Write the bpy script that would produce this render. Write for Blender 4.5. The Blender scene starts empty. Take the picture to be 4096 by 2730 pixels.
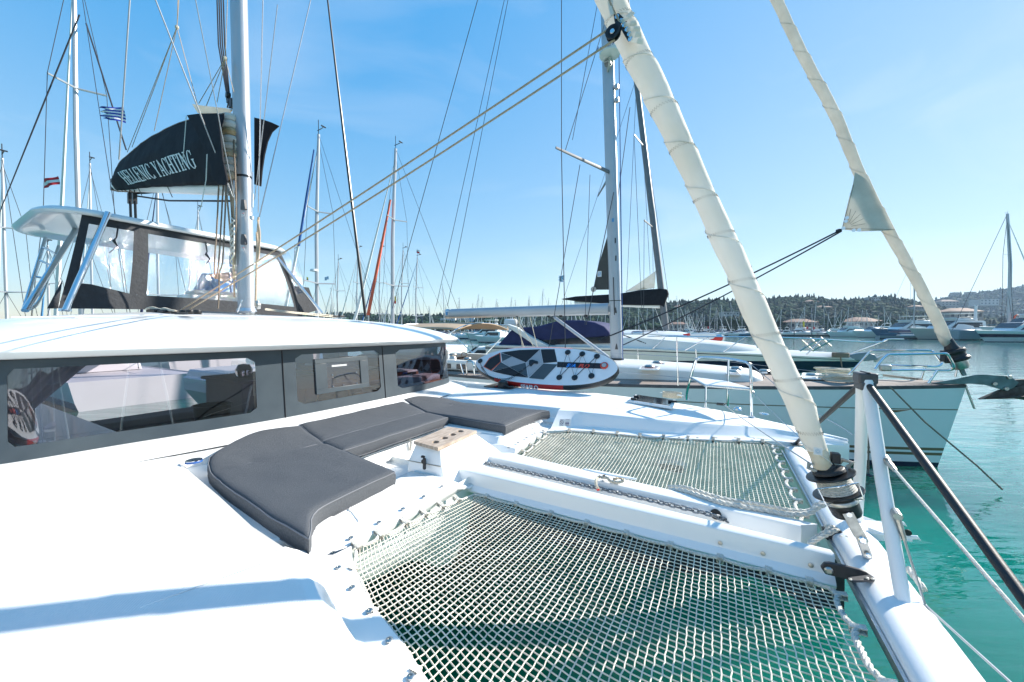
import bpy, bmesh, math, random
from math import sin, cos, tan, pi, radians, atan2, sqrt, hypot
from mathutils import Vector, Matrix, noise
random.seed(7)
sc = bpy.context.scene
col = sc.collection
H = 2.7                                   # height of the eye above the water (m)

# ---------------------------------------------------------------- camera
cam = bpy.data.cameras.new('camera'); camo = bpy.data.objects.new('camera', cam); col.objects.link(camo)
cam.sensor_width = 36; cam.lens = 36 * 1480 / 4096
cam.clip_start = 0.05; cam.clip_end = 12000
PIT = math.atan(40 / 1480)
camo.location = (0, 0, H); camo.rotation_euler = (pi / 2 - PIT, 0, 0)
sc.camera = camo

# ---------------------------------------------------------------- light
SUN_EL, SUN_AZ = radians(29.5), radians(69.5)          # azimuth clockwise from +Y
SKY_N, SKY_V, SKY_HUE = 6.1, 4.6, -0.013
w = bpy.data.worlds.new('World'); sc.world = w; w.use_nodes = True
nt = w.node_tree; bg = nt.nodes['Background']
sky = nt.nodes.new('ShaderNodeTexSky'); sky.sky_type = 'NISHITA'; sky.sun_disc = False
sky.sun_elevation = SUN_EL; sky.sun_rotation = SUN_AZ
sky.air_density = 1.1; sky.dust_density = 0.05; sky.ozone_density = 2.2; sky.altitude = 0
# the photograph's sky is vivid and even: one tone curve over the whole sky evens its brightness and deepens its blue
sp_ = nt.nodes.new('ShaderNodeSeparateColor'); sp_.mode = 'HSV'; cm_ = nt.nodes.new('ShaderNodeCombineColor'); cm_.mode = 'HSV'
def wm(op, *v):
    n = nt.nodes.new('ShaderNodeMath'); n.operation = op
    for i, x in enumerate(v):
        if isinstance(x, (int, float)): n.inputs[i].default_value = x
        else: nt.links.new(x, n.inputs[i])
    return n.outputs[0]
nt.links.new(sky.outputs[0], sp_.inputs[0])
vn = wm('MAXIMUM', wm('DIVIDE', sp_.outputs[2], SKY_N), 0.02)
nt.links.new(wm('ADD', sp_.outputs[0], SKY_HUE), cm_.inputs[0])
nt.links.new(wm('MINIMUM', wm('MULTIPLY', sp_.outputs[1], wm('POWER', vn, -0.38)), 0.93), cm_.inputs[1])
nt.links.new(wm('MULTIPLY', wm('POWER', vn, 0.22), SKY_V), cm_.inputs[2])
# faint high cloud, thin streaks spread over the whole sky
tcw = nt.nodes.new('ShaderNodeTexCoord'); mpw = nt.nodes.new('ShaderNodeMapping'); mpw.inputs['Scale'].default_value = (1.1, 2.6, 5.0); mpw.inputs['Rotation'].default_value = (.3, .2, .6)
nzw = nt.nodes.new('ShaderNodeTexNoise'); nzw.inputs['Scale'].default_value = 1.6; nzw.inputs['Detail'].default_value = 7; nzw.inputs['Distortion'].default_value = .7
nt.links.new(tcw.outputs['Generated'], mpw.inputs[0]); nt.links.new(mpw.outputs[0], nzw.inputs['Vector'])
cf_ = wm('MULTIPLY', wm('MAXIMUM', wm('SUBTRACT', nzw.outputs[0], 0.50), 0.0), 0.75)
mxw = nt.nodes.new('ShaderNodeMix'); mxw.data_type = 'RGBA'; nt.links.new(cf_, mxw.inputs[0]); nt.links.new(cm_.outputs[0], mxw.inputs[6]); mxw.inputs[7].default_value = (5.0, 5.2, 5.4, 1)
nt.links.new(mxw.outputs[2], bg.inputs[0]); bg.inputs[1].default_value = 0.10
sun = bpy.data.lights.new('sun', 'SUN'); suno = bpy.data.objects.new('sun', sun); col.objects.link(suno)
sun.energy = 4.8; sun.angle = radians(0.53); sun.color = (1, 0.94, 0.85)
sd = Vector((sin(SUN_AZ) * cos(SUN_EL), cos(SUN_AZ) * cos(SUN_EL), sin(SUN_EL)))
suno.rotation_euler = sd.to_track_quat('Z', 'Y').to_euler(); suno.location = (40, 20, 60)
sc.view_settings.view_transform = 'Standard'; sc.view_settings.look = 'None'
sc.view_settings.gamma = 1; sc.view_settings.use_curve_mapping = False
sc.view_settings.exposure = 1.15
sc.cycles.max_bounces = 8; sc.cycles.transparent_max_bounces = 16
sc.cycles.caustics_reflective = False; sc.cycles.caustics_refractive = False
sc.cycles.sample_clamp_indirect = 8

# ---------------------------------------------------------------- frames
A = math.atan(822 / 1480.)
FW = Vector((cos(A), -sin(A))); AT = Vector((sin(A), cos(A)))
C0 = Vector((-1.74, 3.9))
BOAT = Matrix.Translation((C0.x, C0.y, 0)) @ Matrix.Rotation(-A, 4, 'Z')
ID = Matrix.Identity(4)
TC = -0.12                                # centreline of the catamaran in its own frame

def ray(px, py):
    x = (px - 2048) / 1480; y = -(py - 1365) / 1480; c, s = cos(PIT), sin(PIT)
    return Vector((x, c + s * y, -s + c * y))
def Q(p): return BOAT.inverted() @ (p + Vector((0, 0, H)))
def gz(px, py, z):                        # a photo direction met with a level plane z (relative to the eye), in the boat frame
    r = ray(px, py); return Q(r * (z / r.z))
def gt(px, py, t, F0=None):               # ... met with a fore-and-aft plane
    r = ray(px, py); c = C0 if F0 is None else F0
    k = (t + c.dot(AT)) / r.xy.dot(AT); p = r * k
    if F0 is None: return Q(p)
    v = p.xy - c; return Vector((v.dot(FW), v.dot(AT), p.z + H))
def gs(px, py, s):                        # ... met with an athwart plane
    r = ray(px, py); k = (s + C0.dot(FW)) / r.xy.dot(FW); return Q(r * k)
def gy(px, py, Y):                        # ... met with a plane at world depth Y (world coordinates)
    r = ray(px, py); p = r * (Y / r.y); return p + Vector((0, 0, H))
def B(s, t, z): return Vector((s, t, z + H))

def interp(tab, x):
    if x <= tab[0][0]: return tab[0][1]
    for (a, va), (b, vb) in zip(tab, tab[1:]):
        if x <= b: return va + (vb - va) * (x - a) / (b - a)
    return tab[-1][1]
def smooth_interp(tab, x):
    n = len(tab)
    if x <= tab[0][0]: return tab[0][1]
    if x >= tab[-1][0]: return tab[-1][1]
    for i in range(n - 1):
        if x <= tab[i + 1][0]:
            x0, y0 = tab[i]; x1, y1 = tab[i + 1]; h = x1 - x0
            m0 = (y1 - tab[i - 1][1]) / (x1 - tab[i - 1][0]) if i > 0 else (y1 - y0) / h
            m1 = (tab[i + 2][1] - y0) / (tab[i + 2][0] - x0) if i < n - 2 else (y1 - y0) / h
            u = (x - x0) / h
            return (y0 * (2*u**3 - 3*u*u + 1) + h * m0 * (u**3 - 2*u*u + u) + y1 * (-2*u**3 + 3*u*u) + h * m1 * (u**3 - u*u))
def catmull(pts, n=8, closed=False):
    P = [Vector(p) for p in pts]; out = []; m = len(P)
    rng = range(m if closed else m - 1)
    for i in rng:
        if closed: a, b, c, d = P[i - 1], P[i], P[(i + 1) % m], P[(i + 2) % m]
        else: a, b, c, d = P[max(i - 1, 0)], P[i], P[i + 1], P[min(i + 2, m - 1)]
        for k in range(n):
            u = k / n
            out.append(0.5 * ((2*b) + (c - a)*u + (2*a - 5*b + 4*c - d)*u*u + (3*b - a - 3*c + d)*u**3))
    if not closed: out.append(P[-1])
    return out

# ---------------------------------------------------------------- materials
def mat(name, c, rough=0.5, metal=0.0, var=0.0, vs=4.0, bump=0.0, bs=120.0, coat=0.0, c2=None, spec=0.5, stretch=None, trans=0.0, wave=None, detail=4):
    m = bpy.data.materials.new(name); m.use_nodes = True
    N = m.node_tree.nodes; Lk = m.node_tree.links; p = N['Principled BSDF']
    p.inputs['Base Color'].default_value = (*c, 1); p.inputs['Roughness'].default_value = rough
    p.inputs['Metallic'].default_value = metal; p.inputs['Specular IOR Level'].default_value = spec
    p.inputs['Coat Weight'].default_value = coat; p.inputs['Coat Roughness'].default_value = 0.08
    tc = N.new('ShaderNodeTexCoord'); src = tc.outputs['Object']
    if stretch:
        mp = N.new('ShaderNodeMapping'); mp.inputs['Scale'].default_value = stretch; Lk.new(src, mp.inputs[0]); src = mp.outputs[0]
    if var or c2:
        n = N.new('ShaderNodeTexNoise'); n.inputs['Scale'].default_value = vs; n.inputs['Detail'].default_value = detail
        Lk.new(src, n.inputs['Vector'])
        r = N.new('ShaderNodeValToRGB'); e = r.color_ramp.elements
        e[0].position = 0.34; e[1].position = 0.66
        k = c2 if c2 else tuple(min(1, x * (1 - var)) for x in c)
        e[0].color = (*k, 1); e[1].color = (*(c if c2 else tuple(min(1, x * (1 + var * 0.4)) for x in c)), 1)
        Lk.new(n.outputs['Fac'], r.inputs[0]); Lk.new(r.outputs[0], p.inputs['Base Color'])
    if bump:
        if wave:
            n2 = N.new('ShaderNodeTexWave'); n2.inputs['Scale'].default_value = bs; n2.bands_direction = wave
            n2.inputs['Distortion'].default_value = 0.3; Lk.new(src, n2.inputs['Vector'])
        else:
            n2 = N.new('ShaderNodeTexNoise'); n2.inputs['Scale'].default_value = bs; n2.inputs['Detail'].default_value = 3
            Lk.new(src, n2.inputs['Vector'])
        b = N.new('ShaderNodeBump'); b.inputs['Strength'].default_value = bump; b.inputs['Distance'].default_value = 0.02
        Lk.new(n2.outputs['Fac'], b.inputs['Height']); Lk.new(b.outputs[0], p.inputs['Normal'])
    return m
M = {}
M['gelcoat'] = mat('gelcoat', (0.80, 0.80, 0.785), 0.22, var=0.03, vs=1.3, coat=0.3)
M['nonskid'] = mat('nonskid', (0.79, 0.79, 0.775), 0.5, var=0.03, vs=2.1, bump=0.10, bs=55, wave='DIAGONAL')
M['alu_white'] = mat('alu_white', (0.77, 0.78, 0.79), 0.32, var=0.04, vs=3, bump=0.02, bs=60)
M['alu'] = mat('alu', (0.62, 0.64, 0.66), 0.33, metal=0.85, var=0.08, vs=3)
M['mast_alu'] = mat('mast_alu', (0.46, 0.48, 0.51), 0.38, metal=0.5, var=0.06, vs=2)
M['steel'] = mat('steel', (0.72, 0.73, 0.74), 0.12, metal=1.0)
M['steel_dull'] = mat('steel_dull', (0.52, 0.51, 0.48), 0.35, metal=1.0, var=0.2, vs=40)
M['galv'] = mat('galv', (0.23, 0.25, 0.27), 0.5, metal=0.8, var=0.3, vs=60)
M['black'] = mat('black', (0.012, 0.013, 0.015), 0.35, var=0.3, vs=20)
M['black_rubber'] = mat('black_rubber', (0.018, 0.018, 0.02), 0.55, var=0.3, vs=15, bump=0.05, bs=200)
M['bracket'] = mat('bracket', (0.04, 0.038, 0.042), 0.42, metal=0.2, var=0.25, vs=30)
M['peakcap'] = mat('peakcap', (0.085, 0.082, 0.085), 0.45, metal=0.3, var=0.2, vs=30)
M['cushion'] = mat('cushion', (0.090, 0.097, 0.108), 0.85, c2=(0.060, 0.066, 0.075), vs=120, bump=0.4, bs=300, stretch=(1, 3.5, 1), detail=2)
M['seam'] = mat('seam', (0.16, 0.165, 0.18), 0.8, var=0.1)
M['rope'] = mat('rope', (0.62, 0.56, 0.45), 0.9, var=0.22, vs=70, bump=0.5, bs=260)
M['rope_white'] = mat('rope_white', (0.72, 0.69, 0.62), 0.9, var=0.2, vs=80, bump=0.5, bs=260)
M['net'] = mat('net', (0.80, 0.74, 0.62), 0.9, var=0.25, vs=7, bump=0.4, bs=300)
M['net_grey'] = mat('net_grey', (0.42, 0.40, 0.35), 0.9, var=0.25, vs=60)
M['sheet'] = mat('sheet', (0.55, 0.43, 0.31), 0.9, c2=(0.40, 0.30, 0.21), vs=90, bump=0.4, bs=260)
M['rope_brown'] = mat('rope_brown', (0.30, 0.24, 0.18), 0.9, c2=(0.14, 0.11, 0.09), vs=120)
M['rope_dark'] = mat('rope_dark', (0.02, 0.024, 0.035), 0.8, var=0.2, vs=80)
M['rope_blue'] = mat('rope_blue', (0.02, 0.10, 0.32), 0.8, var=0.3, vs=40)
M['wire'] = mat('wire', (0.42, 0.43, 0.44), 0.35, metal=0.8, var=0.1, vs=30)
M['wire_dark'] = mat('wire_dark', (0.06, 0.065, 0.075), 0.5, metal=0.3, var=0.1, vs=30)
M['sail'] = mat('sail', (0.80, 0.76, 0.68), 0.85, c2=(0.76, 0.71, 0.61), vs=5, bump=0.2, bs=10)
M['sail_stain'] = mat('sail_stain', (0.60, 0.47, 0.31), 0.85, c2=(0.68, 0.60, 0.47), vs=16, bump=0.2, bs=30)
M['sail_grey'] = mat('sail_grey', (0.50, 0.465, 0.40), 0.85, c2=(0.40, 0.37, 0.32), vs=4, bump=0.3, bs=18)
M['sail_thread'] = mat('sail_thread', (0.22, 0.19, 0.16), 0.9, var=0.1)
M['sail_fold'] = mat('sail_fold', (0.46, 0.30, 0.15), 0.9, c2=(0.66, 0.56, 0.42), vs=9)
M['bagcloth'] = mat('bagcloth', (0.010, 0.011, 0.015), 0.8, c2=(0.016, 0.018, 0.023), vs=9, bump=0.35, bs=7, spec=.25)
M['canvas'] = mat('canvas', (0.035, 0.038, 0.043), 0.85, c2=(0.028, 0.03, 0.034), vs=14, bump=0.3, bs=30)
M['print_white'] = mat('print_white', (0.78, 0.78, 0.76), 0.7, var=0.04, vs=20)
M['winframe'] = mat('winframe', (0.036, 0.050, 0.062), 0.38, c2=(0.048, 0.064, 0.076), vs=5, bump=0.04, bs=90)
M['rubber_line'] = mat('rubber_line', (0.008, 0.008, 0.01), 0.6, var=0.1)
M['caulk'] = mat('caulk', (0.30, 0.26, 0.19), 0.8, var=0.3, vs=30)
M['teak_board'] = mat('teak_board', (0.50, 0.41, 0.33), 0.7, c2=(0.33, 0.25, 0.19), vs=9, stretch=(9, 1.2, 1), bump=0.2, bs=25)
M['hole'] = mat('hole', (0.012, 0.010, 0.009), 0.8, var=0.2)
M['under'] = mat('under', (0.80, 0.82, 0.80), 0.4, var=0.06, vs=1.5)
M['antifoul'] = mat('antifoul', (0.012, 0.016, 0.024), 0.7, c2=(0.05, 0.055, 0.06), vs=5)
M['bootline'] = mat('bootline', (0.05, 0.06, 0.065), 0.5, var=0.3, vs=3)
M['red'] = mat('red', (0.55, 0.02, 0.015), 0.5, var=0.05)
M['flag_blue'] = mat('flag_blue', (0.03, 0.05, 0.38), 0.8, var=0.1, vs=9)
M['flag_ltblue'] = mat('flag_ltblue', (0.03, 0.22, 0.50), 0.8, var=0.1, vs=9)
M['flag_white'] = mat('flag_white', (0.78, 0.78, 0.78), 0.8, var=0.06, vs=9)
M['flag_red'] = mat('flag_red', (0.60, 0.02, 0.03), 0.8, var=0.1, vs=9)
M['flag_yellow'] = mat('flag_yellow', (0.65, 0.52, 0.03), 0.8, var=0.1, vs=9)
M['shirt'] = mat('shirt', (0.06, 0.20, 0.48), 0.85, var=0.2, vs=8, bump=0.2, bs=25)
M['skin'] = mat('skin', (0.50, 0.31, 0.22), 0.55, var=0.08, vs=20)
M['hair'] = mat('hair', (0.05, 0.035, 0.025), 0.7, var=0.2, vs=60)
M['trouser'] = mat('trouser', (0.05, 0.06, 0.09), 0.85, var=0.1)
M['orange_line'] = mat('orange_line', (0.72, 0.13, 0.06), 0.6, var=0.05)
M['pad_dark'] = mat('pad_dark', (0.018, 0.021, 0.026), 0.75, bump=0.3, bs=300, var=0.1)
M['pad_teal'] = mat('pad_teal', (0.07, 0.095, 0.11), 0.75, bump=0.3, bs=300, var=0.1)
M['pad_grey'] = mat('pad_grey', (0.42, 0.43, 0.45), 0.75, bump=0.3, bs=300, var=0.05)
M['board_white'] = mat('board_white', (0.78, 0.78, 0.79), 0.4, var=0.04, vs=5)
M['board_rim'] = mat('board_rim', (0.015, 0.018, 0.022), 0.4, var=0.1)
M['logo_blue'] = mat('logo_blue', (0.03, 0.25, 0.75), 0.5, var=0.03)
M['logo_red'] = mat('logo_red', (0.75, 0.07, 0.04), 0.5, var=0.03)
M['spreader'] = mat('spreader', (0.17, 0.175, 0.185), .45, metal=.3, var=.1)
M['interior_light'] = mat('interior_light', (0.55, 0.54, 0.54), 0.6, var=0.05)
M['settee'] = mat('settee', (0.42, 0.39, 0.41), .8, var=.1, vs=6)
M['floor_grey'] = mat('floor_grey', (0.24, 0.22, 0.22), 0.5, var=.1)
M['interior_wood'] = mat('interior_wood', (0.28, 0.12, 0.055), 0.5, c2=(0.20, 0.085, 0.04), vs=5, stretch=(1, 1, 9))
M['interior_dark'] = mat('interior_dark', (0.03, 0.03, 0.035), 0.6, var=0.1)
M['label_white'] = mat('label_white', (0.75, 0.75, 0.75), 0.5, var=0.02)
M['ink'] = mat('ink', (0.06, 0.03, 0.12), 0.6, var=0.05)
M['ink_blue'] = mat('ink_blue', (0.25, 0.45, 0.60), 0.6, var=0.05)
M['drain_blue'] = mat('drain_blue', (0.02, 0.10, 0.35), 0.5, var=0.05)

def cloth_mat(name, c, c2, vs, share, bump=.2, bs=10):
    m = mat(name, c, .85, c2=c2, vs=vs, bump=bump, bs=bs); N = m.node_tree.nodes; Lk = m.node_tree.links; p = N['Principled BSDF']
    t = N.new('ShaderNodeBsdfTranslucent'); mx = N.new('ShaderNodeMixShader'); mx.inputs[0].default_value = share
    Lk.new(p.inputs['Base Color'].links[0].from_socket, t.inputs[0]); Lk.new(p.outputs[0], mx.inputs[1]); Lk.new(t.outputs[0], mx.inputs[2]); Lk.new(mx.outputs[0], N['Material Output'].inputs[0]); return m
M['sail'] = cloth_mat('sail', (0.88, 0.85, 0.80), (0.82, 0.77, 0.69), 3.5, .35, .55, 8)
M['sail_grey'] = cloth_mat('sail_grey', (0.80, 0.76, 0.70), (0.70, 0.66, 0.60), 4, .5, .3, 16)
M['curtain'] = cloth_mat('curtain', (0.82, 0.78, 0.80), (0.78, 0.74, 0.77), 6, .5, .3, 18)
def glass_mat(name, tint, refl, rough=0.0, bump=0.0, bs=8.0):
    m = bpy.data.materials.new(name); m.use_nodes = True; N = m.node_tree.nodes; Lk = m.node_tree.links
    N.remove(N['Principled BSDF']); out = N['Material Output']
    tr = N.new('ShaderNodeBsdfTransparent'); tr.inputs[0].default_value = (*tint, 1)
    gl = N.new('ShaderNodeBsdfGlossy'); gl.inputs['Roughness'].default_value = rough; gl.inputs['Color'].default_value = (0.95, 0.95, 0.97, 1)
    fr = N.new('ShaderNodeFresnel'); fr.inputs['IOR'].default_value = 1.5
    ad = N.new('ShaderNodeMath'); ad.operation = 'MULTIPLY_ADD'; ad.use_clamp = True
    ad.inputs[1].default_value = 1.0; ad.inputs[2].default_value = refl
    mx = N.new('ShaderNodeMixShader')
    Lk.new(fr.outputs[0], ad.inputs[0]); Lk.new(ad.outputs[0], mx.inputs[0]); Lk.new(tr.outputs[0], mx.inputs[1]); Lk.new(gl.outputs[0], mx.inputs[2])
    Lk.new(mx.outputs[0], out.inputs[0])
    if bump:
        tc = N.new('ShaderNodeTexCoord'); n = N.new('ShaderNodeTexNoise'); n.inputs['Scale'].default_value = bs; n.inputs['Detail'].default_value = 3
        mp = N.new('ShaderNodeMapping'); mp.inputs['Scale'].default_value = (1.5, 2.2, 0.6); Lk.new(tc.outputs['Object'], mp.inputs[0]); Lk.new(mp.outputs[0], n.inputs['Vector'])
        b = N.new('ShaderNodeBump'); b.inputs['Strength'].default_value = bump; b.inputs['Distance'].default_value = 0.05
        Lk.new(n.outputs['Fac'], b.inputs['Height']); Lk.new(b.outputs[0], gl.inputs['Normal'])
    return m
M['glass'] = glass_mat('glass', (0.57, 0.52, 0.58), 0.10)
M['vinyl'] = glass_mat('vinyl', (0.88, 0.91, 0.94), 0.10, 0.05, 1.0, 9)
M['glass_far'] = mat('glass_far', (0.015, 0.02, 0.028), 0.08, var=0.1, vs=3)

# ---------------------------------------------------------------- mesh helpers
MAT_OF = {}
SPLIT = set('cup_hole lacing_stud hatch_knob side_lining caulk_joint net_hook tack_strop saloon_bulkhead galley_counter saloon_table locker_latch sprit_bracket eyelet webbing toggle_plate toggle_fork clevis_pin bracket_bolt deck_organiser winch_bag rope_clutch hatch_hinge cleat_post cockpit_coaming coaming_window roller_bolt stitching lifeline_shackle longeron_rail hatch_notice galley_bin locker_catch strut_cap push_rail bungee_cord patch_emblem label_line reinforcing_seam swivel drum bimini_frame'.split())
class MB:
    def __init__(s): s.v = []; s.f = []; s.mi = []; s.cuts = []
    def add(s, vs, fs, mi=0):
        s.cuts.append((len(s.v), len(s.f))); o = len(s.v); s.v += [tuple(p) for p in vs]; s.f += [tuple(i + o for i in f) for f in fs]; s.mi += [mi] * len(fs); return s
    def box(s, c, size, rz=0.0, mi=0, R=None):
        sx, sy, sz = (d / 2 for d in size); R = R or Matrix.Rotation(rz, 3, 'Z'); c = Vector(c)
        vs = [c + R @ Vector((x * sx, y * sy, z * sz)) for z in (-1, 1) for x, y in ((-1, -1), (1, -1), (1, 1), (-1, 1))]
        return s.add(vs, [(3, 2, 1, 0), (4, 5, 6, 7), (0, 1, 5, 4), (1, 2, 6, 5), (2, 3, 7, 6), (3, 0, 4, 7)], mi)
    def prism(s, poly, z0, z1, mi=0):
        n = len(poly); vs = [(p[0], p[1], z0) for p in poly] + [(p[0], p[1], z1) for p in poly]
        return s.add(vs, [tuple(range(n))[::-1], tuple(range(n, 2 * n))] + [(i, (i + 1) % n, n + (i + 1) % n, n + i) for i in range(n)], mi)
    def slab(s, poly, off, mi=0):          # polygon in space, extruded by a vector
        n = len(poly); off = Vector(off); P = [Vector(p) for p in poly]
        return s.add(P + [p + off for p in P], [tuple(range(n))[::-1], tuple(range(n, 2 * n))] + [(i, (i + 1) % n, n + (i + 1) % n, n + i) for i in range(n)], mi)
    def loft(s, rings, closed=True, caps=False, mi=0):
        n = len(rings[0]); o = []; vs = [p for r in rings for p in r]; fs = []
        for i in range(len(rings) - 1):
            for j in range(n if closed else n - 1):
                k = (j + 1) % n; fs.append((i * n + j, i * n + k, (i + 1) * n + k, (i + 1) * n + j))
        if caps: fs += [tuple(range(n))[::-1], tuple(range((len(rings) - 1) * n, len(rings) * n))]
        return s.add(vs, fs, mi)
    def tube(s, pts, r, n=6, caps=True, mi=0, closed=False, flat=None):
        P = [Vector(p) for p in pts]; m = len(P); rings = []; up = None
        for i in range(m):
            if closed: d = P[(i + 1) % m] - P[i - 1]
            else: d = P[min(i + 1, m - 1)] - P[max(i - 1, 0)]
            if d.length < 1e-9: d = Vector((0, 0, 1))
            d.normalize()
            if up is None:
                up = Vector((0, 0, 1)) if abs(d.z) < 0.9 else Vector((1, 0, 0))
            a = (up - d * up.dot(d))
            if a.length < 1e-4: a = d.orthogonal()
            a.normalize(); b = d.cross(a); up = a
            ri = r[i] if isinstance(r, (list, tuple)) else r
            fl = flat or 1.0
            rings.append([P[i] + a * (ri * cos(2 * pi * k / n)) + b * (ri * fl * sin(2 * pi * k / n)) for k in range(n)])
        if closed: rings.append(rings[0])
        return s.loft(rings, True, caps and not closed, mi)
    def lathe(s, c, prof, n=16, axis=(0, 0, 1), mi=0):
        ax = Vector(axis).normalized(); a = ax.orthogonal().normalized(); b = ax.cross(a); c = Vector(c)
        rings = [[c + ax * h + (a * cos(2 * pi * k / n) + b * sin(2 * pi * k / n)) * max(r, 1e-4) for k in range(n)] for r, h in prof]
        return s.loft(rings, True, True, mi)
    def grid(s, fn, nu, nv, mi=None):
        vs = [fn(i / nu, j / nv) for i in range(nu + 1) for j in range(nv + 1)]; fs = []; ms = []
        for i in range(nu):
            for j in range(nv):
                fs.append((i * (nv + 1) + j, (i + 1) * (nv + 1) + j, (i + 1) * (nv + 1) + j + 1, i * (nv + 1) + j + 1))
                ms.append(mi(i, j) if mi else 0)
        o = len(s.v); s.v += [tuple(p) for p in vs]; s.f += [tuple(k + o for k in f) for f in fs]; s.mi += ms; return s
    def mesh(s, name, mats, M4, ang=35, smooth=True):
        me = bpy.data.meshes.new(name); me.from_pydata([tuple(M4 @ Vector(v)) for v in s.v], [], s.f)
        for m in (mats if isinstance(mats, (list, tuple)) else [mats]): me.materials.append(M[m] if isinstance(m, str) else m)
        me.polygons.foreach_set('material_index', s.mi)
        if smooth:
            me.polygons.foreach_set('use_smooth', [True] * len(s.f)); me.set_sharp_from_angle(angle=radians(ang))
        me.update(); return me
    def build(s, name, mats, parent=None, F=BOAT, ang=35, smooth=True, bevel=0, segs=2, fix=False, solid=0, sub=0):
        if name in SPLIT and parent is not None and len(s.cuts) > 1:
            out = None; ends = s.cuts[1:] + [(len(s.v), len(s.f))]
            for (v0, f0), (v1, f1) in zip(s.cuts, ends):
                p = MB(); p.v = s.v[v0:v1]; p.f = [tuple(i - v0 for i in f) for f in s.f[f0:f1]]; p.mi = s.mi[f0:f1]
                o = p.build(name, mats, parent, F, ang, smooth, bevel, segs, fix, solid, sub); out = out or o
            return out
        if parent is not None:
            PM = MAT_OF[parent.name]; me = s.mesh(name, mats, PM.inverted() @ F, ang, smooth); o = bpy.data.objects.new(name, me); o.parent = parent; MAT_OF[o.name] = PM
        else:
            W = [F @ Vector(v) for v in s.v]
            lo = [min(v[k] for v in W) for k in range(3)]; hi = [max(v[k] for v in W) for k in range(3)]
            loc = Vector(((lo[0] + hi[0]) / 2, (lo[1] + hi[1]) / 2, lo[2])); T = Matrix.Translation(loc)
            me = s.mesh(name, mats, T.inverted() @ F, ang, smooth); o = bpy.data.objects.new(name, me); o.location = loc; MAT_OF[o.name] = T
        col.objects.link(o)
        if fix:
            bm = bmesh.new(); bm.from_mesh(me); bmesh.ops.remove_doubles(bm, verts=bm.verts, dist=1e-5); bmesh.ops.recalc_face_normals(bm, faces=bm.faces); bm.to_mesh(me); bm.free()
            if smooth: me.set_sharp_from_angle(angle=radians(ang))
        if solid:
            sm = o.modifiers.new('solid', 'SOLIDIFY'); sm.thickness = solid; sm.offset = 0
        if bevel:
            b = o.modifiers.new('bevel', 'BEVEL'); b.width = bevel; b.segments = segs; b.limit_method = 'ANGLE'; b.angle_limit = radians(38)
        if sub:
            b = o.modifiers.new('sub', 'SUBSURF'); b.levels = sub; b.render_levels = sub
        return o
def tag(o, label=None, cat=None, group=None, kind=None):
    if label: o['label'] = label
    if cat: o['category'] = cat
    if group: o['group'] = group
    if kind: o['kind'] = kind
    return o
def thing(name, label, cat, loc, rz=0.0, group=None):
    o = bpy.data.objects.new(name, None); col.objects.link(o); o.location = loc; o.rotation_euler = (0, 0, rz); o.empty_display_size = 0.2
    MAT_OF[o.name] = Matrix.Translation(loc) @ Matrix.Rotation(rz, 4, 'Z')
    return tag(o, label, cat, group)
def copy_tree(o, kids, loc=None, rz=None, label=None, group=None, scale=None, parent=None):
    c = o.copy(); col.objects.link(c)
    if parent is not None: c.parent = parent
    if loc is not None: c.location = loc
    if rz is not None: c.rotation_euler = (0, 0, rz)
    if scale is not None: c.scale = scale
    if label: c['label'] = label
    if group: c['group'] = group
    for ch in kids.get(o.name, []): copy_tree(ch, kids, parent=c)
    return c
def kids_of(root):
    d = {}
    st = [root]
    while st:
        x = st.pop(); ch = list(x.children); d[x.name] = ch; st += ch
    return d
def catenary(a, b, sag=0.0, n=10):
    a, b = Vector(a), Vector(b)
    return [a.lerp(b, i / n) - Vector((0, 0, sag * 4 * (i / n) * (1 - i / n))) for i in range(n + 1)]
def laid(mb, pts, r, mi=0, n=3, pitch=None, seg=None):   # a laid rope of three strands
    P = [Vector(p) for p in pts]; L = sum((P[i + 1] - P[i]).length for i in range(len(P) - 1)); pitch = pitch or r * 7
    seg = seg or max(6, int(L / pitch * 5)); cum = [0]
    for i in range(len(P) - 1): cum.append(cum[-1] + (P[i + 1] - P[i]).length)
    C = []; k = 0
    for i in range(seg + 1):
        d = L * i / seg
        while k < len(P) - 2 and cum[k + 1] < d: k += 1
        C.append(P[k].lerp(P[k + 1], min(1, max(0, (d - cum[k]) / max(1e-9, cum[k + 1] - cum[k])))))
    for q in range(n):
        S = []
        for i in range(seg + 1):
            d = (C[min(i + 1, seg)] - C[max(i - 1, 0)]).normalized(); a = d.orthogonal() if abs(d.z) > 0.95 else d.cross(Vector((0, 0, 1)))
            a.normalize(); b = d.cross(a); th = 2 * pi * (q / n + i / seg * L / pitch)
            S.append(C[i] + (a * cos(th) + b * sin(th)) * r * 0.5)
        mb.tube(S, r * 0.58, 5, mi=mi)
    return mb

def lettering(nm, body, size, mt, parent, shear=0.0, offset=0.0, space=1.0, align='LEFT'):
    fc = bpy.data.curves.new(nm, 'FONT'); fc.body = body; fc.size = size; fc.shear = shear; fc.offset = offset; fc.space_character = space; fc.extrude = .001; fc.align_x = align; fc.resolution_u = 3
    t = bpy.data.objects.new('lettering_curve', fc); col.objects.link(t); dg = bpy.context.evaluated_depsgraph_get()
    me = bpy.data.meshes.new_from_object(t.evaluated_get(dg)); bpy.data.objects.remove(t); bpy.data.curves.remove(fc)
    me.name = nm; me.materials.clear(); me.materials.append(M[mt]); o = bpy.data.objects.new(nm, me); o.parent = parent; col.objects.link(o); return o
# ================================================================ the catamaran we stand on
cat = thing('catamaran', 'large white sailing catamaran with netted foredeck that fills the foreground', 'catamaran', (C0.x, C0.y, 0), -A)

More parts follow.
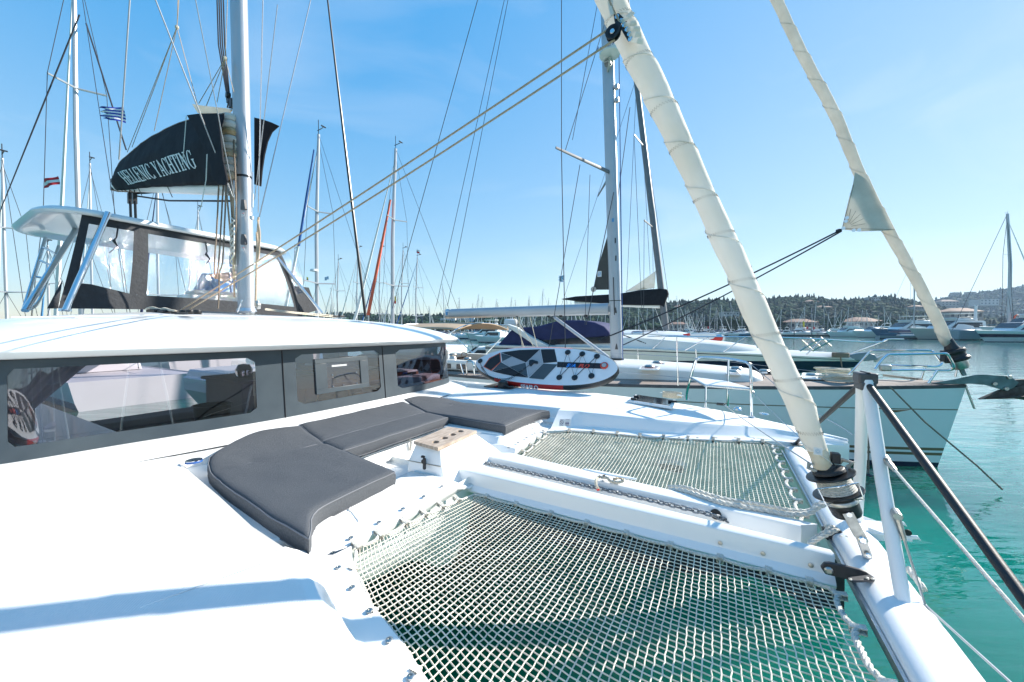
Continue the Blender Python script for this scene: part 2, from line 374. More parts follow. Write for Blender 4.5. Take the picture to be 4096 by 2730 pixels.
DO = {-1: [(1.84, 1.25), (2.0, 1.36), (2.22, 1.46), (2.53, 1.56), (2.7, 1.62), (3.2, 1.74), (3.9, 1.88), (4.2, 1.97), (4.5, 2.06)],
      1: [(1.84, 1.16), (2.1, 1.34), (2.5, 1.42), (2.83, 1.48), (3.4, 1.67), (3.85, 1.87), (4.2, 1.97), (4.5, 2.06)]}
DG = [(-7, 2.80), (1.5, 2.85), (2.2, 2.85), (3.0, 2.80), (3.4, 2.72), (3.8, 2.56), (4.2, 2.35), (4.5, 2.14)]
ZD = [(-7, -0.86), (0, -0.875), (2, -0.90), (3.0, -0.935), (3.6, -0.965), (4.0, -0.99), (4.5, -1.03)]
DR = [(-7, 1.3), (0.0, 1.30), (0.4, 1.39), (1.0, 1.47), (1.5, 1.545), (1.86, 1.57), (1.9, 1.58)]
def hull_ring(s, sg):
    dg = smooth_interp(DG, s); zd = interp(ZD, s); tip = max(0, (s - 3.9) / 0.6)
    if s >= 1.84:
        do = smooth_interp(DO[sg], s); k = 0.21
        wt = do + (0.32 - 0.11 * min(1, (s - 1.84) / 0.3)) * (1 - 0.8 * tip)
        f = 1 - tip
        low = [(max(do + 0.5, 1.9) * f + 2.1 * tip, -2.95), (max(do + 0.44, 1.85) * f + 2.1 * tip, -2.2), (do + 0.18 * f, -1.6), (do + 0.05 * f, -1.16), (do, -1.11)]
        inn = [(do, -1.065), (do + 0.10 * f, -1.058), (do + 0.125 * f, -1.045), (wt - 0.035 * f, zd - 0.035), (wt, zd - 0.006)]
    else:
        dr = interp(DR, s)
        low = [(1.9, -2.95), (1.85, -2.2), (dr + 0.1, -1.6), (dr - 0.1, -1.3), (dr - 0.1, -1.12)]
        inn = [(dr - 0.12, -1.04), (dr - 0.09, -1.02), (dr - 0.05, -1.0), (dr - 0.012, zd - 0.03), (dr + 0.02, zd - 0.004)]
        wt = dr + 0.02
    wt = min(wt, dg - 0.05)
    deck = [(wt + 0.04, zd), (wt + (dg - wt) * 0.35, zd + 0.012), (wt + (dg - wt) * 0.7, zd + 0.012), (dg - 0.05, zd), (dg - 0.012, zd - 0.012), (dg, zd - 0.04)]
    side = [(dg + 0.01, -1.4), (dg - 0.12, -2.2), (dg - 0.3, -2.95)]
    if s > 4.3: side = [(dg - 0.02, -1.4), (dg - 0.04, -2.2), (dg - 0.05, -2.95)]
    return [B(s, TC + sg * d, z) for d, z in low + inn + deck + side]
ST = [-7, -5, -3, -1.5, -0.5] + [x * 0.1 for x in range(0, 19)] + [1.838] + [1.84 + 0.06 * i for i in range(0, 36)] + [4.0, 4.1, 4.2, 4.3, 4.4, 4.46, 4.5]
ST = sorted(set(round(x, 4) for x in ST))
for sg in (-1, 1):
    mb = MB(); rings = [hull_ring(s, sg) for s in ST]
    n = len(rings[0])
    mb.loft(rings, False)
    mb.add(rings[-1], [tuple(range(n))])
    # materials: 0 gelcoat, 1 under-deck, 2 boot line / antifoul, 3 non-skid
    nr = n - 1; mi = []
    for i in range(len(rings) - 1):
        for j in range(nr):
            mi.append(2 if j in (0, n - 2) else 1 if j in (1, 2, 3) else 3 if (j in (10, 11, 12)) and ST[i] > 0.3 and ST[i] < 4.2 else 0)
    mb.mi = mi + [0]
    tag(mb.build('hull', ['gelcoat', 'under', 'antifoul', 'nonskid'], cat, ang=28, fix=True))

# rubbing groove between deck mouldings on the near deck
g = MB()
for a, b in (((560, 2432), (1120, 2224)),):
    g.tube([gz(*a, -0.887), gz(*b, -0.889)], 0.002, 4)
g.build('deck_joint', 'gelcoat', cat)

# ------------------------------------------------ bridgedeck, seats, footwell
mb = MB()
mb.prism([(p[0], p[1]) for p in [(-0.45, -1.5), (0.05, -1.55), (1.58, -1.66), (1.70, -1.40), (1.62, -1.30), (1.62, -0.86), (0.86, -0.70), (0.86, 0.42), (1.62, 0.46), (1.62, 1.1), (1.70, 1.2), (1.58, 1.42), (0.05, 1.35), (-0.45, 1.35)]], H - 1.3, H - 0.985)
mb.build('seat_base', 'gelcoat', cat, bevel=0.02, segs=3)
mb = MB()      # the strip the net is laced to, with its sloping riser
for t0, t1 in ((-1.50, -0.80), (-0.80, 0.40), (0.40, 1.30)):
    zt = -0.985 if t0 != -0.80 else -1.06
prof = lambda z, q=0.0: [(1.40, z), (1.615, z), (1.70, -1.052 - q), (1.73, -1.06 - q), (1.822, -1.065 - q), (1.83, -1.075 - q), (1.828, -1.115 - q * .6), (1.79, -1.17), (1.55, -1.42), (1.0, -1.55), (0.2, -1.6)]
rr = []
for t, z, q in ((-1.54, -0.99, 0), (-0.90, -0.99, 0), (-0.82, -1.0, 0), (-0.78, -1.055, 0), (-0.50, -1.06, 0), (-0.36, -1.145, .085), (0.30, -1.145, .085), (0.36, -1.06, 0), (0.38, -1.055, 0), (0.42, -1.0, 0), (0.5, -0.99, 0), (1.36, -0.99, 0)):
    rr.append([B(s, t, zz) for s, zz in prof(z, q)])
mb.loft(rr, False); mb.build('forward_ledge', 'gelcoat', cat, fix=True)
mb = MB(); mb.box(B(1.2, -0.2, -1.21), (0.9, 1.5, 0.08)); mb.build('footwell_floor', 'gelcoat', cat, bevel=0.01)
mb = MB()      # front of the pod under the bridgedeck
PZ = [(-1.62, -1.30), (-1.35, -1.38), (-1.1, -1.44), (-0.85, -1.49), (-0.65, -1.60), (-0.5, -1.72), (-0.4, -1.74), (-0.30, -1.66), (-0.24, -1.5), (-0.215, -1.3), (-0.21, -1.12)]
tt_ = [-1.62 + 1.41 * i / 40 for i in range(41)]
top_ = [B(1.79, t, -1.10) for t in tt_]; cur = [B(1.70, t, smooth_interp(PZ, t)) for t in tt_]
mb.loft([top_, [a.lerp(b, .35) + Vector((.03, 0, 0)) for a, b in zip(top_, cur)], [a.lerp(b, .75) + Vector((.035, 0, 0)) for a, b in zip(top_, cur)], [a.lerp(b, .95) + Vector((.012, 0, 0)) for a, b in zip(top_, cur)], [p + Vector((-.05, 0, -.008)) for p in cur], [p + Vector((-1.5, 0, .0)) for p in cur]], False); mb.build('centre_pod', 'under', cat, fix=True, ang=50)
mb = MB(); mb.box(B(-1.6, -0.1, -1.62), (3.8, 4.2, 0.12)); mb.build('bridgedeck', 'under', cat)
# fibreglass cover under each end of the seat (front riser mouldings and rain channels)
for t in (-1.22, 0.98):
    mb = MB(); mb.tube([B(1.625, t, -0.992), B(1.64, t + .01, -1.01), B(1.70, t + .012, -1.052)], 0.012, 5); mb.build('drain_lip', 'gelcoat', cat)
mb = MB(); mb.box(B(0.87, -0.14, -1.035), (0.02, 1.02, 0.008)); mb.box(B(0.868, -0.14, -1.10), (0.02, 1.04, 0.10)); mb.build('locker_lid', 'gelcoat', cat, bevel=0.004)
for t in (0.15,):
    mb = MB(); mb.lathe(B(0.882, t, -1.075), [(0.0, 0), (0.018, 0), (0.018, 0.008), (0.008, 0.014), (0, 0.014)], 12, (1, 0, 0)); mb.lathe(B(0.882, t, -1.115), [(0.012, 0), (0.012, 0.006), (0, 0.006)], 10, (1, 0, 0)); mb.build('locker_latch', 'steel_dull', cat)
mb = MB(); mb.tube([B(0.875, 0.0, -1.0), B(0.90, 0.0, -1.05), B(0.89, 0.0, -1.13)], 0.014, 6, flat=.5); mb.build('cushion_strap', 'rope_white', cat)
for t, s in ((0.62, 1.45), (1.0, 1.63)):
    mb = MB(); mb.tube([B(s, t, -0.99), B(s + .02, t, -1.02), B(s + .05, t, -1.05)], 0.014, 6, flat=.5); mb.build('cushion_strap', 'rope_white', cat)

# ------------------------------------------------ saloon windows, coaming and roof follow one curve
WC = [(-5.5, -2.40), (-3, -2.42), (-1.5, -2.43), (-0.85, -2.42), (-0.55, -2.36), (-0.41, -2.24), (-0.33, -2.05), (-0.26, -1.62), (-0.16, -1.14), (-0.08, -0.6), (-0.05, 0.0), (-0.05, 0.56), (-0.07, 1.25), (-0.13, 1.6), (-0.19, 1.85), (-0.29, 2.06), (-0.46, 2.2), (-0.75, 2.27), (-1.4, 2.29), (-3, 2.28), (-5.5, 2.25)]
WCV = [Vector((p.x, p.y)) for p in catmull([(a, b, 0) for a, b in WC], 10)]
WN = []
for i in range(len(WCV)):
    d = (WCV[min(i + 1, len(WCV) - 1)] - WCV[max(i - 1, 0)]).normalized(); WN.append(Vector((d.y, -d.x)))
def ring_at(off, z, i0=0, i1=None):
    return [B((WCV[i] + WN[i] * off).x, (WCV[i] + WN[i] * off).y, z) for i in range(i0, i1 or len(WCV))]
if WN[100].x < 0: WN = [-n for n in WN]
mb = MB(); mb.loft([ring_at(o, z) for o, z in ((-0.08, -0.80), (-0.01, -0.803), (0.02, -0.806), (0.07, -0.818), (0.28, -0.858), (0.30, -0.866), (0.305, -0.90), (0.305, -1.06))], False)
mb.build('window_coaming', 'gelcoat', cat, fix=True)
mb = MB(); mb.tube(ring_at(0.307, -0.874), 0.004, 4); mb.build('deck_seam', 'rubber_line', cat)
def idx_t(t, front=True):
    best = min((abs(WCV[i].y - t), i) for i in range(len(WCV)) if WCV[i].x > -0.5); return best[1]
iL, i1, i2 = idx_t(-2.3), idx_t(-0.62), idx_t(0.56)
def wz(v): return (-0.805 + v * 0.63, -0.002 - v * 0.055)       # height and lean of the window plane
def wpt(i, v, off):
    z, lean = wz(v); p = WCV[i] + WN[i] * (lean + off); return B(p.x, p.y, z)
def arc(i): return sum((WCV[k + 1] - WCV[k]).length for k in range(i))
PANES = [(iL - 30, i1, 0.10, 0.21, 0.15, 0.095), (i1, i2, 0.06, 0.05, 0.16, 0.085), (i2, len(WCV) - 8, 0.16, 0.1, 0.13, 0.10)]
for (a, b, ml, mr, vb, vt) in PANES:
    root = MB(); acc = [0]
    for k in range(a, b): acc.append(acc[-1] + (WCV[k + 1] - WCV[k]).length)
    ga = next(i for i, x in enumerate(acc) if x > ml + 0.004) + a; gb = max(i for i, x in enumerate(acc) if x < acc[-1] - mr) + a
    if a == i2: gb = b - 2
    if a < iL: ga = idx_t(-2.10)
    idxs = list(range(a, b + 1))
    rows = [0.0, vb, 1 - vt, 1.0]
    tr = 0.006 / max(0.1, acc[-1])
    for (va, vb_) in ((0, vb), (1 - vt, 1.0)):
        root.loft([[wpt(i, va, 0.0) for i in idxs], [wpt(i, vb_, 0.0) for i in idxs]], False)
    for (ia, ib) in ((a, ga), (gb, b)):
        root.loft([[wpt(i, vb, 0.0) for i in range(ia, ib + 1)], [wpt(i, 1 - vt, 0.0) for i in range(ia, ib + 1)]], False)
    for (ci, sx) in ((ga, 1), (gb, -1)):         # rounded corners of the opening
        for (cv, sv) in ((vb, 1), (1 - vt, -1)):
            root.add([wpt(ci, cv, .0005), wpt(ci + sx * 1, cv, .0005), wpt(ci, cv + sv * 0.06, .0005)], [(0, 1, 2)])
    fr = root.build('window_frame', 'winframe', cat, fix=False, ang=60)
    gl = MB(); gl.loft([[wpt(i, vb - .01, -0.008) for i in range(ga - 0, gb + 1)], [wpt(i, 1 - vt + .01, -0.008) for i in range(ga, gb + 1)]], False)
    gl.build('window_pane', 'glass', fr, ang=60)
for i in (i1, i2):
    mb = MB(); mb.tube([wpt(i, 0, .002), wpt(i, 1, .002)], 0.006, 4); mb.build('pane_joint', 'rubber_line', cat)
mb = MB(); mb.tube([wpt(i, 1.0, 0.004) for i in range(iL - 30, len(WCV) - 8)], 0.006, 4); mb.build('roof_joint', 'rubber_line', cat)
# opening hatch in the middle pane
def onwin(px, py):
    p = gs(px, py, -0.09); i = min(range(len(WCV)), key=lambda k: abs(WCV[k].y - p.y) + (10 if WCV[k].x < -.5 else 0)); v = (p.z - H + 0.805) / 0.63; return i, v
hc = [onwin(*p) for p in ((1259, 1588), (1476, 1551), (1467, 1437), (1250, 1456))]
ia, ib = hc[0][0], hc[1][0]; va, vb = 0.27, 0.83
fw_ = MB(); q = 0.075
for (x0, x1, y0, y1) in ((ia, ib, va, va + q), (ia, ib, vb - q, vb), (ia, ia + 2, va + q, vb - q), (ib - 2, ib, va + q, vb - q)):
    P = [wpt(x0, y0, 0.012), wpt(x1, y0, 0.012), wpt(x1, y1, 0.012), wpt(x0, y1, 0.012)]
    n_ = Vector((-0.02, 0, 0)); fw_.slab(P, n_)
wh = fw_.build('window_hatch', 'winframe', cat, bevel=0.003)
fw_ = MB(); fw_.add([wpt(ia + 1, va + q * .7, 0.003), wpt(ib - 1, va + q * .7, 0.003), wpt(ib - 1, vb - q * .7, 0.003), wpt(ia + 1, vb - q * .7, 0.003)], [(0, 1, 2, 3)])
fw_.build('hatch_glass', 'glass', wh)
fw_ = MB()
for (i, v) in ((ia + 3, va + q * 1.2), ((ia + ib) // 2, va + q * 1.2), (ib - 3, va + q * 1.2), (ia + 3, .55), (ib - 3, .55)):
    fw_.lathe(wpt(i, v, 0.004), [(0.008, 0), (0.006, 0.006), (0, 0.008)], 8, (1, 0, 0))
fw_.build('hatch_knob', 'steel', wh)
fw_ = MB(); 
for r_ in range(2): fw_.add([wpt(ia + 6, vb - q * (1.7 + .22 * r_), 0.0045), wpt(ib - 8, vb - q * (1.7 + .22 * r_), 0.0045), wpt(ib - 8, vb - q * (1.58 + .22 * r_), 0.0045), wpt(ia + 6, vb - q * (1.58 + .22 * r_), 0.0045)], [(0, 1, 2, 3)])
fw_.build('hatch_notice', 'label_white', wh)

# roof
cen = Vector((-2.6, TC + 0.02)); rings = [ring_at(-0.2, -0.165), ring_at(-0.05, -0.170), ring_at(0.04, -0.172), ring_at(0.10, -0.160), ring_at(0.135, -0.125), ring_at(0.135, -0.11)]
lip = [WCV[i] + WN[i] * 0.135 for i in range(len(WCV))]
for lam, z in ((0.985, -0.085), (0.965, -0.062), (0.94, -0.036), (0.90, 0.0), (0.86, 0.03), (0.82, 0.055), (0.80, 0.066), (0.785, 0.078), (0.74, 0.10), (0.64, 0.135), (0.5, 0.175), (0.35, 0.205), (0.15, 0.23), (0.02, 0.235)):
    rings.append([B((cen + (p - cen) * lam).x if p.x > -2.6 else p.x, (cen + (p - cen) * lam).y, z) for p in lip])
mb = MB(); mb.loft(rings, False); mb.build('coachroof', 'gelcoat', cat, fix=True, ang=40)
# saloon inside
mb = MB(); mb.box(B(-2.0, -0.1, -1.5), (3.4, 4.4, 0.05)); mb.build('saloon_floor', 'floor_grey', cat)
mb = MB(); mb.box(B(-3.9, 1.9, -0.75), (0.06, 0.7, 1.4)); mb.build('saloon_bulkhead', 'interior_light', cat)
mb = MB(); mb.box(B(-0.95, -0.35, -0.98), (0.75, 0.75, 0.95)); mb.box(B(-0.95, -0.35, -0.49), (0.80, 0.82, 0.03)); mb.box(B(-2.9, -1.95, -1.05), (1.2, 0.5, 0.7)); mb.build('galley_counter', 'interior_light', cat, bevel=.01)
mb = MB(); mb.box(B(-0.75, 1.2, -1.0), (0.8, 1.6, 0.5)); mb.box(B(-0.6, 0.45, -0.95), (0.3, 0.2, 0.6)); mb.build('saloon_table', 'interior_wood', cat, bevel=.02)
mb = MB(); mb.box(B(-2.4, 1.78, -1.08), (3.4, .05, .9)); mb.build('saloon_panel', 'interior_wood', cat)
for k in range(5): mb = MB(); mb.box(B(-1.1 - .62 * k, 1.74, -1.05), (.56, .03, .62)); mb.build('locker_door', 'interior_wood', cat, bevel=.008)
mb = MB(); mb.box(B(-2.0, 1.68, -.62), (2.6, .22, .03)); mb.build('saloon_shelf', 'interior_light', cat, bevel=.008)
mb = MB(); mb.box(B(-2.4, -1.2, -1.36), (1.9, .9, .2)); mb.build('saloon_rug', 'settee', cat, bevel=.03)
mb = MB(); mb.tube([B(-0.8, -0.42, -1.45), B(-0.8, -0.42, -0.2)], 0.03, 10); mb.build('saloon_post', 'steel', cat)
mb = MB(); mb.lathe(B(-0.62, -0.95, -0.95), [(0.0, 0), (0.11, 0), (0.14, 0.28), (0.15, 0.28), (0.13, 0.27), (0, .05)], 16); mb.build('galley_bin', 'black', cat)
mb = MB(); mb.box(B(-0.72, -1.45, -1.22), (0.55, 1.5, 0.42)); mb.build('settee_base', 'settee', cat, bevel=.06, segs=3)
mb = MB(); mb.box(B(-2.9, -.2, -1.28), (.5, 2.2, .42)); mb.build('settee_back', 'settee', cat, bevel=.08, segs=3)
for k in range(5): mb = MB(); mb.box(B(-.565, -.66 + .155 * k, -.95), (.012, .145, .62)); mb.build('galley_door', 'interior_light', cat, bevel=.006)
mb = MB(); mb.tube(catmull([B(-.9, -.2, -.48), B(-.9, -.2, -.30), B(-.82, -.2, -.26), B(-.76, -.2, -.31)], 5), .012, 7); mb.build('galley_tap', 'steel', cat)
mb = MB(); mb.lathe(B(-.85, -.58, -.475), [(0, 0), (.07, 0), (.075, .08), (.05, .13), (0, .14)], 14); mb.build('kettle', 'steel', cat)
for k in range(3): mb = MB(); mb.box(B(-.55, 1.0 + .4 * k, -.72), (.34, .34, .10)); mb.build('saloon_pillow', 'settee', cat, bevel=.04, segs=3)
mb = MB()
def curt(u, v):
    t = -2.22 + 0.52 * u * (1 - 0.75 * min(1, v * 1.35)) * (1 if v < .74 else (1 + 1.5 * (v - .74) * 4)); return B(-0.52 + 0.02 * sin(u * 34), t, -0.2 - 0.6 * v)
mb.grid(curt, 40, 14); mb.build('curtain', 'curtain', cat, ang=80)

# ------------------------------------------------ longeron: two rails with the chain trough between them
def LP(px, py): p = gz(px, py, -1.06); return p
def railpath(a, b): pa, pb = LP(*a), LP(*b); return pa, pb
l1 = railpath((1794, 1867), (3340, 2222)); l3 = railpath((1845, 1840), (3320, 2196)); l2 = railpath((1901, 1815), (3205, 2106)); l4 = railpath((2044, 1810), (3269, 2094))
def xsec(a, b, prof, n=12):
    rr = []
    for i in range(n + 1):
        u = i / n; p0 = a[0].lerp(a[1], u); p1 = b[0].lerp(b[1], u); rr.append([Vector((p0.x + (p1.x - p0.x) * k + 0, p0.y + (p1.y - p0.y) * k + dt, H + z)) for k, dt, z in prof])
    return rr
near = [(0, -0.035, -1.20), (0, -0.038, -1.188), (0, -0.034, -1.178), (0, -0.004, -1.158), (0, 0.0, -1.145), (0, 0.0, -1.075), (0, 0.004, -1.066), (0, 0.014, -1.06), (1, -0.008, -1.06), (1, 0, -1.068), (1, 0.004, -1.21), (0.5, 0, -1.22)]
mb = MB(); mb.loft(xsec(l1, l3, near), True, True); rail_n = mb.build('longeron_rail', 'gelcoat', cat, fix=True)
far = [(0, 0.0, -1.21), (0, 0.0, -1.075), (0, 0.006, -1.063), (0, 0.014, -1.06), (1, -0.012, -1.06), (1, 0.0, -1.07), (1, 0, -1.19), (.5, 0, -1.22)]
mb = MB(); mb.loft(xsec(l2, l4, far), True, True); rail_f = mb.build('longeron_rail', 'gelcoat', cat, fix=True)
mb = MB(); rr = []
for i in range(3):
    u = i / 2; rr.append([l3[0].lerp(l3[1], u) - Vector((0, 0, 0.15)), l2[0].lerp(l2[1], u) - Vector((0, 0, 0.15))])
mb.loft(rr, False); mb.build('chain_trough', 'gelcoat', cat)
mb = MB(); mb.tube([Vector((l1[0].x, l1[0].y - .002, H - 1.065)), Vector((l1[0].x, l1[0].y - .002, H - 1.15))], 0.005, 5); mb.tube([Vector((l2[0].x, l2[0].y - .002, H - 1.065)), Vector((l2[0].x, l2[0].y - .002, H - 1.15))], 0.005, 5); mb.build('caulk_joint', 'caulk', cat)
mb = MB(); mb.lathe(gz(2863, 2058, -1.10), [(0.03, 0), (0.03, 0.005), (0.0, 0.006)], 14, (0, -1, 0.25)); mb.build('chain_pipe', 'black', cat)
for px, py in ((2881, 2187), (3053, 2232), (3245, 2281), (2700, 2139), (2520, 2093), (2330, 2046), (2140, 1998), (1960, 1953)):
    p = gt(px, py, -0.33)
    p = Vector((p.x, interp([(l1[0].x, l1[0].y), (l1[1].x, l1[1].y)], p.x) - 0.002, H - 1.135))
    mb = MB()
    if px > 2800: mb.lathe(p, [(0.011, 0), (0.011, 0.003), (0.005, 0.0045), (0, 0.0045)], 12, (0, -1, 0.1))
    mb.tube([p + Vector((-.014, -.02, -.07)), p + Vector((-.014, -.02, -.095)), p + Vector((.0, -.028, -.105)), p + Vector((.014, -.02, -.095)), p + Vector((.014, -.02, -.07))], 0.004, 5)
    mb.build('net_hook', 'steel_dull', rail_n)
# anchor locker box with the wooden cup board
mb = MB(); bx = [gz(1659, 1775, -0.885), gz(1755, 1800, -0.885), gz(1905, 1737, -0.885), gz(1800, 1715, -0.885)]
lo = [gz(1645, 1893, -1.09), gz(1789, 1925, -1.11), Vector((1.83, 0.30, H - 1.09)), Vector((1.30, 0.32, H - 1.09))]
lo[0] = Vector((1.33, -0.50, H - 1.17)); lo[1] = Vector((1.70, -0.46, H - 1.17)); lo[2].z = lo[3].z = H - 1.17
bm_ = [Vector((v.x * .985 + .02, v.y, v.z)) for v in bx]
mid = [Vector((1.335, -0.475, H - 1.0)), Vector((1.64, -0.452, H - 1.0)), Vector((1.74, 0.18, H - 1.03)), Vector((1.32, 0.18, H - 1.0))]
mb.loft([lo, mid, [b.lerp(bx[2], .02) for b in bx]], True, True); mb.build('anchor_locker', 'gelcoat', cat, bevel=0.012, segs=3, fix=True)
mb = MB(); mb.tube([mid[0] + Vector((-.002, -.004, 0)), mid[1] + Vector((.002, -.004, 0))], 0.003, 4); mb.build('locker_seam', 'caulk', cat)
def plate_with_holes(mb, c, holes, z0, z1, r, n=16):   # four-corner plate with round holes in a row between its long sides
    m = len(holes); cells = []
    cut = [0] + [(holes[i] + holes[i + 1]) / 2 for i in range(m - 1)] + [1]
    P = lambda u, v: c[0].lerp(c[1], v).lerp(c[3].lerp(c[2], v), u)
    for i in range(m):
        u0, u1 = cut[i], cut[i + 1]; ctr = P(holes[i], 0.62)
        out = []
        for k in range(n):
            a = 2 * pi * k / n; dx, dy = cos(a), sin(a); f = 1 / max(abs(dx), abs(dy)); hu = 0.5 + 0.5 * dx * f; hv = 0.5 + 0.5 * dy * f
            out.append(P(u0 + (u1 - u0) * hu, hv))
        U = (c[3] - c[0]).normalized(); V = (c[1] - c[0]).normalized()
        inn = [ctr + U * (r * cos(2 * pi * k / n)) + V * (r * sin(2 * pi * k / n)) for k in range(n)]
        up = lambda L, z: [Vector((p.x, p.y, H + z)) for p in L]
        mb.loft([up(out, z0), up(out, z1), up(inn, z1), up(inn, z0)], True)
        cells.append((ctr, r))
    return cells
mb = MB(); bc = [gz(1655, 1766, -0.862), gz(1752, 1793, -0.862), gz(1907, 1724, -0.862), gz(1792, 1708, -0.862)]
cells = plate_with_holes(mb, bc, [0.17, 0.40, 0.62, 0.84], -0.885, -0.860, 0.033)
cb = mb.build('cup_board', 'teak_board', cat)
mb = MB()
for c_, r_ in cells: mb.lathe(Vector((c_.x, c_.y, H - 0.884)), [(r_ * 1.02, 0), (0, 0.001)], 14)
mb.build('cup_hole', 'hole', cb)
p = gt(1705, 1850, -0.478)
mb = MB(); mb.box(p + Vector((0, -.02, -.005)), (0.022, 0.018, 0.085)); mb.box(p + Vector((-.004, -.03, .05)), (0.03, 0.02, 0.016)); mb.lathe(p + Vector((-.03, .0, 0)), [(0.017, 0), (0.017, .006), (0, .006)], 12, (0, -1, 0)); mb.build('locker_catch', 'black_rubber', cat, bevel=.005)

# ------------------------------------------------ forward crossbeam with its strut frame and brackets
sec = [(3.97 + (x - 3.938) * .64, z - .045) for x, z in ((3.946, -1.15), (3.938, -1.085), (3.944, -1.062), (3.962, -1.048), (4.0, -1.036), (4.035, -1.030), (4.042, -1.031), (4.11, -1.024), (4.19, -1.034), (4.25, -1.062), (4.29, -1.105), (4.305, -1.16), (4.27, -1.22), (4.15, -1.25), (4.0, -1.23))]
mb = MB(); rr = []
for t in (-2.25, -2.1, -1.5, -1, -0.5, 0, 0.5, 1, 1.4, 1.62, 1.76, 1.80):
    k = 1 if t < 1.62 else (0.97 if t < 1.7 else 0.86 if t < 1.78 else 0.7)
    rr.append([B(4.08 + (s - 4.08) * k, t, -1.18 + (z + 1.18) * k) for s, z in sec])
mb.loft(rr, True, True); mb.build('crossbeam', 'alu_white', cat, fix=True, ang=32)
mb = MB(); mb.box(B(3.962, -0.22, -1.145), (0.012, 3.9, 0.035)); mb.build('lacing_track', 'alu', cat)
peak = B(4.035, -0.20, -0.235)
for px, py, tt in ((3612, 2400, 0), (3428, 2078, 0)):
    f_ = gz(px, py, -1.075)
    mb = MB(); mb.tube([f_ - (peak - f_).normalized() * .08, f_, f_.lerp(peak, .5), peak + Vector((0, (f_.y - peak.y) * .09, 0))], 0.0245, 18); leg = mb.build('strut_leg', 'alu_white', cat)
    if px > 3500:
        q0 = f_.lerp(peak, .10); q1 = f_.lerp(peak, .24); ax_ = (peak - f_).normalized(); side = ax_.cross(Vector((0, 1, 0))).normalized()
        mb = MB()
        def stk(u, v):
            a = radians(196 + 40 * u); return q0.lerp(q1, v) + (side * cos(a) + ax_.cross(side) * sin(a)) * 0.0252
        mb.grid(stk, 6, 9, mi=lambda i, j: 1 if j in (0, 8, 2, 4, 6) and 0 < i < 5 or i in (0,) else 0); mb.build('rating_plate', ['label_white', 'black'], leg)
mb = MB(); mb.box(peak + Vector((0, 0, 0.012)), (0.070, 0.10, 0.05)); mb.box(peak + Vector((-.0, 0, -.025)), (0.058, 0.11, 0.04)); mb.box(peak + Vector((0.0, 0, .039)), (0.014, 0.11, 0.006)); mb.build('strut_cap', 'peakcap', cat, bevel=0.008, segs=3)
ends = [gz(3185, 1772, -1.065), B(4.11, -2.15, -1.05)]
for e in ends:
    d_ = (e - peak).normalized(); mb = MB(); mb.tube([peak + d_ * 0.06, e], 0.0135, 12); rod = mb.build('strut_rod', 'black_rubber', cat)
    mb = MB(); mb.tube([peak + d_ * .03, peak + d_ * 0.09], 0.010, 10); mb.build('rod_end', 'steel', rod)
mb = MB(); e = ends[0]
mb.lathe(e + Vector((0, -.02, -.012)), [(0.0, 0), (0.045, 0.0), (0.05, 0.006), (0.02, 0.02), (0, .02)], 6, (0.0, 0.0, 1)); mb.build('rod_socket', 'bracket', cat)
plate = lambda pts, t, th: [gt(x, y, t) for x, y in pts]
bp = [(3283, 2271), (3298, 2254), (3319, 2253), (3370, 2264), (3438, 2281), (3465, 2290), (3497, 2312), (3502, 2326), (3404, 2332), (3396, 2322), (3353, 2312), (3302, 2299)]
mb = MB(); mb.slab(plate(bp, -0.40, .018), (0, 0.018, 0)); mb.slab([gz(x, y, -1.075) for x, y in ((3397, 2318), (3480, 2308), (3503, 2322), (3497, 2331), (3408, 2334))], (0, 0, .012)); br = mb.build('beam_bracket', 'bracket', cat, bevel=.004)
mb = MB()
for px, py, r_ in ((3314, 2282, .017),): mb.lathe(gt(px, py, -0.401), [(r_, 0), (r_, .004), (r_ * .6, .010), (0, .010)], 12, (0, -1, 0))
for px, py in ((3401, 2319), (3468, 2314), (3491, 2317)): mb.lathe(gz(px, py, -1.06), [(.007, 0), (.006, .004), (0, .005)], 10)
mb.build('bracket_bolt', 'steel_dull', br)
mb = MB(); fp = [(3290, 2115), (3330, 2112), (3362, 2126), (3390, 2145), (3396, 2158), (3312, 2164), (3296, 2150)]
mb.slab(plate(fp, 0.0, .018), (0, 0.03, 0)); br = mb.build('beam_bracket', 'bracket', cat, bevel=.004)
mb = MB()
for px, py in ((3364, 2147), (3388, 2148)): mb.lathe(gz(px, py, -1.055), [(.007, 0), (.006, .004), (0, .005)], 10)
mb.build('bracket_bolt', 'steel_dull', br)
# bowsprit bracket beyond the beam
mb = MB()
for dt in (0.06, -0.10):
    mb.slab([B(4.14, .19 + dt, -1.14), B(4.14, .19 + dt, -1.06), B(4.22, .19 + dt, -1.08), B(4.33, .19 + dt, -1.055), B(4.345, .19 + dt, -1.08), B(4.33, .19 + dt, -1.075)], (0, 0.012, 0))
mb.box(B(4.22, .17, -1.085), (0.18, .17, .012)); mb.build('sprit_bracket', 'gelcoat', cat, bevel=.004)
mb = MB(); mb.lathe(B(4.29, 0.088, -1.045), [(0.016, 0), (0.016, .006), (0, .006)], 12, (0, -1, 0)); mb.build('sprit_bolt', 'black', cat)
